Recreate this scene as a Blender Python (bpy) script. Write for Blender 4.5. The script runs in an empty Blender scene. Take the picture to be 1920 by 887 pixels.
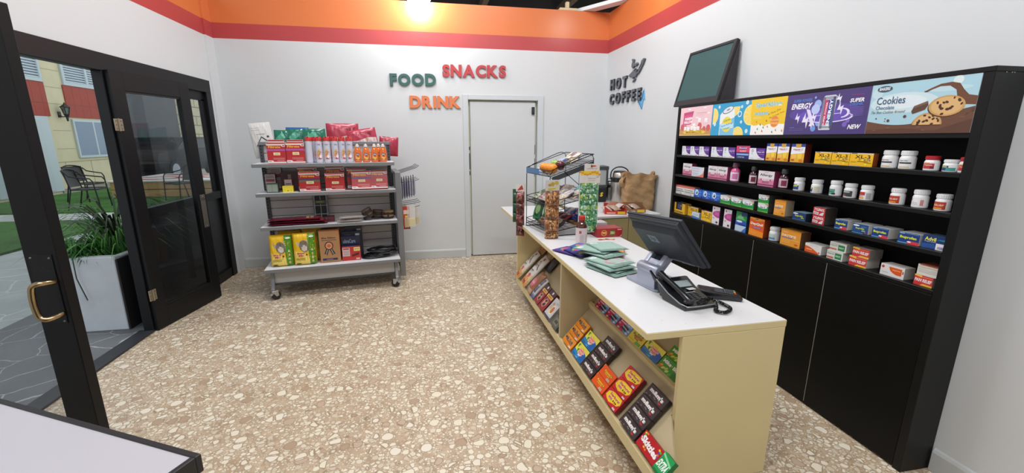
import bpy, bmesh, math, random
from mathutils import Vector, Matrix
PI = math.pi
R = math.radians
S = bpy.context.scene
COL = S.collection

# ---------------------------------------------------------------- camera
cam_d = bpy.data.cameras.new('camera')
cam = bpy.data.objects.new('camera', cam_d)
COL.objects.link(cam)
cam_d.sensor_fit = 'HORIZONTAL'
cam_d.sensor_width = 36.0
cam_d.lens = 798.6 / 1920 * 36.0
cam_d.clip_start = 0.02
cam_d.clip_end = 200
CAMZ = 1.5
_p, _y, _r = 0.2262, 0.1873, 0.001
fw = Vector((math.sin(_y)*math.cos(_p), math.cos(_y)*math.cos(_p), -math.sin(_p)))
rt = Vector((math.cos(_y), -math.sin(_y), 0))
upv = rt.cross(fw)
rt2 = rt*math.cos(_r) + upv*math.sin(_r)
up2 = -rt*math.sin(_r) + upv*math.cos(_r)
m = Matrix((rt2, up2, -fw)).transposed().to_4x4()
m.translation = Vector((0, 0, CAMZ))
cam.matrix_world = m
S.camera = cam

# ---------------------------------------------------------------- world and exposure
W = bpy.data.worlds.new('world')
S.world = W
W.use_nodes = True
bgn = W.node_tree.nodes['Background']
bgn.inputs[0].default_value = (0.86, 0.93, 1.0, 1)
bgn.inputs[1].default_value = 1.25
S.view_settings.view_transform = 'Standard'
S.view_settings.look = 'None'
S.view_settings.gamma = 1
S.view_settings.exposure = 0.0
S.view_settings.use_curve_mapping = False
FILL_W = 46.0       # unseen fill panels added under the roof, watts each
BULB_L = 44.0         # bare bulb radiance

# ---------------------------------------------------------------- materials
_mats = {}
def lin(c):
    c = c/255.0
    return c/12.92 if c <= 0.04045 else ((c+0.055)/1.055)**2.4
def rgb(h):
    h = h.lstrip('#')
    return (lin(int(h[0:2], 16)), lin(int(h[2:4], 16)), lin(int(h[4:6], 16)), 1)
def M(h, rough=0.45, metal=0.0, **k):
    key = (h, rough, metal, tuple(sorted(k.items())))
    if key in _mats: return _mats[key]
    mt = bpy.data.materials.new('paint_' + h.strip('#'))
    mt.use_nodes = True
    nt = mt.node_tree
    b = nt.nodes['Principled BSDF']
    b.inputs['Base Color'].default_value = rgb(h)
    b.inputs['Roughness'].default_value = rough
    b.inputs['Metallic'].default_value = metal
    if 'trans' in k: b.inputs['Transmission Weight'].default_value = k['trans']
    if 'ior' in k: b.inputs['IOR'].default_value = k['ior']
    if 'alpha' in k: b.inputs['Alpha'].default_value = k['alpha']
    if 'coat' in k: b.inputs['Coat Weight'].default_value = k['coat']
    if 'spec' in k: b.inputs['Specular IOR Level'].default_value = k['spec']
    if 'emit' in k:
        b.inputs['Emission Color'].default_value = rgb(h)
        b.inputs['Emission Strength'].default_value = k['emit']
    if 'noise' in k or 'bump' in k:
        tc = nt.nodes.new('ShaderNodeTexCoord')
        nz = nt.nodes.new('ShaderNodeTexNoise')
        nz.inputs['Scale'].default_value = k.get('nscale', 8.0)
        nz.inputs['Detail'].default_value = 4
        nt.links.new(tc.outputs['Object'], nz.inputs['Vector'])
        if 'noise' in k:
            mx = nt.nodes.new('ShaderNodeMix'); mx.data_type = 'RGBA'
            c = rgb(h); q = k['noise']
            mx.inputs[6].default_value = (c[0]*(1-q), c[1]*(1-q), c[2]*(1-q), 1)
            mx.inputs[7].default_value = (min(1, c[0]*(1+q)), min(1, c[1]*(1+q)), min(1, c[2]*(1+q)), 1)
            nt.links.new(nz.outputs['Fac'], mx.inputs[0])
            nt.links.new(mx.outputs[2], b.inputs['Base Color'])
        if 'bump' in k:
            bp = nt.nodes.new('ShaderNodeBump')
            bp.inputs['Strength'].default_value = k['bump']
            bp.inputs['Distance'].default_value = k.get('bdist', 0.01)
            nt.links.new(nz.outputs['Fac'], bp.inputs['Height'])
            nt.links.new(bp.outputs['Normal'], b.inputs['Normal'])
    _mats[key] = mt
    return mt

def nodes_mat(name):
    mt = bpy.data.materials.new(name); mt.use_nodes = True
    return mt, mt.node_tree, mt.node_tree.nodes['Principled BSDF']
def mathn(nt, op, a, b=None, clamp=False):
    n = nt.nodes.new('ShaderNodeMath'); n.operation = op; n.use_clamp = clamp
    for i, v in enumerate((a, b)):
        if v is None: continue
        if isinstance(v, (int, float)): n.inputs[i].default_value = v
        else: nt.links.new(v, n.inputs[i])
    return n.outputs[0]
def mixc(nt, f, a, b):
    n = nt.nodes.new('ShaderNodeMix'); n.data_type = 'RGBA'
    if isinstance(f, (int, float)): n.inputs[0].default_value = f
    else: nt.links.new(f, n.inputs[0])
    for i, v in ((6, a), (7, b)):
        if isinstance(v, tuple): n.inputs[i].default_value = v
        else: nt.links.new(v, n.inputs[i])
    return n.outputs[2]
def ramp(nt, f, stops, interp='LINEAR'):
    n = nt.nodes.new('ShaderNodeValToRGB'); cr = n.color_ramp; cr.interpolation = interp
    while len(cr.elements) < len(stops): cr.elements.new(0.5)
    for e, (p, c) in zip(cr.elements, stops):
        e.position = p; e.color = c
    nt.links.new(f, n.inputs[0])
    return n.outputs[0]
def voro(nt, vec, scale, feature='F1', rnd=1.0):
    n = nt.nodes.new('ShaderNodeTexVoronoi'); n.feature = feature; n.inputs['Scale'].default_value = scale
    n.inputs['Randomness'].default_value = rnd
    nt.links.new(vec, n.inputs['Vector'])
    return n

def floor_material():
    """printed vinyl: cream pebbles of mixed size packed in a beige-brown ground"""
    mt, nt, b = nodes_mat('pebble_vinyl')
    tc = nt.nodes.new('ShaderNodeTexCoord')
    nz = nt.nodes.new('ShaderNodeTexNoise'); nz.inputs['Scale'].default_value = 22; nz.inputs['Detail'].default_value = 2
    nt.links.new(tc.outputs['Object'], nz.inputs['Vector'])
    vm = nt.nodes.new('ShaderNodeVectorMath'); vm.operation = 'MULTIPLY_ADD'
    vm.inputs[1].default_value = (0.014, 0.014, 0); nt.links.new(nz.outputs['Color'], vm.inputs[0])
    nt.links.new(tc.outputs['Object'], vm.inputs[2])
    v = vm.outputs[0]
    B = (0, 0, 0, 1); W1 = (1, 1, 1, 1)
    cream = rgb('#ded4bf'); ground = rgb('#b49a80'); lcol = rgb('#8f7b62')
    # ground with soft brown clouds
    n2 = nt.nodes.new('ShaderNodeTexNoise'); n2.inputs['Scale'].default_value = 9; n2.inputs['Detail'].default_value = 3
    nt.links.new(tc.outputs['Object'], n2.inputs['Vector'])
    c = ramp(nt, n2.outputs['Fac'], [(0.35, rgb('#bfaa8f')), (0.65, rgb('#a89177'))])
    def layer(c, sc, frac, lo, hi, rad, stops, lines=True, seed=0):
        off = nt.nodes.new('ShaderNodeVectorMath'); off.operation = 'ADD'; off.inputs[1].default_value = (seed*3.7, seed*1.9, 0); nt.links.new(v, off.inputs[0])
        f1 = voro(nt, off.outputs[0], sc); ed = voro(nt, off.outputs[0], sc, 'DISTANCE_TO_EDGE')
        sp = nt.nodes.new('ShaderNodeSeparateColor'); nt.links.new(f1.outputs['Color'], sp.inputs[0])
        pick = mathn(nt, 'GREATER_THAN', sp.outputs[0], 1-frac)
        m_e = ramp(nt, ed.outputs['Distance'], [(0.0, B), (lo, B), (hi, W1)])
        m_r = ramp(nt, f1.outputs['Distance'], [(0.0, W1), (rad, W1), (rad+0.05, B)])
        shape = mathn(nt, 'MULTIPLY', m_e, m_r)
        m_r2 = ramp(nt, f1.outputs['Distance'], [(0.0, W1), (rad+0.05, W1), (rad+0.10, B)])
        m_e2 = ramp(nt, ed.outputs['Distance'], [(0.0, B), (lo*0.4, B), (lo*0.8, W1)])
        rim = mathn(nt, 'MULTIPLY', m_e2, m_r2)
        col = ramp(nt, sp.outputs[1], stops, 'CONSTANT')
        if lines: c = mixc(nt, mathn(nt, 'MULTIPLY', rim, pick), c, lcol)
        return mixc(nt, mathn(nt, 'MULTIPLY', shape, pick), c, col)
    S1 = [(0.0, rgb('#c3b198')), (0.3, rgb('#d2c5ad')), (0.6, cream), (0.85, rgb('#b7a187'))]
    c = layer(c, 62, 0.95, 0.05, 0.12, 0.50, S1, True, 1)
    c = layer(c, 32, 0.68, 0.06, 0.10, 0.48, [(0.0, rgb('#cabaa4')), (0.35, cream), (0.75, rgb('#d4c9b4'))], True, 2)
    c = layer(c, 15.5, 0.42, 0.10, 0.13, 0.42, [(0.0, cream), (0.55, rgb('#dfd6c4')), (0.70, rgb('#ab9178')), (0.85, rgb('#b9a28c'))], True, 3)
    nt.links.new(c, b.inputs['Base Color'])
    b.inputs['Roughness'].default_value = 0.45
    return mt

def paving_material(base='#b7bdba', joint='#ccd0cd', scale=1.6):
    mt, nt, b = nodes_mat('stamped_concrete')
    tc = nt.nodes.new('ShaderNodeTexCoord')
    nz = nt.nodes.new('ShaderNodeTexNoise'); nz.inputs['Scale'].default_value = 3; nz.inputs['Detail'].default_value = 8
    nt.links.new(tc.outputs['Object'], nz.inputs['Vector'])
    vm = nt.nodes.new('ShaderNodeVectorMath'); vm.operation = 'MULTIPLY_ADD'
    vm.inputs[1].default_value = (0.25, 0.25, 0); nt.links.new(nz.outputs['Color'], vm.inputs[0]); nt.links.new(tc.outputs['Object'], vm.inputs[2])
    ed = voro(nt, vm.outputs[0], scale, 'DISTANCE_TO_EDGE').outputs['Distance']
    lm = ramp(nt, ed, [(0, (1, 1, 1, 1)), (0.006, (1, 1, 1, 1)), (0.016, (0, 0, 0, 1))])
    n = ramp(nt, nz.outputs['Fac'], [(0.3, tuple(x*0.78 for x in rgb(base)[:3])+(1,)), (0.7, rgb(base))])
    c = mixc(nt, lm, n, rgb(joint))
    nt.links.new(c, b.inputs['Base Color']); b.inputs['Roughness'].default_value = 0.6
    return mt

def brushed(h, rough=0.28):
    key = ('brushed', h, rough)
    if key in _mats: return _mats[key]
    mt, nt, b = nodes_mat('brushed_steel')
    tc = nt.nodes.new('ShaderNodeTexCoord'); mp = nt.nodes.new('ShaderNodeMapping')
    mp.inputs['Scale'].default_value = (60, 60, 2); nt.links.new(tc.outputs['Object'], mp.inputs[0])
    nz = nt.nodes.new('ShaderNodeTexNoise'); nz.inputs['Scale'].default_value = 4; nt.links.new(mp.outputs[0], nz.inputs['Vector'])
    rr = mathn(nt, 'MULTIPLY_ADD', nz.outputs['Fac'], 0.25); nt.nodes[-1].inputs[2].default_value = rough-0.1
    nt.links.new(rr, b.inputs['Roughness'])
    b.inputs['Base Color'].default_value = rgb(h); b.inputs['Metallic'].default_value = 1
    _mats[key] = mt
    return mt

def glass_mat(tint='#eff1f2', rough=0.0, key='g'):
    k = ('glass', tint, rough)
    if k in _mats: return _mats[k]
    mt = bpy.data.materials.new('window_glass'); mt.use_nodes = True
    nt = mt.node_tree; nt.nodes.clear()
    o = nt.nodes.new('ShaderNodeOutputMaterial')
    t = nt.nodes.new('ShaderNodeBsdfTransparent'); t.inputs[0].default_value = rgb(tint)
    g = nt.nodes.new('ShaderNodeBsdfGlossy'); g.inputs['Roughness'].default_value = rough
    f = nt.nodes.new('ShaderNodeFresnel'); f.inputs[0].default_value = 1.5
    mx = nt.nodes.new('ShaderNodeMixShader')
    ge = nt.nodes.new("ShaderNodeNewGeometry"); bf = mathn(nt, "SUBTRACT", 1.0, ge.outputs["Backfacing"]); ff = mathn(nt, "MULTIPLY", f.outputs[0], bf)
    nt.links.new(ff, mx.inputs[0]); nt.links.new(t.outputs[0], mx.inputs[1]); nt.links.new(g.outputs[0], mx.inputs[2])
    nt.links.new(mx.outputs[0], o.inputs[0])
    _mats[k] = mt
    return mt

# ---------------------------------------------------------------- mesh helpers
_txt = {}
def text_geo(s, bold=0.0):
    key = (s, bold)
    if key in _txt: return _txt[key]
    cu = bpy.data.curves.new('t', 'FONT'); cu.body = s; cu.size = 1; cu.offset = bold; cu.resolution_u = 2
    cu.fill_mode = 'BOTH'
    ob = bpy.data.objects.new('t', cu); COL.objects.link(ob)
    dg = bpy.context.evaluated_depsgraph_get()
    me = ob.evaluated_get(dg).to_mesh()
    vs = [(v.co.x, v.co.y) for v in me.vertices]
    fs = [tuple(p.vertices) for p in me.polygons]
    ob.evaluated_get(dg).to_mesh_clear()
    bpy.data.objects.remove(ob); bpy.data.curves.remove(cu)
    x0 = min(v[0] for v in vs); x1 = max(v[0] for v in vs); y0 = min(v[1] for v in vs); y1 = max(v[1] for v in vs)
    vs = [((v[0]-x0)/(x1-x0), (v[1]-y0)/(y1-y0)) for v in vs]
    _txt[key] = (vs, fs, (x1-x0)/(y1-y0))
    return _txt[key]

class Art:
    """flat print on a w x h face; origin bottom left; layers float a hair above one another"""
    def __init__(s, w, h, step=0.00025):
        s.w, s.h, s.L, s.n, s.step = w, h, [], 0, step
    def poly(s, pts, c, faces=None):
        s.n += 1
        s.L.append(([(x*s.w, y*s.h) for x, y in pts], faces or [tuple(range(len(pts)))], c, s.n*s.step)); return s
    def rect(s, x0, y0, x1, y1, c): return s.poly([(x0, y0), (x1, y0), (x1, y1), (x0, y1)], c)
    def ell(s, cx, cy, rx, ry, c, n=20, a0=0, a1=2*PI, rot=0):
        k = s.w/s.h
        pts = []
        full = abs(a1-a0) > 6.2
        for i in range(n if full else n+1):
            a = a0+(a1-a0)*i/n
            x, y = rx*math.cos(a), ry*math.sin(a)/k
            x, y = x*math.cos(rot)-y*math.sin(rot), (x*math.sin(rot)+y*math.cos(rot))*k if False else (x*math.sin(rot)+y*math.cos(rot))
            pts.append((cx+x, cy+y*k))
        return s.poly(pts, c)
    def circ(s, cx, cy, r, c, n=18):   # r as a fraction of h
        return s.poly([(cx+r*s.h/s.w*math.cos(2*PI*i/n), cy+r*math.sin(2*PI*i/n)) for i in range(n)], c)
    def text(s, t, cx, cy, w, h, c, bold=0.0, rot=0, shear=0, bg=None, bgo=0.0):
        vs, fs, ar = text_geo(t, bold)
        if bg:
            s.text(t, cx, cy, w*(1+bgo), h*(1+bgo*1.6), bg, bold+0.03, rot, shear)
        s.n += 1
        out = []
        for x, y in vs:
            X = (x-0.5)*w*s.w + (y-0.5)*h*s.h*shear; Y = (y-0.5)*h*s.h
            X, Y = X*math.cos(rot)-Y*math.sin(rot), X*math.sin(rot)+Y*math.cos(rot)
            out.append((cx*s.w+X, cy*s.h+Y))
        s.L.append((out, fs, c, s.n*s.step)); return s
    def lines(s, x0, x1, ys, th, c):
        for y in ys: s.rect(x0, y-th/2, x1, y+th/2, c)
        return s

class MB:
    def __init__(s): s.v, s.f, s.m, s.mats = [], [], [], []
    def mi(s, mt):
        if isinstance(mt, str): mt = M(mt)
        if mt not in s.mats: s.mats.append(mt)
        return s.mats.index(mt)
    def add(s, vs, fs, mt, mx=None):
        o = len(s.v); i = s.mi(mt)
        for v in vs:
            v = Vector(v)
            s.v.append(mx @ v if mx else v)
        for f in fs:
            s.f.append(tuple(o+k for k in f)); s.m.append(i)
        return s
    def bm(s, b, mt, mx=None):
        b.verts.index_update()
        s.add([v.co.copy() for v in b.verts], [[v.index for v in f.verts] for f in b.faces], mt, mx); b.free(); return s
    def box(s, x0, y0, z0, x1, y1, z1, mt, bev=0.0, seg=1, mx=None):
        b = bmesh.new(); bmesh.ops.create_cube(b, size=1)
        for v in b.verts:
            v.co = Vector(((x0+x1)/2+v.co.x*(x1-x0), (y0+y1)/2+v.co.y*(y1-y0), (z0+z1)/2+v.co.z*(z1-z0)))
        if bev: bmesh.ops.bevel(b, geom=b.edges[:], offset=bev, segments=seg, profile=0.6, affect='EDGES')
        return s.bm(b, mt, mx)
    def prism(s, pts, ax, a0, a1, mt, bev=0.0, mx=None):
        """polygon extruded along an axis: ax 'x' -> pts are (y,z); 'y' -> (x,z); 'z' -> (x,y)"""
        def P(p, a): return {'x': (a, p[0], p[1]), 'y': (p[0], a, p[1]), 'z': (p[0], p[1], a)}[ax]
        b = bmesh.new()
        A = [b.verts.new(P(p, a0)) for p in pts]; B = [b.verts.new(P(p, a1)) for p in pts]
        b.faces.new(A); b.faces.new(B[::-1]); n = len(pts)
        for i in range(n): b.faces.new((A[i], B[i], B[(i+1) % n], A[(i+1) % n]))
        bmesh.ops.recalc_face_normals(b, faces=b.faces[:])
        if bev: bmesh.ops.bevel(b, geom=b.edges[:], offset=bev, segments=2, profile=0.6, affect='EDGES')
        return s.bm(b, mt, mx)
    def lathe(s, prof, mt, n=20, c=(0, 0, 0), mx=None, sx=1, sy=1):
        vs, fs = [], []
        for r, z in prof:
            for i in range(n):
                a = 2*PI*i/n; vs.append((c[0]+r*sx*math.cos(a), c[1]+r*sy*math.sin(a), c[2]+z))
        for j in range(len(prof)-1):
            for i in range(n):
                k = (i+1) % n; fs.append((j*n+i, j*n+k, (j+1)*n+k, (j+1)*n+i))
        if prof[0][0] > 1e-6: fs.append(tuple(range(n-1, -1, -1)))
        if prof[-1][0] > 1e-6: fs.append(tuple((len(prof)-1)*n+i for i in range(n)))
        return s.add(vs, fs, mt, mx)
    def tube(s, pts, r, mt, n=6, closed=False, mx=None):
        pts = [Vector(p) for p in pts]; vs, fs = [], []; N = len(pts); prev = None
        for i, p in enumerate(pts):
            if closed: d = pts[(i+1) % N]-pts[i-1]
            else: d = pts[min(i+1, N-1)]-pts[max(i-1, 0)]
            d.normalize()
            u = prev if prev is not None else (Vector((0, 0, 1)) if abs(d.z) < 0.9 else Vector((1, 0, 0)))
            u = u-d*u.dot(d)
            if u.length < 1e-4: u = Vector((1, 0, 0))-d*d.x
            u.normalize(); prev = u; w = d.cross(u)
            rr = r(i/(N-1)) if callable(r) else r
            for k in range(n):
                a = 2*PI*k/n; vs.append(p+u*rr*math.cos(a)+w*rr*math.sin(a))
        for i in range(N if closed else N-1):
            j = (i+1) % N
            for k in range(n):
                l = (k+1) % n; fs.append((i*n+k, i*n+l, j*n+l, j*n+k))
        if not closed:
            fs.append(tuple(range(n-1, -1, -1))); fs.append(tuple((N-1)*n+k for k in range(n)))
        return s.add(vs, fs, mt, mx)
    def grid(s, fn, nu, nv, mt, mx=None):
        vs = [fn(i/nu, j/nv) for j in range(nv+1) for i in range(nu+1)]
        fs = [(j*(nu+1)+i, j*(nu+1)+i+1, (j+1)*(nu+1)+i+1, (j+1)*(nu+1)+i) for j in range(nv) for i in range(nu)]
        return s.add(vs, fs, mt, mx)
    def ball(s, c, r, mt, sx=1, sy=1, sz=1, seg=14, fn=None, mx=None):
        b = bmesh.new(); bmesh.ops.create_uvsphere(b, u_segments=seg, v_segments=seg*2//3, radius=1)
        for v in b.verts:
            k = fn(v.co) if fn else 1
            v.co = Vector((c[0]+v.co.x*r*sx*k, c[1]+v.co.y*r*sy*k, c[2]+v.co.z*r*sz*k))
        return s.bm(b, mt, mx)
    def art(s, A, o, ux, uy, rough=0.4):
        """print on the plane through o with axes ux (right), uy (up); it floats towards ux x uy"""
        ux, uy, o = Vector(ux).normalized(), Vector(uy).normalized(), Vector(o); n = ux.cross(uy)
        k = min(1.0, 0.0013/max(1e-9, A.n*A.step))
        for pts, fs, c, z in A.L:
            z *= k
            mt = M(c, rough) if isinstance(c, str) else c
            s.add([o+ux*x+uy*y+n*z for x, y in pts], fs, mt)
        return s
    def build(s, name, parent=None, loc=None, rz=0, smooth=None, rot=None):
        me = bpy.data.meshes.new(name)
        me.from_pydata([tuple(v) for v in s.v], [], s.f)
        for mt in s.mats: me.materials.append(mt)
        me.polygons.foreach_set('material_index', s.m)
        me.validate(clean_customdata=False); me.update()
        if smooth:
            me.shade_smooth(); me.set_sharp_from_angle(angle=R(smooth))
        o = bpy.data.objects.new(name, me); COL.objects.link(o)
        if parent: o.parent = parent
        if loc: o.location = loc
        o.rotation_euler = rot if rot else (0, 0, rz)
        return o

def tag(o, label, cat, group=None, kind=None):
    if label: o['label'] = label
    if cat: o['category'] = cat
    if group: o['group'] = group
    if kind: o['kind'] = kind
    return o
def thing(name, label, cat, loc=(0, 0, 0), rz=0, group=None, rot=None):
    o = bpy.data.objects.new(name, None); COL.objects.link(o); o.empty_display_size = 0.05
    o.location = loc; o.rotation_euler = rot if rot else (0, 0, rz)
    return tag(o, label, cat, group)
def struct(o): o['kind'] = 'structure'; return o
def dup(root, loc=None, rz=None, label=None, group=None, rot=None):
    r = root.copy(); COL.objects.link(r)
    if loc is not None: r.location = loc
    if rz is not None: r.rotation_euler = (0, 0, rz)
    if rot is not None: r.rotation_euler = rot
    if label: r['label'] = label
    if group: r['group'] = group
    for ch in list(root.children):
        c = ch.copy(); COL.objects.link(c); c.parent = r
        for g in list(ch.children):
            d = g.copy(); COL.objects.link(d); d.parent = c
    return r
# ================================================================ THE ROOM
XL, XR, YB, YF = -2.222, 2.232, 5.365, -2.4
Z1, Z2, Z3 = 2.533, 2.687, 3.0
WHITE = M('#ced1d3', 0.5, noise=0.02, nscale=1.2)
RED = M('#b34445', 0.32); ORANGE = M('#d8763f', 0.32); PINK = M('#f2b4b4', 0.5)
BLK = M('#0c0d10', 0.45, noise=0.18, nscale=5, spec=0.3)
BLK2 = M('#111214', 0.5)

b = MB(); b.box(XL-0.04, YF, -0.1, XR+0.1, YB+0.1, 0.0, floor_material()); struct(b.build('floor'))

def banded_wall(name, fn):
    """fn(mb, z0, z1, material) adds the slab of wall between two heights"""
    b = MB(); fn(b, 0, Z1, WHITE); fn(b, Z1, Z2, RED); fn(b, Z2, Z3, ORANGE); return struct(b.build(name))
DX0, DX1 = 0.475, 1.34      # white door in the back wall
def back(b, z0, z1, mt):
    if z0 == 0:
        b.box(XL-0.16, YB, 0, DX0, YB+0.12, z1, mt); b.box(DX1, YB, 0, XR+0.12, YB+0.12, z1, mt)
        b.box(DX0, YB, 1.955, DX1, YB+0.12, z1, mt)
    else: b.box(XL-0.16, YB, z0, XR+0.12, YB+0.12, z1, mt)
banded_wall('wall_back', back)
def right(b, z0, z1, mt): b.box(XR, YF, z0, XR+0.12, YB, z1, mt)
banded_wall('wall_right', right)
FY0, FY1, FZ = 1.98, 5.15, 2.078     # black shopfront frame in the left wall
def left(b, z0, z1, mt):
    if z0 == 0:
        b.box(XL-0.07, YF, 0, XL, FY0, z1, mt); b.box(XL-0.07, FY1, 0, XL, YB, z1, mt); b.box(XL-0.07, FY0, FZ, XL, FY1, z1, mt)
    else: b.box(XL-0.07, YF, z0, XL, YB, z1, mt)
banded_wall('wall_left', left)
def pil(b, z0, z1, mt): b.box(XL, 5.20, z0, XL+0.018, YB, z1, mt)
banded_wall('trim_1', pil)
b = MB(); b.box(XL-0.16, YF-0.12, 0, XR+0.12, YF, Z3, WHITE); struct(b.build('wall_front'))
# baseboards
BB = M('#bcbfbf', 0.45)
def bboard(name, x0, y0, x1, y1, ax):
    b = MB()
    if ax == 'x': b.prism([(y0, 0.002), (y1, 0.002), (y1, 0.105), (y1-(y1-y0)*0.4, 0.115), (y0+(y1-y0)*0.2, 0.095)] if False else [(y0, 0.002), (y1, 0.002), (y1, 0.115), (y0+0.006, 0.108), (y0, 0.095)], 'x', x0, x1, BB)
    else: b.prism([(x0, 0.002), (x1, 0.002), (x1, 0.115), (x0+0.006, 0.108), (x0, 0.095)], 'y', y0, y1, BB)
    struct(b.build(name))
bboard('baseboard_back', XL+0.02, YB-0.014, DX0-0.068, YB-0.0005, 'x')
bboard('baseboard_right', XR-0.014, YF+0.02, XR-0.0005, 1.30, 'y')
# white door with casing, latch and peeling gaps
b = MB()
CS = M('#c6cbce', 0.4)
for x0, x1 in ((DX0-0.065, DX0), (DX1, DX1+0.072)): b.box(x0, YB-0.018, 0, x1, YB, 2.014, CS, 0.003)
b.box(DX0, YB-0.018, 1.955, DX1, YB, 2.014, CS, 0.003)
struct(b.build('trim_2'))
b = MB(); b.box(DX0+0.024, YB+0.012, 0.012, DX1-0.03, YB+0.05, 1.935, M('#c8cbcd', 0.45, noise=0.02, nscale=2), 0.002)
dr = struct(b.build('door_1'))
b = MB(); b.box(DX1-0.075, YB-0.012, 1.79, DX1-0.04, YB+0.012, 1.88, M('#23262d', 0.5), 0.004); b.box(DX1-0.068, YB-0.02, 1.81, DX1-0.047, YB-0.012, 1.86, M('#30343c', 0.5), 0.003)
b.build('door_latch', dr)
b = MB()   # cream rebate strip seen in the gap round the door
GL = M('#e6e6c8', 0.6)
b.box(DX0, YB+0.06, 0, DX1, YB+0.10, 1.955, M('#a9aaa4', 0.8))
b.box(DX0+0.002, YB+0.05, 0.02, DX0+0.022, YB+0.058, 1.95, GL); b.box(DX1-0.028, YB+0.05, 0.02, DX1-0.01, YB+0.058, 1.95, GL); b.box(DX0, YB+0.05, 1.937, DX1, YB+0.058, 1.953, GL)
for z0, z1 in ((1.05, 1.10), (1.12, 1.32), (1.36, 1.40)): b.box(DX0+0.004, YB+0.044, z0, DX0+0.016, YB+0.05, z1, '#2b2c2e')
for z0, z1 in ((1.02, 1.07), (1.13, 1.25), (1.30, 1.42)): b.box(DX1-0.026, YB+0.044, z0, DX1-0.016, YB+0.05, z1, '#33352f')
struct(b.build('trim_3'))

# ---------------------------------------------------------------- black shopfront in the left wall
T0, T1 = XL-0.055, XL+0.012
b = MB()
b.box(T0, FY0, 1.955, T1, FY1, FZ, BLK, 0.003)                       # head
b.box(T0, 3.60, 0, T1, 3.70, 1.957, BLK, 0.003)                      # hinge post
b.box(T0, FY0, 0, T1, FY0+0.07, 1.957, BLK, 0.003)                   # near post
b.box(T0, FY1-0.10, 0, T1, FY1, 1.957, BLK, 0.003)                   # far post
b.box(T0+0.01, 3.69, 0, T1-0.01, FY1-0.09, 0.10, BLK, 0.002)           # bottom rail
b.box(T0+0.01, 3.69, 0.88, T1-0.006, FY1-0.09, 0.955, BLK, 0.002)       # sill
b.box(T0+0.02, 3.69, 0.09, T1-0.035, FY1-0.09, 0.89, M('#1b1c20', 0.4))   # lower panel
b.box(T0+0.01, 3.69, 1.87, T1-0.03, FY1-0.09, 1.957, BLK)
b.box(T0+0.01, 4.98, 0.95, T1-0.03, 5.06, 1.88, BLK)
b.box(T0+0.02, 3.69, 0.95, T0+0.026, 4.99, 1.88, glass_mat())
struct(b.build('window_1'))
b = MB(); b.prism([(FY0+0.02, 0.0), (3.62, 0.0), (3.62, 0.014), (FY0+0.02, 0.014)], 'x', XL-0.10, XL+0.015, M('#2a2b2f', 0.5, noise=0.3, nscale=20), 0.003)
struct(b.build('trim_4'))

def glass_leaf(w, h, stile=0.115, th=0.044, bot=0.17, top=0.13, name='door_2'):
    """hinge at the origin, leaf along +x, faces at y=0 and y=th"""
    b = MB()
    b.box(0, 0, 0.008, stile, th, h, BLK, 0.003); b.box(w-stile, 0, 0.008, w, th, h, BLK, 0.003)
    b.box(stile-0.002, 0, h-top, w-stile+0.002, th, h, BLK, 0.002); b.box(stile-0.002, 0, 0.008, w-stile+0.002, th, bot, BLK, 0.002)
    for z in (bot, h-top-0.012): b.box(stile, 0.008, z, w-stile, th-0.008, z+0.012, BLK2)
    o = struct(b.build(name))
    g = MB(); g.box(stile-0.004, th/2-0.003, bot, w-stile+0.004, th/2+0.003, h-top, glass_mat()); g.build('glass_pane', o)
    return o
# right leaf folded back against the side light, shows its outer face
dA = Vector((-2.045-(-2.18), 4.365-3.612))
rl = glass_leaf(dA.length, 1.965)
rl.location = (-2.178, 3.612, 0); rl.rotation_euler = (0, 0, math.atan2(dA.y, dA.x))
# its room-facing face is y=0 ; hardware
STL = brushed('#8b8376'); HNG = M('#a79c86', 0.35, 0.8)
b = MB(); b.box(0.685, -0.003, 0.70, 0.745, 0.001, 1.0, M('#7d776d', 0.4, 0.7), 0.001)
A = Art(0.06, 0.3); A.text('PUSH', 0.5, 0.86, 0.8, 0.08, '#222222', 0.02)
b.art(A, (0.685, -0.0032, 0.70), (1, 0, 0), (0, 0, 1))
for z in (0.715, 0.985): b.ball((0.715, -0.003, z), 0.004, M('#c9c4b6', 0.3, 1))
b.build('push_plate', rl)
for z0 in (0.26, 1.55):
    b = MB(); b.box(-0.035, -0.006, z0, -0.004, -0.001, z0+0.085, HNG, 0.002); b.box(0.004, -0.006, z0, 0.036, -0.001, z0+0.085, HNG, 0.002)
    b.tube([(0, -0.008, z0-0.002), (0, -0.008, z0+0.087)], 0.006, HNG, 8)
    for k in range(3):
        for x in (-0.02, 0.02): b.ball((x, -0.006, z0+0.015+0.027*k), 0.0035, M('#3a352c', 0.5), seg=8)
    b.build('hinge', rl)
# left leaf swung into the room, near the camera
LH, LE = Vector((-2.19, 2.075)), Vector((-1.457, 1.917))
dB = LE-LH
ll = glass_leaf(dB.length, 1.965, stile=0.135, name='door_3')
ll.location = (LH.x, LH.y, 0); ll.rotation_euler = (0, 0, math.atan2(dB.y, dB.x))
w = dB.length
b = MB(); b.box(w-0.115, -0.003, 0.765, w-0.018, 0.0, 1.055, M('#15161a', 0.3, 0.4), 0.001)
A = Art(0.097, 0.29); A.text('PULL', 0.52, 0.80, 0.72, 0.085, '#070708', 0.02)
b.art(A, (w-0.115, -0.0032, 0.765), (1, 0, 0), (0, 0, 1))
for x in (w-0.105, w-0.03):
    for z in (0.775, 1.04): b.ball((x, -0.003, z), 0.0045, M('#8c8c8c', 0.3, 1), seg=8)
b.build('pull_plate', ll)
BRS = M('#b8a27c', 0.28, 1.0)
b = MB(); zc = 0.875; pts = []
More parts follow.
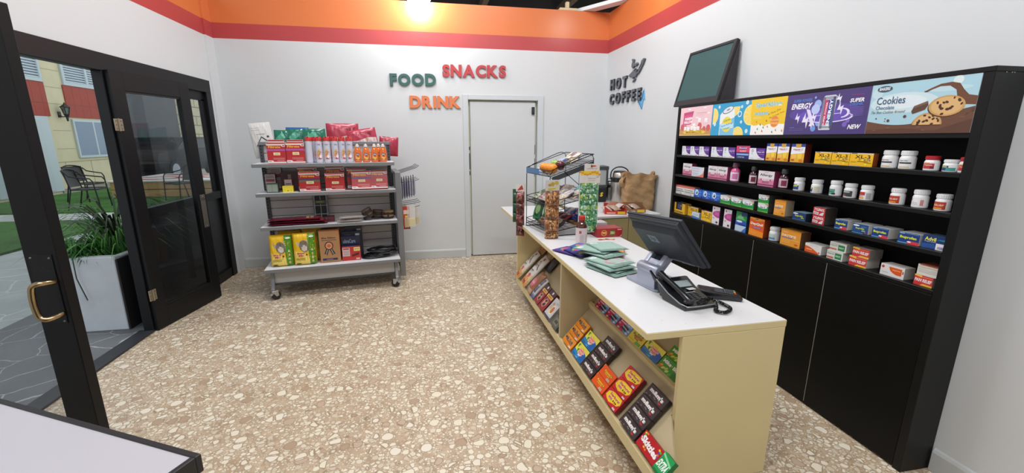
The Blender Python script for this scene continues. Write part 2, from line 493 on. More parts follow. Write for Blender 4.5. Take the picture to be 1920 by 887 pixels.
for i in range(13):      # bow handle standing off the plate
    t = i/12; a = PI*t
    pts.append((w-0.062, -0.003-0.052*min(1, 1.5*math.sin(a)), zc-0.075*math.cos(a)))
pts = [(w-0.03, -0.003, zc-0.068), (w-0.034, -0.03, zc-0.072), (w-0.045, -0.05, zc-0.073), (w-0.062, -0.058, zc-0.062), (w-0.068, -0.06, zc-0.03), (w-0.07, -0.06, zc), (w-0.068, -0.06, zc+0.03), (w-0.062, -0.058, zc+0.062), (w-0.045, -0.05, zc+0.073), (w-0.034, -0.03, zc+0.072), (w-0.03, -0.003, zc+0.068)]
sm = []
for i in range(len(pts)-1):
    p0, p1, p2, p3 = (Vector(pts[max(i-1, 0)]), Vector(pts[i]), Vector(pts[i+1]), Vector(pts[min(i+2, len(pts)-1)]))
    for q in range(4):
        f = q/4; sm.append(0.5*((2*p1)+(p2-p0)*f+(2*p0-5*p1+4*p2-p3)*f*f+(3*p1-p0-3*p2+p3)*f**3))
sm.append(Vector(pts[-1])); b.tube(sm, 0.0105, BRS, 12); b.build('door_handle', ll, smooth=50)

# ---------------------------------------------------------------- open roof over the room
DK = M('#37332f', 0.8, noise=0.3, nscale=6); WOOD = M('#6d5844', 0.7, noise=0.25, nscale=6)
b = MB(); b.box(-3.6, -3.2, 4.6, 4.6, 9.2, 4.7, DK); struct(b.build('ceiling'))
b = MB()
for y in (-2.0, -0.4, 1.2, 2.8, 4.4, 6.0, 7.6): b.box(-3.5, y, 4.32, 4.5, y+0.09, 4.6, WOOD)
for x in (-0.55, 1.05, 2.6): b.box(x, 4.9, 3.9, x+0.10, 9.0, 4.05, WOOD)
struct(b.build('trim_5'))
b = MB(); b.box(-3.6, 9.1, 0, 4.6, 9.2, 4.6, DK); b.box(4.5, -3.2, 0, 4.6, 9.2, 4.6, DK); struct(b.build('trim_6'))
# white board and timber end lying over the wall tops in the far right corner
b = MB(); b.prism([(1.80, 5.50), (1.90, 5.60), (2.34, 4.9), (2.24, 4.8)], 'z', 3.004, 3.045, M('#e8eaec', 0.4), 0.003)
tag(b.build('loose_board'), 'long white board resting diagonally over the wall tops in the far right corner', 'board')
b = MB(); b.box(1.60, YB+0.01, 3.002, 1.82, YB+0.09, 3.03, M('#d9c7a0', 0.6), 0.003); b.box(1.68, YB+0.02, 3.03, 1.72, YB+0.07, 3.10, M('#d9c7a0', 0.6), 0.003)
tag(b.build('timber_block'), 'short pale timber offcut standing on top of the back wall beside the white board', 'wood')

# lamps: bare bulbs just above the wall tops, and unseen fill panels added under the roof for general light
EM = M('#fffdfa', 0.3, emit=BULB_L)
def bulb(name_loc, label, r=0.11):
    x, y, z, wx, wy = name_loc
    t = thing('bare_bulb_lamp', label, 'lamp', (x, y, z), group='bare bulb lamps above the wall')
    b = MB(); b.ball((0, 0, 0), r, EM, sz=1.0, seg=20); b.build('bulb', t, smooth=60)
    b = MB(); b.lathe([(0.03, r*0.96), (0.034, r+0.04), (0.02, r+0.07), (0.0, r+0.072)], M('#dcdcdc', 0.4), 14); b.build('socket', t, smooth=40)
    b = MB(); b.tube([(0, 0, 0.13), (wx*0.5, wy*0.5, 0.30), (wx, wy, 0.02)] if False else [(0, 0, r+0.07), (0, 0, 4.60-z)], 0.006, M('#222222')); b.build('cord', t)
    return t
bulb((-0.05, 5.10, 3.01, 0, 0.3), 'bright bare bulb hanging in front of the orange band on the back wall', r=0.14)
bulb((2.03, 4.02, 3.13, 0.2, 0), 'bare bulb hanging beside the right wall, its glare on the orange band', r=0.09)
def panel(x, y, label):
    t = thing('fill_panel', label, 'fill light', (x, y, 4.05), group='added fill light panels under the roof')
    b = MB(); b.box(-0.62, -0.32, 0, 0.62, 0.32, 0.06, M('#e4e4e4', 0.5), 0.004); b.build('housing', t)
    b = MB(); b.box(-0.58, -0.28, -0.012, 0.58, 0.28, 0.0, M('#fdfdff', 0.4, emit=3.0)); b.build('diffuser', t)
    for sx in (-0.5, 0.5):
        b = MB(); b.tube([(sx, 0, 0.06), (sx, 0, 0.54)], 0.005, M('#333333')); b.build('hanger', t)
    L = bpy.data.lights.new('fill_light', 'AREA'); L.shape = 'RECTANGLE'; L.size = 1.15; L.size_y = 0.55; L.energy = FILL_W; L.color = (0.97, 0.99, 1.0)
    lo = bpy.data.objects.new('fill_light', L); COL.objects.link(lo); lo.parent = t; lo.location = (0, 0, -0.02)
    return t
panel(-0.6, 3.6, 'unseen fill light panel added high over the snack shelves')
panel(0.9, 3.2, 'unseen fill light panel added high over the counter')
panel(-0.6, 0.6, 'unseen fill light panel added high over the entrance side, behind the photographer')
panel(1.0, 0.2, 'unseen fill light panel added high over the near end of the counter')

# ================================================================ OUTSIDE
PV = paving_material()
b = MB(); b.box(-12.5, -4, -0.12, XL-0.042, 28, -0.012, PV); struct(b.build('floor_outside'))
b = MB(); b.prism([(-2.27, 2.0), (-2.27, 5.3), (-3.6, 6.0), (-3.4, 2.9)], 'z', -0.012, -0.006, paving_material('#6f7275', '#a9acac', 3.2)); struct(b.build('floor_step'))
GR = M('#2f5e1c', 0.9, noise=0.35, nscale=5)
def grass_mat():
    mt, nt, bb = nodes_mat('turf')
    tc = nt.nodes.new('ShaderNodeTexCoord'); nz = nt.nodes.new('ShaderNodeTexNoise'); nz.inputs['Scale'].default_value = 30; nz.inputs['Detail'].default_value = 6
    nt.links.new(tc.outputs['Object'], nz.inputs['Vector'])
    n2 = nt.nodes.new('ShaderNodeTexNoise'); n2.inputs['Scale'].default_value = 1.3; nt.links.new(tc.outputs['Object'], n2.inputs['Vector'])
    f = mathn(nt, 'MULTIPLY_ADD', nz.outputs['Fac'], 0.6); nt.nodes[-1].inputs[2].default_value = -0.05
    f = mathn(nt, 'ADD', f, mathn(nt, 'MULTIPLY', n2.outputs['Fac'], 0.5))
    c = ramp(nt, f, [(0.3, rgb('#1f4412')), (0.55, rgb('#3b7322')), (0.8, rgb('#5d9236'))])
    nt.links.new(c, bb.inputs['Base Color']); bb.inputs['Roughness'].default_value = 0.95
    bp = nt.nodes.new('ShaderNodeBump'); bp.inputs['Strength'].default_value = 0.9; bp.inputs['Distance'].default_value = 0.05
    nt.links.new(nz.outputs['Fac'], bp.inputs['Height']); nt.links.new(bp.outputs['Normal'], bb.inputs['Normal'])
    return mt
TURF = grass_mat()
b = MB(); b.prism([(-10.0, 3.0), (-5.62, 5.2), (-5.6, 9.1), (-9.9, 9.25)], 'z', -0.012, 0.02, TURF); tag(b.build('lawn_patch'), 'nearer strip of artificial green lawn outside the open doors', 'grass', kind='stuff')
b = MB(); b.prism([(-10.0, 10.25), (-5.2, 10.15), (-5.2, 15.4), (-9.8, 15.4)], 'z', -0.012, 0.02, TURF); tag(b.build('lawn_patch'), 'farther green lawn under the patio chairs outside, in front of the cream building', 'grass', kind='stuff')

# facade across the yard, parallel to the shopfront
FX = -10.15
CRM = M('#cdc6a2', 0.75, noise=0.12, nscale=2.5); REDP = M('#9c3f2c', 0.6, noise=0.08, nscale=4); GREY = M('#b9c6c8', 0.5); JNT = M('#a39d7f', 0.8)
t = thing('building', 'cream building across the yard with red panels, louvred windows and a pale door', 'building', (FX, 14.5, 0))
Y0 = 14.5
b = MB(); b.box(-0.3, 7.0-Y0, -0.012, 0, 16.8-Y0, 5.2, CRM)
for z in (2.42, 2.86, 3.32, 1.2, 1.7): b.box(0, 14.2-Y0, z, 0.004, 14.83-Y0, z+0.012, JNT)
b.box(0, 14.05-Y0, 0.83, 0.006, 16.8-Y0, 0.85, JNT)
for y in (14.35, 15.3, 16.2): b.box(0, y-Y0, 0.10, 0.006, y+0.012-Y0, 0.83, JNT)
b.box(0, 14.05-Y0, -0.012, 0.03, 16.8-Y0, 0.10, M('#8f8d80', 0.8))
b.build('facade', t)
for y0, y1 in ((11.5, 14.2), (14.82, 16.8)):
    b = MB(); b.box(0, y0-Y0, 2.08, 0.03, y1-Y0, 2.965, REDP, 0.004); b.box(0.03, y0-Y0, 2.42, 0.032, y1-Y0, 2.43, '#6d2c20')
    k = y0+0.3
    while k < y1: b.box(0.03, k-Y0, 2.09, 0.0315, k+0.006-Y0, 2.96, '#8a3727'); k += 0.28
    b.build('red_panel', t)
for y0, y1, mull in ((11.5, 14.17, 12.9), (14.86, 16.8, 15.72)):
    f = MB(); f.box(0, y0-Y0, 2.965, 0.05, y1-Y0, 3.06, GREY, 0.004); f.box(0, y1-0.07-Y0, 3.05, 0.05, y1-Y0, 4.3, GREY, 0.004); f.box(0, y0-Y0, 3.05, 0.05, y0+0.09-Y0, 4.3, GREY, 0.004)
    f.box(0, mull-Y0, 3.05, 0.05, mull+0.09-Y0, 4.3, GREY, 0.004); f.box(0, y0-Y0, 4.3, 0.05, y1-Y0, 4.4, GREY, 0.004)
    fo = f.build('louvre_window', t)
    l = MB()
    for q in range(18): l.prism([(0.0, 3.08+q*0.068), (0.035, 3.07+q*0.068), (0.035, 3.082+q*0.068), (0.0, 3.10+q*0.068)], 'y', y0+0.05-Y0, y1-0.05-Y0, M('#dfeaf0', 0.4))
    l.box(0, y0-Y0, 3.05, 0.004, y1-Y0, 4.3, M('#7f8d92', 0.5)); l.build('louvres', fo)
b = MB(); b.box(0, 14.88-Y0, 0.93, 0.05, 16.8-Y0, 2.03, GREY, 0.004); b.box(0.05, 14.94-Y0, 1.0, 0.052, 15.62-Y0, 1.97, M('#74889a', 0.25)); b.box(0.05, 15.68-Y0, 1.0, 0.052, 16.6-Y0, 1.97, M('#7b8e9d', 0.25)); b.build('window', t)
b = MB(); b.box(0, 12.2-Y0, 0.06, 0.05, 14.06-Y0, 2.07, GREY, 0.004); b.box(0.05, 12.5-Y0, 0.10, 0.07, 13.78-Y0, 1.98, M('#b7c2c3', 0.5), 0.004)
b.box(0.07, 12.6-Y0, 0.45, 0.074, 13.62-Y0, 1.90, M('#dfe3e4', 0.5)); b.lines = None
A = Art(0.6, 0.12); A.rect(0.05, 0.6, 0.9, 0.7, '#a7adb0').rect(0.2, 0.3, 0.75, 0.4, '#b3b9bb')
b.art(A, (0.075, 12.95-Y0, 1.42), (0, 1, 0), (0, 0, 1)); b.build('entrance_door', t)
# lantern on the pier
t = thing('wall_lantern', 'black wall lantern on the cream pier outside', 'lamp', (FX+0.0, 14.52, 2.06))
IR = M('#1d1b1a', 0.5)
b = MB(); b.box(0, -0.05, 0.0, 0.02, 0.05, 0.16, IR, 0.004); b.tube([(0.01, 0, 0.05), (0.08, 0.0, 0.02), (0.16, 0.0, 0.03), (0.18, 0, 0.10)], 0.014, IR); b.build('bracket', t)
b = MB(); b.lathe([(0.02, -0.10), (0.035, 0.02), (0.07, 0.08), (0.07, 0.09)], IR, 6, (0.18, 0, 0))
for k in range(6):
    a = PI*k/3; b.tube([(0.18+0.06*math.cos(a), 0.06*math.sin(a), 0.09), (0.18+0.10*math.cos(a), 0.10*math.sin(a), 0.27)], 0.008, IR)
b.lathe([(0.13, 0.27), (0.12, 0.285), (0.03, 0.36), (0.012, 0.40), (0.0, 0.42)], IR, 6, (0.18, 0, 0)); b.build('cage', t)
b = MB(); b.lathe([(0.05, 0.09), (0.085, 0.26)], M('#8d948f', 0.1, trans=0.6), 6, (0.18, 0, 0)); b.build('glass', t)
# darker block and stone wall further along
b = MB(); b.box(-11.6, 16.95, -0.012, -11.1, 22.3, 5.2, M('#5b5f62', 0.8, noise=0.2, nscale=2)); tag(b.build('dark_block'), 'dark grey building wall behind the black car, seen through the folded glass door', 'building')
t = thing('stone_wall', 'cream stone block wall with dark joints beyond the car, seen through the side light', 'wall', (-11.1, 23.75, 0))
b = MB(); b.box(-0.3, -1.4, -0.012, 0, 3.4, 5.5, M('#c9bf9c', 0.8, noise=0.15, nscale=3))
for k in range(12): b.box(0, -1.4, k*0.42, 0.005, 3.4, k*0.42+0.03, '#5d5444')
for k in range(12):
    for j in range(5): b.box(0, -1.2+j*0.95+(k % 2)*0.45, k*0.42, 0.005, -1.17+j*0.95+(k % 2)*0.45, k*0.42+0.42, '#5d5444')
b.build('stonework', t)

# black car
t = thing('car', 'black parked car with a silver spoked wheel, seen through the folded glass door', 'car', (-10.05, 19.15, 0.0), rz=R(-90))
CB = M('#0c0d0f', 0.45, spec=0.3); GLS = M('#15191b', 0.3)
prof = [(-2.2, 0.35), (-1.15, 0.28), (1.2, 0.28), (2.2, 0.35), (2.28, 0.75), (2.15, 0.98), (1.2, 1.08), (0.55, 1.52), (-1.2, 1.55), (-2.05, 1.1), (-2.25, 0.9)]
b = MB(); b.prism(prof, 'y', -0.85, 0.85, CB, 0.05); b.build('body', t, smooth=40)
b = MB(); b.prism([(1.05, 1.1), (0.5, 1.46), (-1.1, 1.48), (-1.75, 1.12)], 'y', -0.865, 0.865, GLS, 0.005); b.build('side_windows', t)
for x in (-1.35, 1.35):
    for s in (-1, 1):
        y = s*0.80
        w_ = MB(); w_.lathe([(0.0, -0.10), (0.30, -0.10), (0.345, -0.07), (0.345, 0.07), (0.30, 0.10), (0.25, 0.10), (0.25, 0.02), (0, 0.02)], M('#101112', 0.7), 26, mx=Matrix.Translation((x, y, 0.345)) @ Matrix.Rotation(R(-90)*s, 4, 'X'))
        wo = w_.build('wheel', t, smooth=40)
        h = MB(); RM = M('#b9bcbf', 0.3, 0.9); mx = Matrix.Translation((x, y, 0.345)) @ Matrix.Rotation(R(-90)*s, 4, 'X')
        h.lathe([(0.235, 0.03), (0.255, 0.10), (0.235, 0.10)], RM, 26, mx=mx); h.lathe([(0.05, 0.0), (0.05, 0.09), (0, 0.095)], RM, 12, mx=mx)
        for k in range(10):
            a = 2*PI*k/10; h.prism([(0.03, -0.014), (0.24, -0.02), (0.24, 0.02), (0.03, 0.014)], 'z', 0.06, 0.09, RM, mx=mx @ Matrix.Rotation(a, 4, 'Z'))
        h.build('rim', wo)
# low timber platform with a red and white top
t = thing('low_platform', 'low pale timber platform with a red and white patterned top on the lawn outside', 'platform', (-6.65, 13.58, 0))
TM = M('#c79f6b', 0.7, noise=0.12, nscale=4)
b = MB()
for z in (0.02, 0.22): b.box(-1.3, -1.15, z, 1.3, 1.15, z+0.185, TM, 0.01)
b.box(-1.25, -1.1, 0.02, 1.25, 1.1, 0.40, '#3a2e22'); b.build('timber_sides', t)
b = MB(); b.box(-1.33, -1.18, 0.405, 1.33, 1.18, 0.45, M('#e4dfd6', 0.5), 0.01)
A = Art(2.66, 2.36, 0.001)
A.ell(0.28, 0.3, 0.25, 0.22, '#b3402e').ell(0.28, 0.3, 0.16, 0.13, '#e6e0d6').ell(0.75, 0.5, 0.22, 0.22, '#b3402e').ell(0.75, 0.5, 0.13, 0.12, '#e6e0d6').ell(0.35, 0.8, 0.25, 0.12, '#b3402e')
b.art(A, (-1.33, -1.18, 0.451), (1, 0, 0), (0, 1, 0)); b.build('painted_top', t)

# patio chairs
def patio_chair(label, loc, rz):
    t = thing('patio_chair', label, 'chair', loc, rz, group='black metal patio chairs outside')
    IRN = M('#1f1f20', 0.45, 0.3); MS = M('#3a3a38', 0.6, noise=0.3, nscale=60)
    for s in (-1, 1):
        b = MB(); b.tube([(s*0.26, 0.24, 0), (s*0.265, 0.225, 0.25), (s*0.27, 0.20, 0.58), (s*0.27, 0.16, 0.645), (s*0.27, 0.05, 0.66), (s*0.25, -0.18, 0.70), (s*0.23, -0.25, 0.78)], 0.013, IRN, 8); b.build('arm_and_front_leg', t, smooth=50)
        b = MB(); b.tube([(s*0.24, -0.30, 0), (s*0.235, -0.24, 0.25), (s*0.23, -0.20, 0.42), (s*0.22, -0.27, 0.80)], 0.013, IRN, 8); b.build('rear_leg', t, smooth=50)
    b = MB(); b.grid(lambda u, v: ((u-0.5)*0.48, -0.21+v*0.45, 0.42-0.02*math.sin(v*PI)-(0.03*(v-0.85)/0.15 if v > 0.85 else 0)), 6, 8, MS)
    b.tube([(-0.25, -0.2, 0.42), (0.25, -0.2, 0.42), (0.25, 0.22, 0.42), (-0.25, 0.22, 0.42)], 0.011, IRN, 6, closed=True); b.build('seat', t, smooth=60)
    b = MB(); b.grid(lambda u, v: ((u-0.5)*(0.44+0.02*v), -0.20-0.10*v-0.05*(1-(2*u-1)**2), 0.46+v*0.36), 8, 6, MS)
    top = [(x, -0.27-0.06*(1-(x/0.23)**2), 0.80+0.045*(1-(x/0.23)**2)) for x in [-0.23+0.046*i for i in range(11)]]
    b.tube(top, 0.013, IRN, 8); b.build('backrest', t, smooth=60)
    return t
patio_chair('black metal patio chair nearest the doorway, its seat facing right', (-7.25, 10.70, 0.02), R(-78))
patio_chair('black metal patio chair behind the nearer one, close to the pale door', (-8.15, 12.0, 0.02), R(-100))
patio_chair('black metal patio chair seen through the folded glass door before the timber platform', (-6.0, 11.75, 0.02), R(150))

# planter by the doorway
t = thing('planter', 'whitewashed concrete planter with a black painted end, just outside the doorway', 'planter', (-2.9, 4.15, -0.006))
WC = M('#b9bfc4', 0.8, noise=0.22, nscale=5, bump=0.4, bdist=0.01)
b = MB()
def slab(b, x0, y0, x1, y1, mt): b.box(x0, y0, 0, x1, y1, 0.61, mt, 0.008)
slab(b, -0.12, -0.45, 0.46, -0.38, WC); slab(b, -0.12, 0.40, 0.46, 0.47, WC); slab(b, -0.12, -0.385, -0.05, 0.405, WC); b.box(-0.06, -0.39, 0.0, 0.45, 0.41, 0.03, WC)
b.build('trough', t)
b = MB(); b.box(0.455, -0.447, 0.0, 0.472, 0.467, 0.585, M('#1c1c1e', 0.7, noise=0.2), 0.004); b.box(0.40, -0.384, 0, 0.456, 0.404, 0.60, WC, 0.006); b.build('painted_end', t)
b = MB(); b.grid(lambda u, v: (-0.06+u*0.47, -0.39+v*0.8, 0.55+0.02*math.sin(9*u)*math.cos(7*v)), 14, 10, M('#2b241b', 0.95)); b.build('soil', t)
random.seed(4)
def blade(b, base, ang, L, up, w, mt, droop=1.0):
    n = 6; vs = []; fs = []
    dx, dy = math.cos(ang), math.sin(ang)
    for i in range(n+1):
        s_ = i/n; r = L*s_*(0.35+0.65*s_)*0.9; z = up*math.sin(min(1.0, s_*1.05)*PI*0.62)-droop*0.35*L*s_**3
        ww = w*(1-s_)**0.7 if s_ > 0.3 else w
        vs += [(base[0]+dx*r-dy*ww, base[1]+dy*r+dx*ww, base[2]+z), (base[0]+dx*r+dy*ww, base[1]+dy*r-dx*ww, base[2]+z+ww*0.3)]
    for i in range(n): fs.append((2*i, 2*i+1, 2*i+3, 2*i+2))
    b.add(vs, fs, mt)
def grass_plant(label, cx, cy, n, L, up, w, cols, name='grass_plant', droop=1.0, spread=0.08):
    b = MB()
    for i in range(n):
        a = random.uniform(0, 2*PI); q = random.random()**0.5*spread
        blade(b, (cx+q*math.cos(a), cy+q*math.sin(a), 0.555), a+random.uniform(-0.5, 0.5), L*random.uniform(0.6, 1.1), up*random.uniform(0.5, 1.15), w*random.uniform(0.7, 1.2), M(random.choice(cols), 0.55), droop)
    return tag(b.build(name, loc=(-2.9, 4.15, 0)), label, 'plant')
grass_plant('large spiky dark green arching plant in the planter', 0.16, 0.14, 120, 0.74, 0.44, 0.012, ['#26391f', '#31502a', '#47682f', '#1d2a1a'], droop=0.9)
grass_plant('bright green upright grass at the doorway end of the planter', 0.27, -0.10, 150, 0.42, 0.30, 0.007, ['#4d8a33', '#3c7629', '#62a03f', '#2f5a22'], spread=0.16)
grass_plant('low bushy green ground cover at the left of the planter', 0.03, -0.22, 420, 0.16, 0.14, 0.009, ['#3f8a3a', '#2f6b2c', '#57a048', '#235222'], spread=0.13)
grass_plant('low tuft spilling over the front edge of the planter', 0.16, -0.28, 260, 0.16, 0.10, 0.008, ['#35702c', '#274f22', '#4b8b3a'], spread=0.12)
b = MB(); b.tube([(0.18, -0.38, 0.60), (0.20, -0.47, 0.61), (0.20, -0.475, 0.45), (0.24, -0.475, 0.27)], 0.004, M('#2f3a26', 0.6)); tag(b.build('trailing_stem', loc=(-2.9, 4.15, 0)), 'thin dark stem hanging down the front of the planter', 'plant')

# near table at the bottom left
t = thing('white_top_table', 'white topped table with black edging at the bottom left corner of the picture', 'table', (-0.46, 0.811, 0))
ax = Vector((-1.02+0.46, 1.102-0.811)).normalized(); ay = Vector((-ax.y, ax.x))
if ay.y > 0: ay = -ay
def tp(u, v): return (ax.x*u+ay.x*v, ax.y*u+ay.y*v)
b = MB(); b.prism([tp(0.012, 0.012), tp(1.188, 0.012), tp(1.188, 0.588), tp(0.012, 0.588)], 'z', 0.872, 0.9005, M('#b5b3ba', 0.35)); b.build('table_top', t)
b = MB()
BE = M('#232326', 0.4)
for q in ([tp(0, 0), tp(1.2, 0), tp(1.2, 0.012), tp(0, 0.012)], [tp(0, 0.588), tp(1.2, 0.588), tp(1.2, 0.6), tp(0, 0.6)], [tp(0, 0.012), tp(0.012, 0.012), tp(0.012, 0.588), tp(0, 0.588)], [tp(1.188, 0.012), tp(1.2, 0.012), tp(1.2, 0.588), tp(1.188, 0.588)]):
    b.prism(q, 'z', 0.865, 0.903, BE, 0.002)
b.build('edging', t)
b = MB(); b.prism([tp(0.03, 0.02), tp(1.17, 0.02), tp(1.17, 0.58), tp(0.03, 0.58)], 'z', 0.12, 0.866, M('#1e1f22', 0.5), 0.004); b.build('cabinet', t)
for u_, v_ in ((0.07, 0.06), (1.12, 0.06), (0.07, 0.54), (1.12, 0.54)):
    p = tp(u_, v_); b = MB(); b.lathe([(0.022, 0.0), (0.022, 0.02), (0.018, 0.12)], M('#2a2a2c', 0.4, 0.5), 12, (p[0], p[1], 0)); b.build('leg', t)
# ================================================================ WALL LETTERING
def letter(ch, h, depth, col, side, bold=0.05, wfac=None):
    """solid letter, x right from 0, z up, front at y=0 facing -y"""
    cu = bpy.data.curves.new('t', 'FONT'); cu.body = ch; cu.size = 1; cu.offset = bold; cu.resolution_u = 4; cu.extrude = 0.5
    ob = bpy.data.objects.new('t', cu); COL.objects.link(ob); dg = bpy.context.evaluated_depsgraph_get()
    me = ob.evaluated_get(dg).to_mesh()
    vs = [v.co.copy() for v in me.vertices]; fs = [(tuple(p.vertices), abs(p.normal.z) > 0.5) for p in me.polygons]
    ob.evaluated_get(dg).to_mesh_clear(); bpy.data.objects.remove(ob); bpy.data.curves.remove(cu)
    x0 = min(v.x for v in vs); y0 = min(v.y for v in vs); x1 = max(v.x for v in vs); y1 = max(v.y for v in vs)
    k = h/(y1-y0)
    pts = [Vector(((v.x-x0)*k, (0.5-v.z)*depth, (v.y-y0)*k)) for v in vs]
    b = MB()
    o = [f for f, t in fs if t]; e = [f for f, t in fs if not t]
    b.add(pts, o, col); n = len(b.v); b.add(pts, e, side)
    return b, (x1-x0)*k
def word(text, name, label, o, ux, width, h, depth, col, side, slope=0.0, bold=0.05, group=None):
    """o: bottom-left of the word on the wall, rz turns local x to the wall direction ux"""
    rz = math.atan2(ux[1], ux[0])
    t = thing(name, label, 'sign', o, rz)
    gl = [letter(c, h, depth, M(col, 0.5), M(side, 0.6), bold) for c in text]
    tot = sum(w for _, w in gl); gap = (width-tot)/max(1, len(gl)-1); x = 0
    for b, w in gl:
        ob = b.build('letter', t, loc=(x, -depth-0.001, slope*x)); x += w+gap
    return t
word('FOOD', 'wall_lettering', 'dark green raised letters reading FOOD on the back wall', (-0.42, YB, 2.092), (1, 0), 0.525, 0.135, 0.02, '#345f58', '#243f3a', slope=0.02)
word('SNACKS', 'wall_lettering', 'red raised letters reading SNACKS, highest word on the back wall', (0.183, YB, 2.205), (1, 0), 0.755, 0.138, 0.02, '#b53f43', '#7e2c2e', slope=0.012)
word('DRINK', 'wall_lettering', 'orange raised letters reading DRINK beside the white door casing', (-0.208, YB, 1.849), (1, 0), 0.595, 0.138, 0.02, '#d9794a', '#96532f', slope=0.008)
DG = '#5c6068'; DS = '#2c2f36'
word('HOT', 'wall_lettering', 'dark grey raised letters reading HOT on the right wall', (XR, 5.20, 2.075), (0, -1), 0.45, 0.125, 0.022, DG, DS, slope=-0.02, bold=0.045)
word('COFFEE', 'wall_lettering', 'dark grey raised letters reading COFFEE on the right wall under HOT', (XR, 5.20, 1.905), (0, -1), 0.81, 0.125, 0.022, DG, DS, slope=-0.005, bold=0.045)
# steaming cup emblem: hand-cut dark shape with two wisps and a handle
t = thing('cup_emblem', 'dark grey cut-out of a steaming coffee cup above the HOT lettering', 'sign', (XR, 4.70, 2.145), R(-90))
def cut(pts, d=0.045, col=DG, nm='cup'):
    b = MB(); b.prism([(x, z*0.60) for x, z in pts], 'y', -0.022, -0.001, M(col, 0.5)); b.build(nm, t)
cut([(0.00, 0.06), (0.03, 0.03), (0.07, 0.04), (0.10, -0.01), (0.14, 0.02), (0.16, 0.00), (0.22, 0.09), (0.17, 0.08), (0.20, 0.13), (0.13, 0.11), (0.15, 0.155), (0.06, 0.10), (0.02, 0.08)])
cut([(0.19, 0.05), (0.23, 0.06), (0.32, 0.19), (0.35, 0.26), (0.33, 0.28), (0.28, 0.25), (0.27, 0.20), (0.22, 0.13), (0.24, 0.13), (0.30, 0.22), (0.31, 0.24), (0.29, 0.18), (0.21, 0.08)], nm='handle')
cut([(0.06, 0.20), (0.09, 0.17), (0.12, 0.20), (0.10, 0.26), (0.11, 0.31), (0.08, 0.335), (0.055, 0.33), (0.075, 0.29), (0.06, 0.24)], nm='steam')
cut([(0.12, 0.21), (0.16, 0.19), (0.20, 0.22), (0.18, 0.25), (0.14, 0.23)], nm='steam')
cut([(0.12, -0.03), (0.16, -0.02), (0.14, -0.055), (0.10, -0.075), (0.11, -0.05)], nm='saucer')
t = thing('drip_emblem', 'small light blue painted splash under the end of the COFFEE lettering', 'sign', (XR, 4.47, 1.80), R(-90))
b = MB(); b.prism([(0.0, 0.10), (0.04, 0.13), (0.06, 0.10), (0.10, 0.155), (0.125, 0.21), (0.14, 0.16), (0.16, 0.09), (0.13, 0.11), (0.10, 0.0), (0.06, 0.04), (0.03, 0.06)], 'y', -0.006, -0.001, M('#5fa3cf', 0.5)); b.build('splash', t)
b = MB(); b.tube([(0.01, -0.008, 0.09), (0.05, -0.008, 0.06), (0.10, -0.008, 0.01)], 0.004, M('#2c6f9f', 0.5)); b.tube([(0.07, -0.008, 0.09), (0.10, -0.008, 0.12), (0.12, -0.008, 0.19)], 0.004, M('#2c6f9f', 0.5)); b.build('painted_line', t)

# ================================================================ BLACK DISPLAY CABINET ON THE RIGHT WALL
CX, CY0, CY1, CZ = 2.067, 1.308, 3.405, 1.765
CB_ = M('#0e0f10', 0.45, noise=0.15, nscale=6, spec=0.3); CBI = M('#08090a', 0.6, spec=0.2)
cabt = thing('display_cabinet', 'tall black wall cabinet with four narrow shelves under a row of posters', 'cabinet', (CX, 2.36, 0))
def cpart(name, boxes, mt=CB_, bev=0.002, parent=None):
    b = MB()
    for x0, y0, z0, x1, y1, z1 in boxes: b.box(x0-CX, y0-2.36, z0, x1-CX, y1-2.36, z1, mt, bev)
    return b.build(name, parent or cabt)
cpart('side_panel', [(CX, CY0, 0, XR-0.001, CY0+0.036, CZ-0.02)])
cpart('side_panel', [(CX, CY1-0.03, 0, XR-0.001, CY1, CZ-0.02)])
cpart('top_panel', [(CX, CY0, CZ-0.0199, XR-0.001, CY1, CZ)])
cpart('back_panel', [(XR-0.012, CY0+0.037, 0.02, XR-0.001, CY1-0.031, CZ-0.021)], CBI)
cpart('poster_board', [(CX+0.006, CY0+0.037, 1.503, CX+0.022, CY1-0.031, CZ-0.021)])
SH = {1: 1.367, 2: 1.204, 3: 1.040, 4: 0.873}
for z in SH.values(): cpart('shelf', [(CX+0.003, CY0+0.037, z-0.019, XR-0.013, CY1-0.031, z)], bev=0.0015)
for y0, y1 in ((2.923, CY1-0.001), (2.383, 2.919), (1.843, 2.379), (CY0+0.037, 1.839)):
    cpart('door', [(CX+0.001, y0, 0.012, CX+0.019, y1, 0.852)], M('#070808', 0.5, noise=0.2, nscale=4, spec=0.22), 0.001)
for q_ in [(CX+0.002, 1.8392, 0.02, CX+0.0165, 1.8428, 0.85), (CX+0.002, 2.3792, 0.02, CX+0.0165, 2.3828, 0.85), (CX+0.002, 2.9192, 0.02, CX+0.0165, 2.9228, 0.85)]: cpart('door_seam', [q_], M('#8a857c', 0.5), 0)
for y in (1.318, 1.34, 1.35):
    b = MB(); b.ball((0.004 if False else 0.05+(y-1.318)*1.2, CY0-2.36-0.0005, 1.742), 0.0025, M('#9a9a98', 0.3, 0.8), seg=8); b.build('screw', cabt)
def poster(y0, y1, art, label):
    z0, z1 = 1.5235, 1.7445
    b = MB(); b.box(-0.002+0.004, y1-2.36, z0, 0.0055, y0-2.36, z1, M('#c9c9c9', 0.4))
    w, h = y0-y1, z1-z0
    A = Art(w, h, 0.00012); art(A); b.art(A, (0.0018, y0-2.36, z0), (0, -1, 0), (0, 0, 1), rough=0.35)
    o = b.build('poster', cabt); o['label'] = label
def wavy(x0, x1, y, amp, n, ph=0):
    return [(x0+(x1-x0)*i/24, y+amp*math.sin(ph+n*PI*i/24)) for i in range(25)]
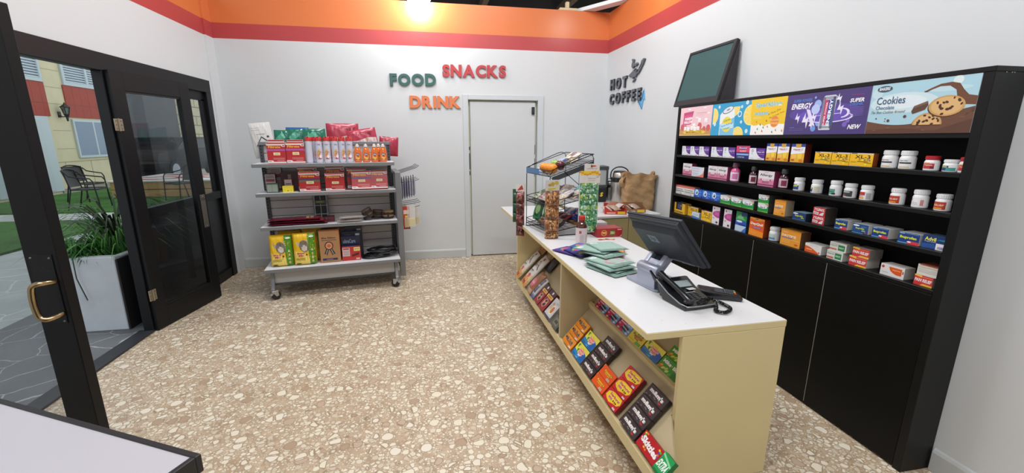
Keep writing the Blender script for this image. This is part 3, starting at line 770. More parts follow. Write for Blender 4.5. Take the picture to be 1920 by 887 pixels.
def slice_(A, cx, cy, r, a0=0, a1=2*PI):
    q = A.h/A.w
    A.ell(cx, cy, r*q, r, '#f0e6a0', 24, a0, a1); A.ell(cx, cy, 0.9*r*q, 0.9*r, '#f2d566', 24, a0, a1)
    for k in range(10):
        a = a0+(a1-a0)*k/10+0.2; u = r*0.85
        A.poly([(cx, cy), (cx+u*q*math.cos(a-0.03), cy+u*math.sin(a-0.03)), (cx+u*q*math.cos(a+0.03), cy+u*math.sin(a+0.03))], '#f8eeb8')
def p_marsh(A):
    A.rect(0, 0, 1, 1, '#eec9cf'); A.poly([(0, 0)] + [(0, 0.22)] + wavy(0, 1, 0.24, 0.02, 3) + [(1, 0)], '#c9955f')
    A.rect(0, 0.0, 1, 0.04, '#d9b777')
    for x, y, r in ((0.10, 0.30, 0.12), (0.66, 0.33, 0.12), (0.20, 0.27, 0.1), (0.92, 0.26, 0.11), (0.8, 0.24, 0.08)): A.circ(x, y, r, '#cf5f62')
    A.poly([(0.10, 0.36), (0.38, 0.40), (0.44, 0.86), (0.12, 0.82)], '#d6588a'); A.poly([(0.125, 0.72), (0.41, 0.76), (0.435, 0.84), (0.12, 0.80)], '#c24877')
    A.text('MARSH', 0.285, 0.60, 0.24, 0.10, '#ffffff', 0.04, shear=0.1, rot=0.05).text('MALLOW', 0.285, 0.48, 0.28, 0.10, '#ffffff', 0.04, rot=0.05)
    for x, y in ((0.2, 0.24), (0.3, 0.22), (0.42, 0.25), (0.52, 0.22), (0.62, 0.24), (0.48, 0.34), (0.64, 0.52), (0.84, 0.5)):
        A.rect(x-0.045, y-0.05, x+0.045, y+0.06, '#f6ecea').ell(x, y+0.06, 0.045, 0.022, '#ffffff')
    A.rect(0.2, 0.07, 0.78, 0.17, '#e8c843'); A.text('MARSHMALLOW', 0.49, 0.12, 0.5, 0.07, '#8a5a18', 0.02)
    A.poly([(0.12, 0.12), (0.2, 0.19), (0.2, 0.05)], '#e8c843').poly([(0.86, 0.12), (0.78, 0.19), (0.78, 0.05)], '#e8c843')
    for x, y in ((0.3, 0.92), (0.78, 0.93), (0.9, 0.75), (0.56, 0.62)): A.ell(x, y, 0.05, 0.022, '#faf3f4')
    A.text('sweet and soft treats', 0.7, 0.78, 0.3, 0.035, '#c98392').text('for everyone', 0.66, 0.71, 0.2, 0.03, '#c98392')
poster(3.362, 2.948, p_marsh, 'pink poster with marshmallows, farthest of the row')
def p_spark(A):
    A.rect(0, 0, 1, 1, '#2f9fcc')
    slice_(A, 0.02, 0.62, 0.26, -PI/2, PI/2); slice_(A, 0.33, 0.86, 0.30, PI, 2*PI+PI*0.0); slice_(A, 0.58, 0.58, 0.30); slice_(A, 0.42, 0.0, 0.26, 0, PI)
    for x, y, r in ((0.11, 0.9, 0.05), (0.06, 0.36, 0.06), (0.45, 0.84, 0.045), (0.52, 0.95, 0.06), (0.46, 0.39, 0.045), (0.545, 0.12, 0.06), (0.43, 0.63, 0.09)):
        A.circ(x, y, r, '#eef5f8'); A.circ(x, y, r*0.7, '#bfe0ee' if r < 0.08 else '#2f9fcc')
    A.poly([(0.60, 0), (1, 0), (1, 1), (0.57, 1), (0.585, 0.8), (0.58, 0.6), (0.60, 0.4)], '#eec52d')
    A.poly([(0.60, 0), (1, 0), (1, 0.28)] + [(1-0.4*i/12, 0.24+0.06*abs(math.sin(i*0.9))) for i in range(1, 13)], '#f4f2ee')
    # can
    A.poly([(0.14, 0.0), (0.37, 0.0), (0.355, 0.72), (0.33, 0.86), (0.19, 0.80), (0.135, 0.64)], '#e8eef2')
    A.poly([(0.15, 0.0), (0.365, 0.0), (0.36, 0.55), (0.14, 0.34)], '#7fc0e2')
    A.ell(0.252, 0.78, 0.085, 0.10, '#5c6370', rot=0.25).ell(0.252, 0.785, 0.075, 0.08, '#dfe4ea', rot=0.25).ell(0.255, 0.79, 0.028, 0.03, '#8e97a5', rot=0.25)
    A.circ(0.25, 0.34, 0.24, '#e9d94f').rect(0.155, 0.22, 0.35, 0.36, '#bfe2f2')
    A.text('Citrus', 0.25, 0.47, 0.10, 0.07, '#23304e', 0.01, rot=0.25, shear=0.2).text('Sparkling', 0.25, 0.325, 0.17, 0.07, '#2f8fc0', 0.02, rot=0.22).text('Water', 0.255, 0.22, 0.10, 0.06, '#2f8fc0', 0.02, rot=0.22)
    A.text('Sparkling', 0.79, 0.82, 0.31, 0.17, '#7dbdd0', 0.03, bg='#f4ecc0', bgo=0.02).text('water', 0.72, 0.60, 0.18, 0.11, '#7dbdd0', 0.03, bg='#f4ecc0', bgo=0.02)
    A.text('In Your Zen', 0.87, 0.62, 0.14, 0.05, '#3f3a20', 0, rot=0.3, shear=0.3).text('No Regrets Time', 0.90, 0.53, 0.17, 0.05, '#3f3a20', 0, rot=0.3, shear=0.3)
    A.circ(0.885, 0.36, 0.16, '#f0b060').circ(0.885, 0.36, 0.145, '#e48a38'); A.text('SUGAR', 0.885, 0.40, 0.09, 0.05, '#f6c98c', 0.02).text('FREE', 0.885, 0.31, 0.08, 0.05, '#f6c98c', 0.02)
    for i, (x, y) in enumerate(((0.66, 0.36), (0.71, 0.28), (0.78, 0.38), (0.80, 0.22), (0.68, 0.16), (0.74, 0.1), (0.9, 0.12), (0.86, 0.07), (0.66, 0.06), (0.97, 0.1), (0.75, 0.2))):
        A.poly([(x, y), (x+0.02, y-0.03), (x+0.01, y+0.05)], ('#d98032', '#3d7f86', '#c5522f')[i % 3])
    A.lines(0.62, 0.72, (0.49, 0.46), 0.012, '#f6e48e')
poster(2.946, 2.260, p_spark, 'blue and yellow sparkling water poster')
def bolt(A, x, y, s, c='#e9e4f5', fl=1):
    A.poly([(x, y), (x+0.03*s*fl, y+0.18*s), (x+0.035*s*fl, y+0.06*s), (x+0.07*s*fl, y+0.10*s), (x+0.05*s*fl, y-0.12*s), (x+0.04*s*fl, y)], c)
def p_energy(A):
    A.rect(0, 0, 1, 1, '#4b3f78'); A.ell(0.5, 0.5, 0.45, 0.22, '#5a479a').ell(0.5, 0.45, 0.32, 0.17, '#6a53b4').ell(0.52, 0.4, 0.2, 0.12, '#7d63c6')
    A.text('SUPER POWER', 0.215, 0.835, 0.25, 0.075, '#4f83d0', 0.02, shear=0.2).text('ENERGY', 0.21, 0.70, 0.27, 0.14, '#f3f0fa', 0.035, shear=0.2)
    for x, y, r, c in ((0.42, 0.72, 0.1, '#9db8ea'), (0.4, 0.6, 0.12, '#b9c8f2'), (0.40, 0.14, 0.07, '#6f9ae0'), (0.46, 0.28, 0.09, '#8ea6e6'), (0.8, 0.3, 0.05, '#7f66c0'), (0.77, 0.22, 0.06, '#7a63bb'), (0.38, 0.88, 0.03, '#8fa4e6')): A.circ(x, y, r, c)
    # swirl
    for rx, ry, c in ((0.30, 0.13, '#e6def8'), (0.275, 0.108, '#6a53b4')): A.ell(0.55, 0.40, rx, ry, c, 30, PI*0.95, 2.25*PI)
    A.ell(0.72, 0.48, 0.09, 0.11, '#e6def8', 24, -PI/2, PI/2).ell(0.71, 0.48, 0.07, 0.09, '#6a53b4', 24, -PI/2, PI/2)
    for a in ((0.14, 0.38, 0.9), (0.24, 0.30, 1.3), (0.36, 0.38, 0.9), (0.64, 0.78, 0.8), (0.66, 0.55, 1.0), (0.34, 0.2, 0.7)): bolt(A, *a)
    A.poly([(0.28, 0.62), (0.33, 0.60), (0.42, 0.20), (0.36, 0.24)], '#e6def8')
    # slim can
    A.poly([(0.475, 0.10), (0.605, 0.10), (0.625, 0.16), (0.645, 0.86), (0.62, 0.90), (0.50, 0.90), (0.485, 0.86), (0.465, 0.16)], '#c9cdda')
    A.rect(0.478, 0.13, 0.51, 0.86, '#7d8498').rect(0.60, 0.13, 0.632, 0.86, '#555c72').rect(0.505, 0.22, 0.55, 0.80, '#c33a66').rect(0.55, 0.22, 0.605, 0.80, '#2d4fa0')
    for y in (0.15, 0.18, 0.82, 0.85): A.rect(0.475, y, 0.636, y+0.012, '#3c4152')
    A.text('ENERGY', 0.578, 0.50, 0.27, 0.085, '#ffffff', 0.03, rot=PI/2-0.05).text('SUPER POWER', 0.528, 0.48, 0.24, 0.045, '#f4e8f0', 0.02, rot=PI/2-0.05)
    A.text('SUPER', 0.87, 0.735, 0.15, 0.085, '#f3f0fa', 0.035, shear=0.2).text('POWER', 0.87, 0.85, 0.13, 0.02, '#c34a72').text('DRINK', 0.87, 0.65, 0.14, 0.06, '#4f83d0', 0.02)
    A.lines(0.80, 0.95, (0.58, 0.545, 0.51, 0.475, 0.44, 0.405), 0.010, '#7666a8'); A.lines(0.07, 0.27, (0.14, 0.105), 0.008, '#7666a8').rect(0.08, 0.17, 0.15, 0.185, '#4f83d0')
    A.text('NEW', 0.88, 0.16, 0.13, 0.10, '#f3f0fa', 0.035, shear=0.25)
poster(2.258, 1.765, p_energy, 'purple energy drink poster with a slim can')
def cookie(A, cx, cy, rx, ry, seed, half=False):
    k = dict(a0=0.0, a1=PI) if half else {}
    A.ell(cx-0.008, cy-0.02, rx, ry, '#5a3b2c', 26, **k); A.ell(cx, cy, rx, ry, '#c79c62', 26, **k); A.ell(cx, cy+0.0, rx*0.86, ry*0.86, '#d8b078', 26, **k)
    rnd = random.Random(seed)
    for i in range(13):
        a = 2*PI*i/13*(0.5 if half else 1)+0.15; q = rnd.choice((0.35, 0.62, 0.8))
        x, y = cx+rx*q*math.cos(a), cy+ry*q*math.sin(a); s = rnd.uniform(0.012, 0.020)
        A.ell(x, y, s, s*1.3, '#4d3026', 7, rot=rnd.uniform(0, 3))
def p_cook(A):
    A.rect(0, 0, 1, 1, '#a9cfdd'); A.ell(0.35, 0.6, 0.34, 0.2, '#c9dfe6').ell(0.33, 0.62, 0.25, 0.13, '#dbe7ec').circ(0.82, 0.93, 0.08, '#d9e6e8').circ(0.07, 0.82, 0.11, '#c2dae2').ell(0.75, 0.8, 0.2, 0.05, '#bcd9e2')
    A.poly([(0, 0), (0, 0.26)] + [(i/20, 0.26-0.09*math.sin(PI*min(1, i/14))+0.20*max(0, (i-11)/9)) for i in range(1, 21)] + [(1, 0)], '#6b4a3b')
    A.poly([(0, 0.0), (0, 0.08), (0.4, 0.10), (0.7, 0.05), (1, 0.25), (1, 0)], '#5c3f33')
    # chocolate ribbon
    pts = [(0.55, 0.775), (0.565, 0.80), (0.60, 0.83), (0.68, 0.89), (0.77, 0.905), (0.84, 0.87), (0.88, 0.76), (0.93, 0.66), (1.0, 0.63), (1.0, 0.48), (0.9, 0.5), (0.84, 0.62), (0.82, 0.76), (0.76, 0.84), (0.68, 0.845), (0.61, 0.80), (0.57, 0.76)]
    A.poly(pts, '#6d4836').ell(0.557, 0.775, 0.016, 0.014, '#5c3b2c')
    cookie(A, 0.62, 0.16, 0.135, 0.22, 3, half=True); cookie(A, 0.765, 0.49, 0.155, 0.185, 5)
    A.poly([(0.455, 0.42), (0.475, 0.52), (0.595, 0.60), (0.605, 0.52), (0.58, 0.44), (0.47, 0.37)], '#5f4438').poly([(0.475, 0.52), (0.595, 0.60), (0.60, 0.56), (0.48, 0.48)], '#7a5c4c')
    A.ell(0.14, 0.90, 0.082, 0.062, '#4a6172').ell(0.14, 0.90, 0.074, 0.054, '#3d5364').text('BAKERS', 0.14, 0.905, 0.115, 0.06, '#eaf0f2', 0.03, shear=0.15)
    A.text('Cookies', 0.225, 0.665, 0.30, 0.15, '#36597b', 0.01).text('Chocolate', 0.175, 0.525, 0.20, 0.075, '#36597b', 0.005).text('The Best Cookies Around', 0.21, 0.435, 0.36, 0.055, '#5d5a62', 0, shear=0.3)
    for x, y, r in ((0.10, 0.31, 0.015), (0.20, 0.30, 0.012), (0.235, 0.26, 0.028), (0.40, 0.33, 0.030), (0.985, 0.40, 0.03), (0.945, 0.34, 0.015), (0.2, 0.25, 0.01)): A.circ(x, y, r, '#5a4238')
    for x, y in ((0.1, 0.07), (0.25, 0.12), (0.55, 0.12), (0.6, 0.06), (0.92, 0.28)): A.ell(x, y, 0.02, 0.005, '#8e6c5c')
poster(1.763, 1.347, p_cook, 'chocolate cookie poster, nearest of the row')

# small easel chalkboard standing on top of the cabinet
t = thing('chalkboard', 'small green chalkboard in a black wooden frame leaning on top of the cabinet', 'chalkboard', (2.15, 3.20, CZ))
P0 = Vector((2.075-2.15, 0, 0.002)); P1 = Vector((2.192-2.15, 0, 0.437)); dn = (P1-P0).normalized(); nn = Vector((-dn.z, 0, dn.x))
bw0, bw1 = 2.925-3.20, 3.50-3.20
FR = M('#242227', 0.6, noise=0.3, nscale=20)
mx = Matrix((( 0, dn.x, -nn.x, P0.x), (-1, 0, 0, bw1), (0, dn.z, -nn.z, P0.z), (0, 0, 0, 1)))
w_, h_ = bw1-bw0, (P1-P0).length
b = MB()
b.prism([(0, 0), (w_, 0), (w_, 0.045), (0, 0.045)], 'z', 0, 0.018, FR, 0.002, mx=mx); b.prism([(0, h_-0.02), (w_, h_-0.02), (w_, h_), (0, h_)], 'z', 0, 0.018, FR, 0.002, mx=mx)
b.prism([(0, 0.04), (0.018, 0.04), (0.018, h_-0.015), (0, h_-0.015)], 'z', 0, 0.018, FR, 0.002, mx=mx); b.prism([(w_-0.03, 0.04), (w_, 0.04), (w_, h_-0.015), (w_-0.03, h_-0.015)], 'z', 0, 0.018, FR, 0.002, mx=mx)
b.build('frame', t)
b = MB(); b.prism([(0.017, 0.043), (w_-0.028, 0.043), (w_-0.028, h_-0.018), (0.017, h_-0.018)], 'z', 0.006, 0.014, M('#2e5152', 0.7, noise=0.08, nscale=6), mx=mx); b.build('board', t)
b = MB(); b.prism([(P0.x+0.022, 0.0), (P1.x+0.020, 0.43), (0.068, 0.43), (0.068, 0.0)], 'y', bw0, bw1, M('#3a363a', 0.7, noise=0.2, nscale=20), 0.002); b.build('rear_support', t)

# ---------------------------------------------------------------- products in the cabinet
def carton(w, h, d, side, art, rough=0.35, top=None):
    b = MB(); b.box(-w/2, 0, 0, w/2, d, h, M(side, 0.45), 0.0008)
    A = Art(w, h, 0.0002); art(A); b.art(A, (-w/2, -0.0001, 0), (1, 0, 0), (0, 0, 1), rough)
    if top:
        A = Art(w, d); A.rect(0.01, 0.02, 0.99, 0.98, top); b.art(A, (-w/2, 0, h+0.0001), (1, 0, 0), (0, 1, 0), rough)
    return b
def a_purple(A):
    A.rect(0, 0, 1, 1, '#e4e6ea'); pts = [(0.42, 1), (1, 1), (1, 0.14)] + [(0.42+0.58*(1-math.cos(a)), 1-0.88*math.sin(a)) for a in [PI/2*(1-i/10) for i in range(1, 10)]]
    A.poly(pts, '#5b2a8e').circ(0.2, 0.78, 0.12, '#3b3566').circ(0.2, 0.78, 0.075, '#e4e6ea').circ(0.19, 0.52, 0.09, '#a9cfe2')
    A.text('allergy relief', 0.74, 0.66, 0.44, 0.15, '#f4f0fa', 0.02, shear=0.15); A.lines(0.6, 0.95, (0.82, 0.48), 0.03, '#a887cc').rect(0.6, 0.06, 0.85, 0.10, '#d8906a').rect(0.08, 0.1, 0.3, 0.13, '#b9c3cc')
def a_antihist(A):
    A.rect(0, 0, 1, 1, '#1f2c74').rect(0, 0.5, 1, 1, '#d8406e'); A.ell(0.5, 0.82, 0.33, 0.10, '#51458c').text('Benadryl', 0.5, 0.82, 0.55, 0.15, '#f4eef6', 0.02, shear=0.15)
    A.text('ALLERGY', 0.52, 0.6, 0.5, 0.10, '#ffd0c0', 0.03).rect(0.05, 0.27, 0.95, 0.40, '#8fb3df').text('ULTRATABS', 0.4, 0.12, 0.5, 0.09, '#c8d4ee', 0.02)
def a_vitc(A):
    A.rect(0, 0, 1, 1, '#e9b23d').rect(0, 0.55, 1, 1, '#eef0f4').rect(0, 0.84, 1, 1, '#27459a').poly([(0.33, 0.8), (0.67, 0.8), (0.72, 1), (0.3, 1)], '#d8a84c')
    A.poly([(0, 0.42), (1, 0.52), (1, 0.62), (0, 0.60)], '#eef0f4').text('Vitamin C', 0.5, 0.70, 0.72, 0.09, '#b0342e', 0.02, rot=0.04).text('energy drink mix', 0.55, 0.62, 0.5, 0.04, '#b0342e')
    A.poly([(0.55, 0.2), (0.8, 0.2), (0.85, 0.5), (0.5, 0.48)], '#f2cf45').rect(0.08, 0.2, 0.45, 0.42, '#efc05a').ell(0.2, 0.12, 0.13, 0.04, '#c8452c').ell(0.8, 0.10, 0.16, 0.07, '#dd7e2c')
def a_xl3(A):
    A.rect(0, 0, 1, 1, '#eebc24').rect(0, 0.93, 1, 1, '#d5d3dd').rect(0.05, 0.94, 0.3, 0.99, '#4c4470'); A.text('XL-3', 0.55, 0.72, 0.66, 0.27, '#1c1410', 0.015).text('F   RTE', 0.66, 0.48, 0.5, 0.13, '#3c5a78', 0.02, shear=0.2).circ(0.57, 0.48, 0.06, '#f4e25a')
    A.rect(0.35, 0.34, 0.8, 0.38, '#54431a').circ(0.72, 0.18, 0.10, '#f5dd42').lines(0.06, 0.3, (0.35, 0.30), 0.025, '#b98c18').rect(0.0, 0.0, 0.5, 0.05, '#b9b2b0').rect(0.65, 0.27, 0.97, 0.30, '#54431a')
def a_allergy(A):
    A.rect(0, 0, 1, 1, '#e2dfe2').rect(0, 0.14, 1, 0.42, '#cf7f9c').rect(0, 0.42, 1, 0.52, '#ddb0c0').rect(0, 0, 1, 0.07, '#c96f92').rect(0, 0.07, 1, 0.14, '#7b3157')
    A.text('Allergy', 0.5, 0.72, 0.78, 0.2, '#3a3040', 0.015).ell(0.5, 0.43, 0.28, 0.07, '#ead8de').text('MULTI-SYMPTOM', 0.5, 0.43, 0.34, 0.05, '#a33b64', 0.01).circ(0.22, 0.43, 0.05, '#8e2c44').circ(0.79, 0.43, 0.05, '#8e2c44')
    A.lines(0.28, 0.72, (0.33, 0.28, 0.23), 0.018, '#a04c74').text('CHILDREN', 0.5, 0.90, 0.25, 0.035, '#7d6a78')
def a_salmon(A):
    A.rect(0, 0, 1, 1, '#d7dbe6').poly([(0.3, 0), (1, 0), (1, 0.75), (0.9, 0.35), (0.65, 0.12)], '#e08169'); A.lines(0.08, 0.6, (0.84, 0.78, 0.6, 0.54, 0.36, 0.3, 0.18), 0.02, '#9aa0bc')
def a_bronch(A):
    A.rect(0, 0, 1, 1, '#dcdad8').rect(0, 0.78, 1, 1, '#cf6a58').text('bronchial', 0.45, 0.58, 0.75, 0.15, '#2d2b30', 0.02).lines(0.05, 0.95, (0.38, 0.34), 0.03, '#39373c').text('relief tablets', 0.4, 0.2, 0.6, 0.08, '#55515a').rect(0.6, 0.06, 0.75, 0.12, '#8a6a50')
def a_blue(A):
    A.rect(0, 0, 1, 1, '#1d5fc4').poly([(0, 0.2), (0.5, 0.15), (0.55, 1), (0, 1)], '#3f8ae0').poly([(0, 0), (1, 0), (1, 0.2), (0, 0.28)], '#123c94').circ(0.36, 0.62, 0.33, '#e2eef8').circ(0.36, 0.60, 0.2, '#2a4a6c').circ(0.30, 0.70, 0.12, '#b9d2e8').lines(0.62, 0.95, (0.75, 0.66, 0.4), 0.04, '#7fb1ee').poly([(0.4, 0.1), (0.8, 0.18), (0.6, 0.25)], '#6fa8ec')
def a_green(A):
    A.rect(0, 0, 1, 1, '#1f9040').poly([(0, 0.6), (0.4, 0.4), (1, 0.75), (1, 1), (0, 1)], '#d9dddb').poly([(0, 0), (1, 0), (1, 0.12), (0, 0.04)], '#7cc24a').ell(0.48, 0.56, 0.42, 0.17, '#eef0f0').text('Gas-X', 0.48, 0.56, 0.55, 0.26, '#23355c', 0.02, shear=0.25).poly([(0.6, 0.97), (1, 0.97), (1, 0.78)], '#c9806a')
def a_daytime(A):
    A.rect(0, 0, 1, 1, '#e59a34').rect(0, 0.9, 1, 1, '#dc8a26').text('DAYTIME', 0.42, 0.62, 0.72, 0.15, '#f7e7c8', 0.03).rect(0.06, 0.46, 0.62, 0.53, '#7f7aa6').lines(0.08, 0.5, (0.36, 0.28, 0.20), 0.02, '#f0c47c').rect(0.55, 0.40, 0.98, 0.425, '#f2c98a').ell(0.82, 0.17, 0.09, 0.05, '#c8571e').text('severe', 0.24, 0.84, 0.25, 0.05, '#f7e7c8')
def a_pm(A):
    A.rect(0, 0, 1, 1, '#1c3c6c').rect(0, 0.0, 1, 0.1, '#3c6ea6').ell(0.22, 0.82, 0.2, 0.1, '#d6dde6').text('Ibuprofen', 0.5, 0.52, 0.6, 0.3, '#c9d94a', 0.03).text('PM', 0.78, 0.3, 0.2, 0.18, '#c9d94a', 0.03)
def a_tyl(A):
    A.rect(0, 0, 1, 1, '#c22a30').text('TYLENOL', 0.5, 0.74, 0.88, 0.32, '#f6eeee', 0.03, shear=0.15).poly([(0.02, 0.18), (0.45, 0.1), (0.5, 0.42), (0.02, 0.5)], '#d9cfd2').poly([(0.5, 0.1), (0.85, 0.08), (0.92, 0.5), (0.7, 0.42)], '#d8dbe6').poly([(0.58, 0.3), (0.75, 0.36), (0.72, 0.45)], '#4f74b4').lines(0.05, 0.4, (0.33, 0.25), 0.03, '#a83a3e')
def a_ibu(A):
    A.rect(0, 0, 1, 1, '#1d4080').rect(0, 0, 1, 0.12, '#5a94c8').poly([(0.45, 0), (1, 0), (1, 0.28), (0.5, 0.3)], '#d6404c').ell(0.55, 0.2, 0.10, 0.07, '#f4e8ea').text('Ibuprofen', 0.48, 0.56, 0.78, 0.32, '#e3ea3c', 0.035).rect(0.05, 0.88, 0.3, 0.96, '#9dc2e6').rect(0.35, 0.9, 0.95, 0.95, '#5f90c4')
def a_ibu2(A):
    A.rect(0, 0, 1, 1, '#1f4a84').ell(0.22, 0.82, 0.2, 0.09, '#e4ecf2').text('Ibuprofen', 0.48, 0.52, 0.55, 0.24, '#d3e04a', 0.03).text('PM', 0.72, 0.3, 0.2, 0.14, '#d3e04a', 0.03).circ(0.86, 0.14, 0.08, '#c24a4a').rect(0, 0, 0.7, 0.06, '#5f9fd0').rect(0.55, 0.72, 0.9, 0.76, '#6aa2d2')
def a_advil(A):
    A.rect(0, 0, 1, 1, '#1c3872').poly([(0, 0.35), (0.5, 0.42), (0.6, 0.1), (0, 0)], '#2c5494').text('Advil', 0.32, 0.75, 0.46, 0.28, '#e6e04a', 0.03).text('Liqui-Gels', 0.33, 0.54, 0.46, 0.1, '#cfd8ea', 0.01).poly([(0.55, 0.75), (1, 0.7), (1, 0.85)], '#2f8f9c').rect(0.58, 0.02, 0.99, 0.5, '#e8e6ee')
    for k in range(9): A.rect(0.66+k*0.03, 0.08, 0.675+k*0.03, 0.28, '#5c568c')
def a_eye(A): A.rect(0, 0, 1, 1, '#d3dde6').poly([(0, 0), (1, 0), (1, 0.25), (0, 0.4)], '#3f78c0').lines(0.12, 0.85, (0.72, 0.55), 0.05, '#7fae9c')
def a_pinktall(A):
    A.rect(0, 0, 1, 1, '#e4e2e8').circ(0.26, 0.88, 0.055, '#c0406c').text('vision', 0.65, 0.88, 0.35, 0.04, '#9a96a8').poly([(1, 0.38), (1, 0.80)] + [(1-0.92*math.cos(a), 0.58+0.21*math.sin(a)) for a in [PI/2-PI*i/12 for i in range(1, 12)]], '#c04a9a').lines(0.4, 0.9, (0.66, 0.6, 0.54), 0.02, '#dc9cc8').ell(0.25, 0.34, 0.12, 0.04, '#dd9a58').ell(0.7, 0.12, 0.14, 0.06, '#6a3c44')
def a_gb(A):
    A.rect(0, 0, 1, 1, '#2c8a4c').poly([(0, 0.6), (0.4, 0.85), (0.9, 0.6)], '#5cb874').rect(0.5, 0.8, 1, 1, '#28406a').lines(0.15, 0.7, (0.74, 0.68), 0.025, '#9ed8a8').rect(0, 0, 1, 0.55, '#2a58b0').rect(0, 0, 1, 0.3, '#bfd2e6').ell(0.35, 0.5, 0.28, 0.05, '#dfe8f4').rect(0.3, 0.32, 0.9, 0.38, '#1c3c80').poly([(0.6, 0), (1, 0), (1, 0.28)], '#3e74c4')
def a_dayquil(A):
    A.rect(0, 0, 1, 1, '#e2602a').poly([(0, 0), (1, 0), (1, 0.28), (0, 0.38)], '#f0902c').poly([(0, 0.92), (0.5, 0.84), (1, 0.92), (1, 1), (0, 1)], '#f09a3a').rect(0.38, 0.9, 0.58, 0.97, '#6a7d5c').text('DayQuil', 0.5, 0.66, 0.84, 0.17, '#faf2ea', 0.04, shear=0.12).ell(0.52, 0.47, 0.3, 0.045, '#6a58a4').rect(0.3, 0.46, 0.75, 0.48, '#cfc4e4').lines(0.15, 0.55, (0.2, 0.13), 0.015, '#f6c070')
def a_ow(A):
    A.rect(0, 0, 1, 1, '#e2dfdd').poly([(0.35, 0.85), (0.9, 0.85), (0.9, 0.25)] + [(0.35+0.45*(i/8), 0.85-0.62*(1-(1-i/8)**2)**0.5*1.0) for i in range(7, 0, -1)], '#dd5a22').circ(0.1, 0.75, 0.12, '#c8424c').text('aspirin', 0.68, 0.62, 0.34, 0.12, '#f6c8a0', 0.02).rect(0.93, 0.45, 0.97, 0.7, '#8a3a44').lines(0.08, 0.35, (0.3,), 0.03, '#b5b0b0')
def a_ow2(A):
    A.rect(0, 0, 1, 1, '#e2dfdd').poly([(0, 0), (0.9, 0)] + [(0.9-0.9*i/8, 0.08+0.62*math.sin(PI/2*i/8)) for i in range(1, 9)], '#dd5f26').rect(0.1, 0.3, 0.45, 0.4, '#f2b48c').circ(0.88, 0.2, 0.09, '#c8424c').rect(0.3, 0.85, 0.8, 0.88, '#c5c2c2')
def a_gw(A):
    A.rect(0, 0, 1, 1, '#d7dad6').rect(0.52, 0.12, 0.92, 0.75, '#2a8048').text('NIGHT', 0.72, 0.45, 0.3, 0.2, '#cfe8d2', 0.03).rect(0.0, 0.1, 0.45, 0.28, '#c9684c').text('sleep aid', 0.25, 0.6, 0.42, 0.16, '#4a5450', 0.01).rect(0.05, 0.78, 0.9, 0.82, '#9fa6a2')
def a_pr(A):
    A.rect(0, 0, 1, 1, '#cf3a3c').poly([(0, 0.88), (0.4, 0.78), (0.4, 1), (0, 1)], '#eec03c').poly([(0.35, 0.02), (1, 0.02), (1, 0.18), (0.5, 0.2)], '#eebf3a').text('PAIN RELIEF', 0.5, 0.52, 0.9, 0.32, '#f6eceb', 0.04, shear=0.1).rect(0.4, 0.82, 0.95, 0.87, '#e89a7a')
def a_wp(A):
    A.rect(0, 0, 1, 1, '#dcdad6').lines(0.06, 0.94, (0.55, 0.42, 0.3), 0.03, '#a9a8a4').rect(0.06, 0.74, 0.94, 0.78, '#c9c268').rect(0.1, 0.94, 1, 1, '#b8483a')

XI = 2.092
def lab_patch(b, r, a0, a1, z0, z1, c, n=6):
    """curved patch on a cylinder, angle 0 faces -y, positive to the right"""
    vs = []; mt = M(c, 0.4)
    for i in range(n+1):
        a = a0+(a1-a0)*i/n; x, y = r*math.sin(a), -r*math.cos(a)
        vs += [(x, y, z0), (x, y, z1)]
    b.add(vs, [(2*i, 2*i+2, 2*i+3, 2*i+1) for i in range(n)], mt)
def lab_text(b, s, r, a, z, w, h, c, bold=0.02, rot=False):
    vs, fs, ar = text_geo(s, bold); out = []
    for x, y in vs:
        X = (x-0.5)*w; Z = (y-0.5)*h
        if rot: X, Z = -Z*1.0, X
        an = a+X/r; out.append((r*math.sin(an), -r*math.cos(an), z+Z))
    b.add(out, fs, M(c, 0.4))
def pill_bottle(label, loc, dia, h, cap, stripes, group='pill bottles in the cabinet', cy=None, twist=0.0):
    r = dia/2; t = thing('pill_bottle', label, 'bottle', loc, R(-90)+twist, group)
    W_ = M('#e6e7e8', 0.35); c0 = (0, r, 0)
    b = MB(); b.lathe([(0, 0), (r*0.92, 0), (r, h*0.03), (r, h*0.60), (r*0.86, h*0.72), (r*0.80, h*0.75), (0, h*0.75)], W_, 20, c0); b.build('bottle_body', t, smooth=40)
    b = MB(); b.lathe([(r*0.88, h*0.745), (r*0.92, h*0.76), (r*0.92, h*0.975), (r*0.86, h), (0, h)], M(cap, 0.4), 22, c0)
    for k in range(22):
        a = 2*PI*k/22; b.box(-0.0006, -0.0006, h*0.77, 0.0006, 0.0006, h*0.96, M(cap, 0.4), mx=Matrix.Translation((r*0.925*math.cos(a), r+r*0.925*math.sin(a), 0)))
    b.build('cap', t, smooth=40)
    b = MB(); q = []
    lab_patch(b, r+0.0003, -1.7, 1.7, h*0.07, h*0.57, '#e9e9ea', 12)
    for i, (a0, a1, z0, z1, c) in enumerate(stripes):
        if isinstance(c, tuple): lab_text(b, c[0], r+0.0008, (a0+a1)/2, h*(z0+z1)/2, (a1-a0)*r, h*(z1-z0), c[1])
        else: lab_patch(b, r+0.0005+0.00008*i, a0, a1, h*z0, h*z1, c, 8)
    for i in range(len(b.v)): b.v[i] = b.v[i]+Vector((0, r, 0))
    b.build('label', t)
    return t
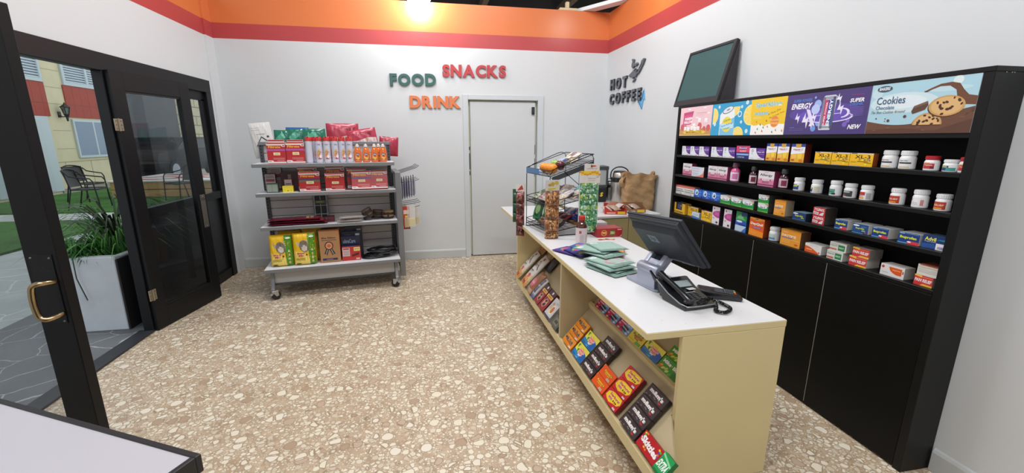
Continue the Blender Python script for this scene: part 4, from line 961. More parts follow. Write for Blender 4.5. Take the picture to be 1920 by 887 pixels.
def syrup_bottle(label, loc, w, h, liquid, capc, lab, accent, name='medicine_bottle', group=None):
    t = thing(name, label, 'bottle', loc, R(-90), group); r = w/2
    b = MB(); b.lathe([(0, 0), (r*0.9, 0), (r, h*0.03), (r, h*0.55), (r*0.85, h*0.64), (r*0.45, h*0.72), (r*0.42, h*0.78), (0, h*0.78)], M(liquid, 0.15, coat=0.5), 22, (0, r*0.7, 0), sy=0.7); b.build('bottle_body', t, smooth=45)
    b = MB(); b.lathe([(r*0.56, h*0.75), (r*0.60, h*0.78), (r*0.56, h*0.97), (r*0.48, h), (0, h)], M(capc, 0.25, trans=0.3), 20, (0, r*0.7, 0)); b.build('dosing_cap', t, smooth=45)
    b = MB(); lab_patch(b, r+0.0004, -1.5, 1.5, h*0.06, h*0.50, lab, 12); lab_patch(b, r+0.0007, 0.1, 1.2, h*0.14, h*0.42, accent, 8); lab_patch(b, r+0.0007, -1.1, -0.75, h*0.40, h*0.46, accent, 3)
    for k in range(4): lab_patch(b, r+0.0008, -1.1, 0.0, h*(0.14+0.06*k), h*(0.155+0.06*k), '#a08a98', 4)
    for i in range(len(b.v)): b.v[i] = Vector((b.v[i].x, b.v[i].y*0.7+r*0.7, b.v[i].z))
    b.build('label', t)
    return t
_proto = {}
def place_carton(kind, name, label, cat, loc, w, h, d, side, art, group=None, rz=None, top=None):
    rz = R(-90) if rz is None else rz
    o = carton(w, h, d, side, art, top=top).build(name, loc=loc, rz=rz)
    return tag(o, label, cat, group)
G1 = 'purple and white allergy relief boxes'
for i, (y, w, lb) in enumerate(((3.275, 0.115, 'white and purple allergy box at the far end of the top shelf'), (3.158, 0.115, 'second white and purple allergy box from the far end of the top shelf'), (3.035, 0.122, 'third white and purple allergy box from the far end of the top shelf'),
                                (2.882, 0.128, 'fourth white and purple allergy box from the far end of the top shelf'), (2.749, 0.128, 'white and purple allergy box just left of the pink and navy box'), (2.478, 0.137, 'white and purple allergy box between the pink and navy box and the vitamin boxes'))):
    place_carton('p', 'medicine_box', lb, 'box', (XI, y, SH[1]), w, 0.073, 0.05, '#4a2475', a_purple, G1)
place_carton('a', 'medicine_box', 'pink and navy allergy tablet box among the purple ones on the top shelf', 'box', (XI+0.004, 2.614, SH[1]), 0.129, 0.086, 0.05, '#22265c', a_antihist)
for y, w, lb in ((2.357, 0.083, 'vitamin drink mix box with blue top, leftmost of three'), (2.266, 0.085, 'vitamin drink mix box with blue top, middle of three'), (2.160, 0.095, 'vitamin drink mix box with blue top, rightmost of three')):
    place_carton('v', 'vitamin_box', lb, 'box', (XI, y, SH[1]), w, 0.104, 0.045, '#5e201c', a_vitc, 'vitamin drink mix boxes')
for y, w, lb in ((1.992, 0.100, 'yellow XL-3 box on the top shelf, leftmost of three'), (1.889, 0.100, 'yellow XL-3 box on the top shelf, middle of three'), (1.778, 0.118, 'yellow XL-3 box on the top shelf, rightmost of three')):
    place_carton('x', 'cold_medicine_box', lb, 'box', (XI, y, SH[1]), w, 0.064, 0.03, '#7c3a14', a_xl3, 'yellow XL-3 boxes on the top shelf')
TY = [(-0.7, 0.9, 0.30, 0.38, '#2a2c30'), (-0.6, 0.5, 0.42, 0.50, ('ibuprofen', '#54565c')), (-0.5, 0.7, 0.10, 0.14, '#e2b04a')]
pill_bottle('tall white pill bottle with grey lettering, left of two on the top shelf', (XI, 1.663, SH[1]), 0.060, 0.081, '#e6e8ea', TY)
pill_bottle('tall white pill bottle with grey lettering, right of two on the top shelf', (XI, 1.581, SH[1]), 0.060, 0.081, '#e6e8ea', TY, twist=0.15)
RD = [(-0.7, 0.9, 0.14, 0.50, '#c23a3a'), (-0.5, 0.7, 0.34, 0.42, ('TYLENOL', '#f6e4d8')), (-0.6, 0.3, 0.48, 0.55, '#e0a040'), (0.4, 0.9, 0.14, 0.30, '#7a2430')]
pill_bottle('white pill bottle with red cap left of the teal labelled bottle', (XI, 1.485, SH[1]), 0.052, 0.062, '#b81f2c', RD)
pill_bottle('short white pill bottle with blue and teal label between two red capped ones', (XI, 1.414, SH[1]), 0.050, 0.050, '#e4e6e8', [(-1.2, 0.3, 0.1, 0.5, '#2c4478'), (-1.1, 0.1, 0.36, 0.46, '#b9c44a'), (0.0, 1.2, 0.1, 0.35, '#3f9a94')])
pill_bottle('white pill bottle with red cap at the near end of the top shelf', (XI, 1.360, SH[1]), 0.028*1.6, 0.061, '#b81f2c', RD)
# second shelf
for y, w, lb in ((3.235, 0.125, 'pink and white Allergy box at the far end of the second shelf'), (2.905, 0.108, 'pink and white Allergy box, left of the touching pair'), (2.795, 0.108, 'pink and white Allergy box, right of the touching pair beside the pink syrup'), (2.374, 0.133, 'pink and white Allergy box between the two dark syrup bottles')):
    place_carton('al', 'medicine_box', lb, 'box', (XI, y, SH[2]), w, 0.096, 0.045, '#8a3058', a_allergy, 'pink and white Allergy boxes')
place_carton('s', 'medicine_box', 'pale grey box with salmon corner turned back to front on the second shelf', 'box', (XI, 3.090, SH[2]), 0.158, 0.076, 0.045, '#2f2c34', a_salmon)
syrup_bottle('bright pink liquid medicine bottle on the second shelf', (XI, 2.690, SH[2]), 0.076, 0.132, '#d9609a', '#8f6276', '#e6dce4', '#d070a8')
syrup_bottle('dark liquid medicine bottle left of the single Allergy box', (XI, 2.506, SH[2]), 0.060, 0.118, '#3a1626', '#4f5258', '#cfc0c8', '#6a1c34', group='dark syrup bottles')
syrup_bottle('dark liquid medicine bottle right of the single Allergy box', (XI, 2.252, SH[2]), 0.062, 0.118, '#3a1626', '#4f5258', '#c8b4bc', '#7c2848', group='dark syrup bottles')
BL = [(-1.1, 0.7, 0.10, 0.42, '#23457e'), (-0.9, 0.5, 0.32, 0.42, '#b4c453'), (-0.8, 0.4, 0.44, 0.54, ('Aleve', '#33353a'))]
BL2 = [(-1.3, 0.0, 0.10, 0.42, '#23457e'), (-1.2, -0.2, 0.30, 0.42, '#c9c852'), (0.2, 1.2, 0.1, 0.5, '#c9c4b0')]
GRN = [(-1.2, 0.6, 0.10, 0.46, '#5a9c84'), (-0.9, 0.4, 0.26, 0.34, ('antacid', '#23483e')), (0.1, 0.7, 0.1, 0.2, '#1f2522')]
DRK = [(-1.0, 1.0, 0.10, 0.50, '#3a3f42'), (-0.8, 0.6, 0.38, 0.46, '#b9c4bf'), (-0.9, 0.0, 0.12, 0.2, '#b05a42')]
ORD = [(-1.2, 0.4, 0.34, 0.56, '#b83a30'), (-1.2, 0.3, 0.10, 0.20, '#e8a030'), (-1.1, 0.2, 0.22, 0.32, ('pain', '#7d3028')), (0.6, 1.3, 0.1, 0.5, '#b4b2b0')]
OR2 = [(-0.9, 0.9, 0.10, 0.55, '#b8402a'), (-0.7, 0.7, 0.30, 0.40, ('RELIEF', '#f4d8c0')), (-0.9, 0.5, 0.12, 0.20, '#e89a2c')]
WHT = [(-0.9, -0.6, 0.42, 0.5, '#c84a54'), (-0.8, 0.3, 0.26, 0.30, '#c9ccd0'), (-0.8, 0.3, 0.18, 0.22, '#c9ccd0'), (0.6, 1.0, 0.14, 0.46, '#c98a84')]
for y, dia, h, st, lb in ((2.144, 0.056, 0.075, BL, 'small white pill bottle with blue and green label, farthest on the second shelf'), (2.024, 0.056, 0.074, BL2, 'small white pill bottle with blue and yellow label turned aside'), (1.909, 0.056, 0.080, GRN, 'small white pill bottle with mint green label'),
                          (1.826, 0.055, 0.073, DRK, 'small white pill bottle with charcoal label'), (1.740, 0.055, 0.072, ORD, 'small white pill bottle with red and yellow label turned aside'), (1.596, 0.056, 0.074, OR2, 'white pill bottle with orange red label, left of the plain white one'),
                          (1.500, 0.056, 0.078, WHT, 'plain white pill bottle with red dot between two orange labelled ones'), (1.412, 0.054, 0.070, OR2, 'white pill bottle with orange red label at the near end of the second shelf')):
    pill_bottle(lb, (XI, y, SH[2]), dia, h, '#e3e5e7', st, group='white pill bottles on the second shelf')
# third shelf
for y, lb in ((3.318, 'white box with salmon top band, farthest on the third shelf'), (3.176, 'white box with salmon top band beside the blue boxes')):
    place_carton('br', 'medicine_box', lb, 'box', (XI, y, SH[3]), 0.14, 0.072, 0.05, '#9c5042', a_bronch, 'salmon banded boxes')
for y, lb in ((3.060, 'bright blue tablet box, left of three'), (2.950, 'bright blue tablet box, middle of three'), (2.842, 'bright blue tablet box, right of three')):
    place_carton('bl', 'medicine_box', lb, 'box', (XI, y, SH[3]), 0.104, 0.066, 0.05, '#15387c', a_blue, 'bright blue tablet boxes')
for y, w, lb in ((2.730, 0.112, 'green and white antacid box with oval logo, left of three in a row'), (2.614, 0.112, 'green and white antacid box with oval logo, middle of three in a row'), (2.501, 0.108, 'green and white antacid box with oval logo, right of three in a row')):
    place_carton('g', 'antacid_box', lb, 'box', (XI, y, SH[3]), w, 0.058, 0.055, '#3a3f3c', a_green, 'green and white antacid boxes', top='#c9ccc9')
place_carton('g', 'antacid_box', 'green and white antacid box, lower of the stacked pair', 'box', (XI, 2.366, SH[3]), 0.089, 0.055, 0.10, '#3f4240', a_green, 'green and white antacid boxes')
place_carton('g', 'antacid_box', 'green and white antacid box, upper of the stacked pair', 'box', (XI, 2.369, SH[3]+0.0555), 0.089, 0.054, 0.10, '#3f4240', a_green, 'green and white antacid boxes')
place_carton('d', 'cold_medicine_box', 'orange DAYTIME box on the third shelf with pale printed side', 'box', (XI, 2.232, SH[3]), 0.085, 0.093, 0.06, '#b5a58e', a_daytime, top='#e0952f')
place_carton('pm', 'medicine_box', 'flat navy pain relief box with yellow green lettering left of the red stack', 'box', (XI, 2.085, SH[3]), 0.09, 0.043, 0.07, '#23303f', a_pm, top='#8fa4b8')
place_carton('t', 'medicine_box', 'red and white TYLENOL box, lower of the pair', 'box', (XI, 1.958, SH[3]), 0.075, 0.045, 0.08, '#4c443e', a_tyl, 'red TYLENOL boxes')
place_carton('t', 'medicine_box', 'red and white TYLENOL box, upper of the pair', 'box', (XI, 1.960, SH[3]+0.0455), 0.074, 0.046, 0.08, '#4c443e', a_tyl, 'red TYLENOL boxes', top='#a9a2a2')
for y, w, h, a, lb in ((1.822, 0.070, 0.049, a_ibu, 'navy Ibuprofen box with red banner, farthest of the three alike'), (1.718, 0.080, 0.046, a_ibu2, 'navy Ibuprofen box with white oval and no banner'), (1.621, 0.076, 0.047, a_ibu, 'navy Ibuprofen box with red banner, middle of the three alike'), (1.495, 0.088, 0.049, a_ibu, 'navy Ibuprofen box with red banner, nearest of the three alike')):
    place_carton('i', 'medicine_box', lb, 'box', (XI, y, SH[3]), w, h, 0.085, '#c9c8c4', a, 'navy Ibuprofen boxes', top='#b9bcc0')
place_carton('ad', 'medicine_box', 'navy Advil box with white price sticker at the near end of the third shelf', 'box', (XI, 1.394, SH[3]), 0.092, 0.057, 0.07, '#1f3a66', a_advil, top='#3e5474')
# fourth shelf
t = thing('counter_display_box', 'yellow open display box holding a navy card, far end of the bottom shelf', 'box', (XI, 3.305, SH[4]), R(-90))
b = MB(); Y_ = M('#e8b62e', 0.45)
b.prism([(-0.085, 0.0), (0.085, 0.0), (0.085, 0.088), (0.045, 0.088), (0.045, 0.030), (-0.045, 0.030), (-0.045, 0.088), (-0.085, 0.088)], 'y', 0, 0.002, Y_)
b.box(-0.085, 0.002, 0, -0.083, 0.06, 0.088, Y_); b.box(0.083, 0.002, 0, 0.085, 0.06, 0.088, Y_); b.box(-0.083, 0.058, 0, 0.083, 0.06, 0.088, Y_); b.box(-0.083, 0.002, 0, 0.083, 0.058, 0.002, Y_)
A = Art(0.17, 0.03); A.text('ALCANFORADA', 0.5, 0.4, 0.8, 0.45, '#3a3424', 0.03); b.art(A, (-0.085, -0.0003, 0), (1, 0, 0), (0, 0, 1)); b.build('display_tray', t)
b = MB(); b.box(-0.04, 0.006, 0.003, 0.04, 0.03, 0.092, M('#20284c', 0.4), 0.001)
A = Art(0.08, 0.09); A.lines(0.1, 0.8, (0.75, 0.65, 0.55, 0.45), 0.02, '#8a94b8').circ(0.78, 0.7, 0.07, '#b0a878'); b.art(A, (-0.04, 0.0057, 0.003), (1, 0, 0), (0, 0, 1)); b.build('card_pack', t)
place_carton('x', 'cold_medicine_box', 'yellow XL-3 box behind the small pale blue box on the bottom shelf', 'box', (XI+0.022, 3.135, SH[4]), 0.14, 0.078, 0.03, '#8a5a14', a_xl3, 'yellow XL-3 boxes on the bottom shelf')
place_carton('e', 'medicine_box', 'small pale blue box in front of the yellow XL-3 boxes', 'box', (XI-0.012, 3.045, SH[4]), 0.095, 0.049, 0.025, '#8fa2b5', a_eye)
place_carton('x', 'cold_medicine_box', 'yellow XL-3 box beside the tall pink and white boxes on the bottom shelf', 'box', (XI, 2.925, SH[4]), 0.125, 0.079, 0.03, '#8a5a14', a_xl3, 'yellow XL-3 boxes on the bottom shelf')
for y, w, lb in ((2.815, 0.085, 'tall white box with magenta half circle, left of two'), (2.684, 0.080, 'tall white box with magenta half circle, right of two')):
    place_carton('pt', 'medicine_box', lb, 'box', (XI, y, SH[4]), w, 0.131, 0.07, '#332e38', a_pinktall, 'tall magenta and white boxes')
place_carton('gb', 'cold_medicine_box', 'tall green over blue cold medicine box on the bottom shelf', 'box', (XI, 2.545, SH[4]), 0.105, 0.137, 0.05, '#1f3c4c', a_gb)
place_carton('dq', 'cold_medicine_box', 'bright orange DayQuil box on the bottom shelf', 'box', (XI, 2.399, SH[4]), 0.128, 0.119, 0.045, '#8c3412', a_dayquil)
pill_bottle('white pill bottle with pale blue label between the two orange boxes', (XI, 2.274, SH[4]), 0.062, 0.085, '#e2e4e6', [(-1.0, 0.9, 0.1, 0.25, '#5f8fb4'), (-1.0, 0.9, 0.25, 0.5, '#b9cfc8')])
place_carton('d', 'cold_medicine_box', 'larger orange DAYTIME box with brown side on the bottom shelf', 'box', (XI, 2.122, SH[4]), 0.144, 0.096, 0.07, '#6b4a32', a_daytime, top='#c8913a')
place_carton('ow', 'medicine_box', 'white box with orange swoosh at its lower left beside the green topped pair', 'box', (XI, 1.961, SH[4]), 0.105, 0.050, 0.07, '#c5c2bc', a_ow2, top='#c8c6c2')
place_carton('gw', 'medicine_box', 'white and green sleep aid box, lower of two', 'box', (XI, 1.827, SH[4]), 0.091, 0.047, 0.08, '#b9b8b0', a_gw, 'white and green sleep aid boxes')
place_carton('gw', 'medicine_box', 'white and green sleep aid box, upper of two', 'box', (XI+0.004, 1.820, SH[4]+0.0475), 0.093, 0.045, 0.08, '#b9b8b0', a_gw, 'white and green sleep aid boxes', top='#bfbfb8')
place_carton('pr', 'medicine_box', 'red and white PAIN RELIEF box, lower of the pair', 'box', (XI, 1.701, SH[4]), 0.091, 0.048, 0.08, '#c2bcb2', a_pr, 'red PAIN RELIEF boxes')
place_carton('pr', 'medicine_box', 'red and white PAIN RELIEF box, upper of the pair', 'box', (XI+0.002, 1.694, SH[4]+0.0485), 0.087, 0.046, 0.08, '#8e8a84', a_pr, 'red PAIN RELIEF boxes', top='#a9a5a0')
place_carton('ow', 'medicine_box', 'white box with orange swoosh at its upper right near the end of the bottom shelf', 'box', (XI, 1.534, SH[4]), 0.105, 0.053, 0.06, '#b5b2ac', a_ow, top='#c4c2be')
place_carton('pr', 'medicine_box', 'red and white PAIN RELIEF box under the plain white one at the near end', 'box', (XI, 1.403, SH[4]), 0.072, 0.046, 0.08, '#a29c92', a_pr, 'red PAIN RELIEF boxes')
place_carton('wp', 'medicine_box', 'white striped back of a box stacked on the last PAIN RELIEF box', 'box', (XI+0.004, 1.397, SH[4]+0.0465), 0.080, 0.046, 0.08, '#8e5c4c', a_wp, top='#a85a44')
# ================================================================ SOFT PACKS
def pil_f(w, h, t, wr=0.0, seed=0, px=2.6, pz=2.2):
    def f(x, z):
        u = abs(2*x/w); v = abs(2*z/h-1)
        q = max(0, 1-u**px)**0.6*max(0, 1-v**pz)**0.6*t/2
        if wr: q += wr*(math.sin(37*x/w*1.3+seed)*math.sin(9*z/h+seed*2)+0.6*math.sin(17*z/h+23*x/w+seed))*min(1, 4*(1-u))*min(1, 4*(1-v))*0.5
        return q+0.0006
    return f
def art_bent(b, A, f, w, cell, off=0.0016, mt_rough=0.35):
    """print laid over a curved front: y = -f(x, z)"""
    for pts, fs, c, lay in A.L:
        q = bmesh.new(); vv = [q.verts.new((x-w/2, 0, z)) for x, z in pts]; q.verts.ensure_lookup_table()
        for fc in fs:
            try: q.faces.new([vv[i] for i in fc])
            except ValueError: pass
        bmesh.ops.triangulate(q, faces=q.faces[:])
        for _ in range(7):
            long = [e for e in q.edges if e.calc_length() > cell]
            if not long: break
            bmesh.ops.subdivide_edges(q, edges=long, cuts=1); bmesh.ops.triangulate(q, faces=q.faces[:])
        for v in q.verts: v.co.y = -f(v.co.x, v.co.z)-off-lay
        b.bm(q, M(c, mt_rough) if isinstance(c, str) else c)
def pouch(w, h, t, col, art=None, wr=0.0, seed=0, n=20, rough=0.3, back=None, lift=0.0, px=2.6, pz=2.2):
    """pillow pack standing with its base at z=0, front towards -y, centred at y=0"""
    f = pil_f(w, h, t, wr, seed, px, pz); b = MB(); mt = M(col, rough)
    b.grid(lambda u, v: ((u-0.5)*w, -f((u-0.5)*w, v*h), v*h), n, n, mt)
    mb = M(back, rough) if back else mt
    b.grid(lambda u, v: ((0.5-u)*w, f((0.5-u)*w, v*h), v*h), n, n, mb)
    if art:
        A = Art(w, h, 0.0002); art(A); art_bent(b, A, f, w, max(w, h)/22, mt_rough=rough)
    return b

# ================================================================ GONDOLA OF SNACKS AND SUPPLIES
GA = 0.147; GO = Vector((-1.556, 4.124, 0)); GE = Vector((math.cos(GA), math.sin(GA), 0)); GN = Vector((-math.sin(GA), math.cos(GA), 0)); GW = 1.233
def gp(x, d, z): return GO+GE*x+GN*d+Vector((0, 0, z))
GREYM = M('#7d7e80', 0.45, 0.3); GREYD = M('#4c4d50', 0.5, 0.3); SHW = M('#dadadd', 0.35)
gon = thing('shelf_unit', 'grey double-sided metal shelf unit on castors with white slatted back', 'shelf', GO, GA)
def uprt(x):
    b = MB(); b.box(x-0.016, 0.405, 0.10, x+0.016, 0.455, 1.452, GREYD, 0.002)
    for k in range(44): b.box(x-0.005, 0.4035, 0.13+k*0.03, x+0.005, 0.4055, 0.145+k*0.03, M('#17181a', 0.8))
    return b
for x in (0.03, GW-0.03): uprt(x).build('upright', gon)
b = MB()
for k in range(17): b.box(0.046, 0.425, 0.13+k*0.077, GW-0.046, 0.435, 0.202+k*0.077, M('#b4aeac', 0.45), 0.002)
b.box(0.046, 0.436, 0.13, GW-0.046, 0.442, 1.44, M('#6a6866', 0.6)); b.build('back_panel', gon)
b = MB(); b.box(0.012, 0.40, 1.435, GW-0.012, 0.46, 1.466, GREYM, 0.003); b.build('top_rail', gon)
GS = ((0.016, 0.301, 0.0), (0.096, 0.69, 0.0), (0.089, 1.004, 0.0), (0.075, 1.272, 0.0))
for d, z, _ in GS:
    b = MB(); b.box(0.0, d+0.004, z-0.006, GW, 0.402, z, SHW, 0.001); b.box(0, d, z-0.030, GW, d+0.004, z+0.0005, GREYM, 0.001); b.box(0, 0.38, z-0.03, GW, 0.402, z-0.007, GREYM, 0.001)
    for x in (0, GW-0.003): b.prism([(d+0.004, z-0.028), (d+0.004, z-0.001), (0.402, z-0.001), (0.402, z-0.05)], 'x', x, x+0.003, GREYM)
    b.build('shelf_board', gon)
for d1, z in ((0.86, 0.301), (0.78, 1.30)):
    b = MB(); b.box(0.0, 0.462, z-0.006, GW, d1, z, SHW, 0.001); b.box(0, d1-0.004, z-0.03, GW, d1, z, GREYM, 0.001); b.build('rear_shelf_board', gon)
b = MB(); b.box(0.06, 0.10, 0.145, GW-0.06, 0.108, 0.272, M('#a9a6a4', 0.5), 0.001); b.box(0.04, 0.095, 0.125, GW-0.04, 0.115, 0.146, GREYD, 0.002); b.build('kick_panel', gon)
for x in (0.05, GW-0.04):
    b = MB(); b.box(x-0.015, 0.09, 0.165, x+0.015, 0.41, 0.20, GREYM, 0.003)
    b.prism([(0.085, 0.27), (0.12, 0.27), (0.12, 0.19), (0.075, 0.10), (0.035, 0.085), (0.035, 0.105), (0.055, 0.12), (0.085, 0.19)], 'x', x-0.015, x+0.015, GREYM, 0.002); b.build('base_foot', gon)
    b = MB(); b.box(x-0.015, 0.45, 0.165, x+0.015, 0.83, 0.20, GREYM, 0.003); b.box(x-0.015, 0.80, 0.10, x+0.015, 0.83, 0.17, GREYM, 0.002); b.build('base_foot', gon)
def castor(x, y, turn):
    t = bpy.data.objects.new('castor', None); COL.objects.link(t); t.parent = gon; t.location = (x, y, 0); t.rotation_euler = (0, 0, turn)
    b = MB(); b.lathe([(0.0, -0.017), (0.036, -0.017), (0.041, -0.012), (0.041, 0.012), (0.036, 0.017), (0, 0.017)], M('#1c1c1e', 0.6), 22, mx=Matrix.Translation((0.018, 0, 0.041)) @ Matrix.Rotation(R(90), 4, 'X')); b.build('wheel', t, smooth=40)
    b = MB(); CH = M('#b8b9bb', 0.3, 0.9)
    for s in (-1, 1): b.prism([(-0.025, 0.088), (0.03, 0.088), (0.034, 0.04), (0.012, 0.034)], 'y', s*0.022-0.0015, s*0.022+0.0015, CH)
    b.box(-0.028, -0.023, 0.086, 0.032, 0.023, 0.091, CH, 0.002); b.tube([(0, 0, 0.09), (0, 0, 0.105)], 0.008, CH, 10); b.prism([(-0.04, 0.07), (-0.01, 0.085), (0.0, 0.06), (-0.035, 0.045)], 'y', -0.015, 0.015, CH, 0.003); b.build('fork', t)
castor(0.055, 0.04, 0.6); castor(GW-0.045, 0.04, 2.6); castor(0.055, 0.81, 1.2); castor(GW-0.045, 0.81, 2.0)
# pegboard end frame at the right with its hooks
b = MB(); b.box(GW+0.004, 0.20, 0.06, GW+0.062, 0.24, 1.165, GREYM, 0.004); b.box(GW+0.004, 0.72, 0.06, GW+0.062, 0.76, 1.165, GREYM, 0.004); b.box(GW+0.004, 0.24, 1.13, GW+0.062, 0.72, 1.165, GREYM, 0.003); b.box(GW+0.02, 0.24, 0.08, GW+0.03, 0.72, 1.13, M('#8b8c8e', 0.5), 0.001)
b.build('end_frame', gon)
HK = M('#4b4d52', 0.3, 0.9)
def hook(d, z, L=0.20, up_=0.075):
    b = MB(); b.tube([(GW+0.031, d, z), (GW+0.06, d, z+0.005), (GW+0.06+L*0.85, d, z+up_*0.8), (GW+0.06+L, d, z+up_*1.15)], 0.0028, HK, 6); b.tube([(GW+0.031, d, z), (GW+0.031, d, z-0.04)], 0.0028, HK, 6); b.build('peg_hook', gon)
HKS = [(0.27, 1.145), (0.38, 1.145), (0.49, 1.145), (0.60, 1.145), (0.30, 1.045), (0.44, 1.045), (0.58, 1.045), (0.28, 0.81), (0.40, 0.81), (0.52, 0.81), (0.34, 0.76)]
for d, z in HKS: hook(d, z, up_=0.07 if z > 1.1 else 0.03)

def gput(o, x, d, z, turn=0.0): o.location = gp(x, d, z); o.rotation_euler = (0, 0, GA+turn); return o
def gtilt(o, x, d, z, lean, turn=0.0, roll=0.0):
    o.matrix_world = Matrix.Translation(gp(x, d, z)) @ Matrix.Rotation(GA+turn, 4, 'Z') @ Matrix.Rotation(roll, 4, 'Y') @ Matrix.Rotation(lean, 4, 'X'); return o
# filter boxes
def a_filt(stripe):
    def f(A):
        A.rect(0, 0, 1, 1, '#b22f34').poly([(0, 0.86), (0.78, 0.86), (0.84, 0.80), (1, 0.80), (1, 1), (0, 1)], '#dfd6d4').rect(0.02, 0.93, 0.98, 0.99, '#b82e2b').rect(0.86, 0.83, 0.97, 0.88, '#8a5a58')
        A.text('Filtrete', 0.42, 0.79, 0.66, 0.11, '#e9b340', 0.03)
        for y0, y1, c in stripe: A.rect(0, y0, 1, y1, c)
        A.rect(0.34, 0.40, 0.70, 0.53, '#ead9a4').text('16x20x1', 0.52, 0.465, 0.24, 0.05, '#5c4a2c', 0.01)
        A.lines(0.3, 0.92, (0.27, 0.235, 0.20), 0.012, '#e09a94').poly([(0, 0.03), (1, 0.03), (1, 0.09), (0.34, 0.09), (0.26, 0.16), (0, 0.16)], '#dcd2d0').rect(0.05, 0.09, 0.2, 0.12, '#9a7a78').rect(0.5, 0.135, 0.9, 0.15, '#e4c0bc')
    return f
PS = ((0.60, 0.69, '#b05a9c'),); DS_ = ((0.60, 0.66, '#4c4070'), (0.50, 0.59, '#6d6c50')); NS = ((0.66, 0.665, '#a52c28'),); BS = ((0.58, 0.66, '#4f4684'),); VS = ((0.70, 0.74, '#8c4a74'),)
def filt(label, x, d, z, w, h, st, lean=0.0, turn=0.0, th=0.035, roll=0.0):
    o = carton(w, h, th, '#8f2624', a_filt(st), rough=0.3).build('filter_box'); gtilt(o, x, d, z, lean, turn, roll); return tag(o, label, 'box', 'red filter boxes')
Zt, Zm, Zl, Zb = 1.272, 1.004, 0.69, 0.301
filt('red filter box with purple stripe, leftmost on the top shelf', 0.204, 0.125, Zt+0.001, 0.151, 0.19, PS)
filt('red filter box with purple stripe, second on the top shelf', 0.361, 0.125, Zt+0.001, 0.153, 0.195, PS)
for x, lb in ((0.204, 'dull red lid of a filter box behind the leftmost on the top shelf'), (0.361, 'dull red lid of a filter box behind the second on the top shelf')):
    filt(lb, x, 0.175, Zt+0.001, 0.135, 0.215, NS)
# spray cans
def can_art(b, r, twist):
    lab_patch(b, r+0.0004, -PI, PI, 0.012, 0.196, '#c4c4d2', 36)
    def ring(cx, cz, rr, c, k):
        vs = [( (r+0.0006+k*0.0002)*math.sin(twist+cx+rr/r*math.cos(a)), -(r+0.0006+k*0.0002)*math.cos(twist+cx+rr/r*math.cos(a)), cz+rr*1.25*math.sin(a)) for a in [2*PI*i/16 for i in range(16)]]
        vs.append(((r+0.0006+k*0.0002)*math.sin(twist+cx), -(r+0.0006+k*0.0002)*math.cos(twist+cx), cz))
        b.add(vs, [(16, i, (i+1) % 16) for i in range(16)], M(c, 0.35))
    ring(0, 0.080, 0.040, '#8f2a30', 0); ring(0.05, 0.084, 0.034, '#cfb0a0', 1); ring(0.05, 0.072, 0.030, '#b5403c', 2); ring(-0.1, 0.105, 0.013, '#c9a45a', 3); ring(-0.25, 0.075, 0.012, '#d88a5a', 4); ring(0.3, 0.060, 0.012, '#ece6ea', 5)
    lab_text(b, 'Glade', r+0.0009, twist, 0.170, 0.026, 0.012, '#3a4468', 0.01)
def spray(label, x, d, twist, first=[None]):
    t = thing('spray_can', label, 'can', gp(x, d, Zt+0.001), GA, 'red capped spray cans'); r = 0.0305
    b = MB(); b.lathe([(r*0.93, 0), (r, 0.004), (r, 0.200), (r*0.9, 0.208), (0, 0.208)], M('#b9bac6', 0.25, 0.5), 24); can_art(b, r, twist); b.build('can_body', t, smooth=35)
    b = MB(); b.lathe([(r*0.93, 0.197), (r*0.98, 0.202), (r*0.97, 0.228), (r*0.78, 0.240), (r*0.4, 0.242), (0, 0.236)], M('#c23430', 0.3), 24); b.box(-0.006, -r*0.99, 0.226, 0.006, -r*0.55, 0.243, M('#8f2522', 0.5), 0.002); b.build('cap', t, smooth=35)
for x, d, tw, lb in ((0.474, 0.15, 2.6, 'spray can turned to its plain printed back, first in the row'), (0.522, 0.205, 0.5, 'spray can half hidden behind the first two of the row'), (0.561, 0.14, 0.1, 'spray can with red emblem beside the one turned around'), (0.630, 0.14, 0.0, 'spray can with red emblem, third in the front row'),
                     (0.700, 0.145, 0.35, 'spray can with emblem turned right, fourth in the front row'), (0.763, 0.15, 0.45, 'spray can with emblem turned right, fifth in the front row'), (0.829, 0.14, -0.1, 'spray can at the end of the row beside the orange soap'), (0.665, 0.208, 0.2, 'spray can in the back row behind the third and fourth')):
    spray(lb, x, d, tw)
# dish soap
def soap(label, x, d):
    t = thing('soap_bottle', label, 'bottle', gp(x, d, Zt+0.001), GA, 'orange dish soap bottles')
    b = MB(); b.lathe([(0, 0), (0.030, 0), (0.035, 0.008), (0.036, 0.04), (0.036, 0.085), (0.030, 0.115), (0.018, 0.138), (0.013, 0.145), (0, 0.145)], M('#d2641c', 0.12, coat=0.6), 22, sy=0.62); b.build('bottle_body', t, smooth=50)
    b = MB(); b.lathe([(0.0165, 0.143), (0.0175, 0.148), (0.016, 0.165), (0.008, 0.168), (0.007, 0.176), (0, 0.177)], M('#dcd6cf', 0.35), 16, sy=0.85); b.build('cap', t, smooth=45)
    b = MB(); A = Art(0.056, 0.075, 0.00025); A.ell(0.5, 0.45, 0.46, 0.32, '#e5a35a').ell(0.5, 0.78, 0.36, 0.14, '#3f5a86').text('Dawn', 0.5, 0.78, 0.5, 0.15, '#e4e8f2', 0.02).text('ULTRA', 0.5, 0.58, 0.42, 0.09, '#53371c', 0.02).ell(0.5, 0.30, 0.36, 0.11, '#e8c35a').ell(0.5, 0.16, 0.42, 0.06, '#b5401e').lines(0.25, 0.75, (0.05,), 0.05, '#f0d0b8')
    rr = 0.0365
    for pts, fs, c, z in A.L:
        out = [((rr+z)*math.sin((x_-0.028)/rr*0.9), -(rr+z)*0.62*math.cos((x_-0.028)/rr*0.9)-0.0004, 0.018+y_) for x_, y_ in pts]
        b.add(out, fs, M(c, 0.35))
    b.build('label', t)
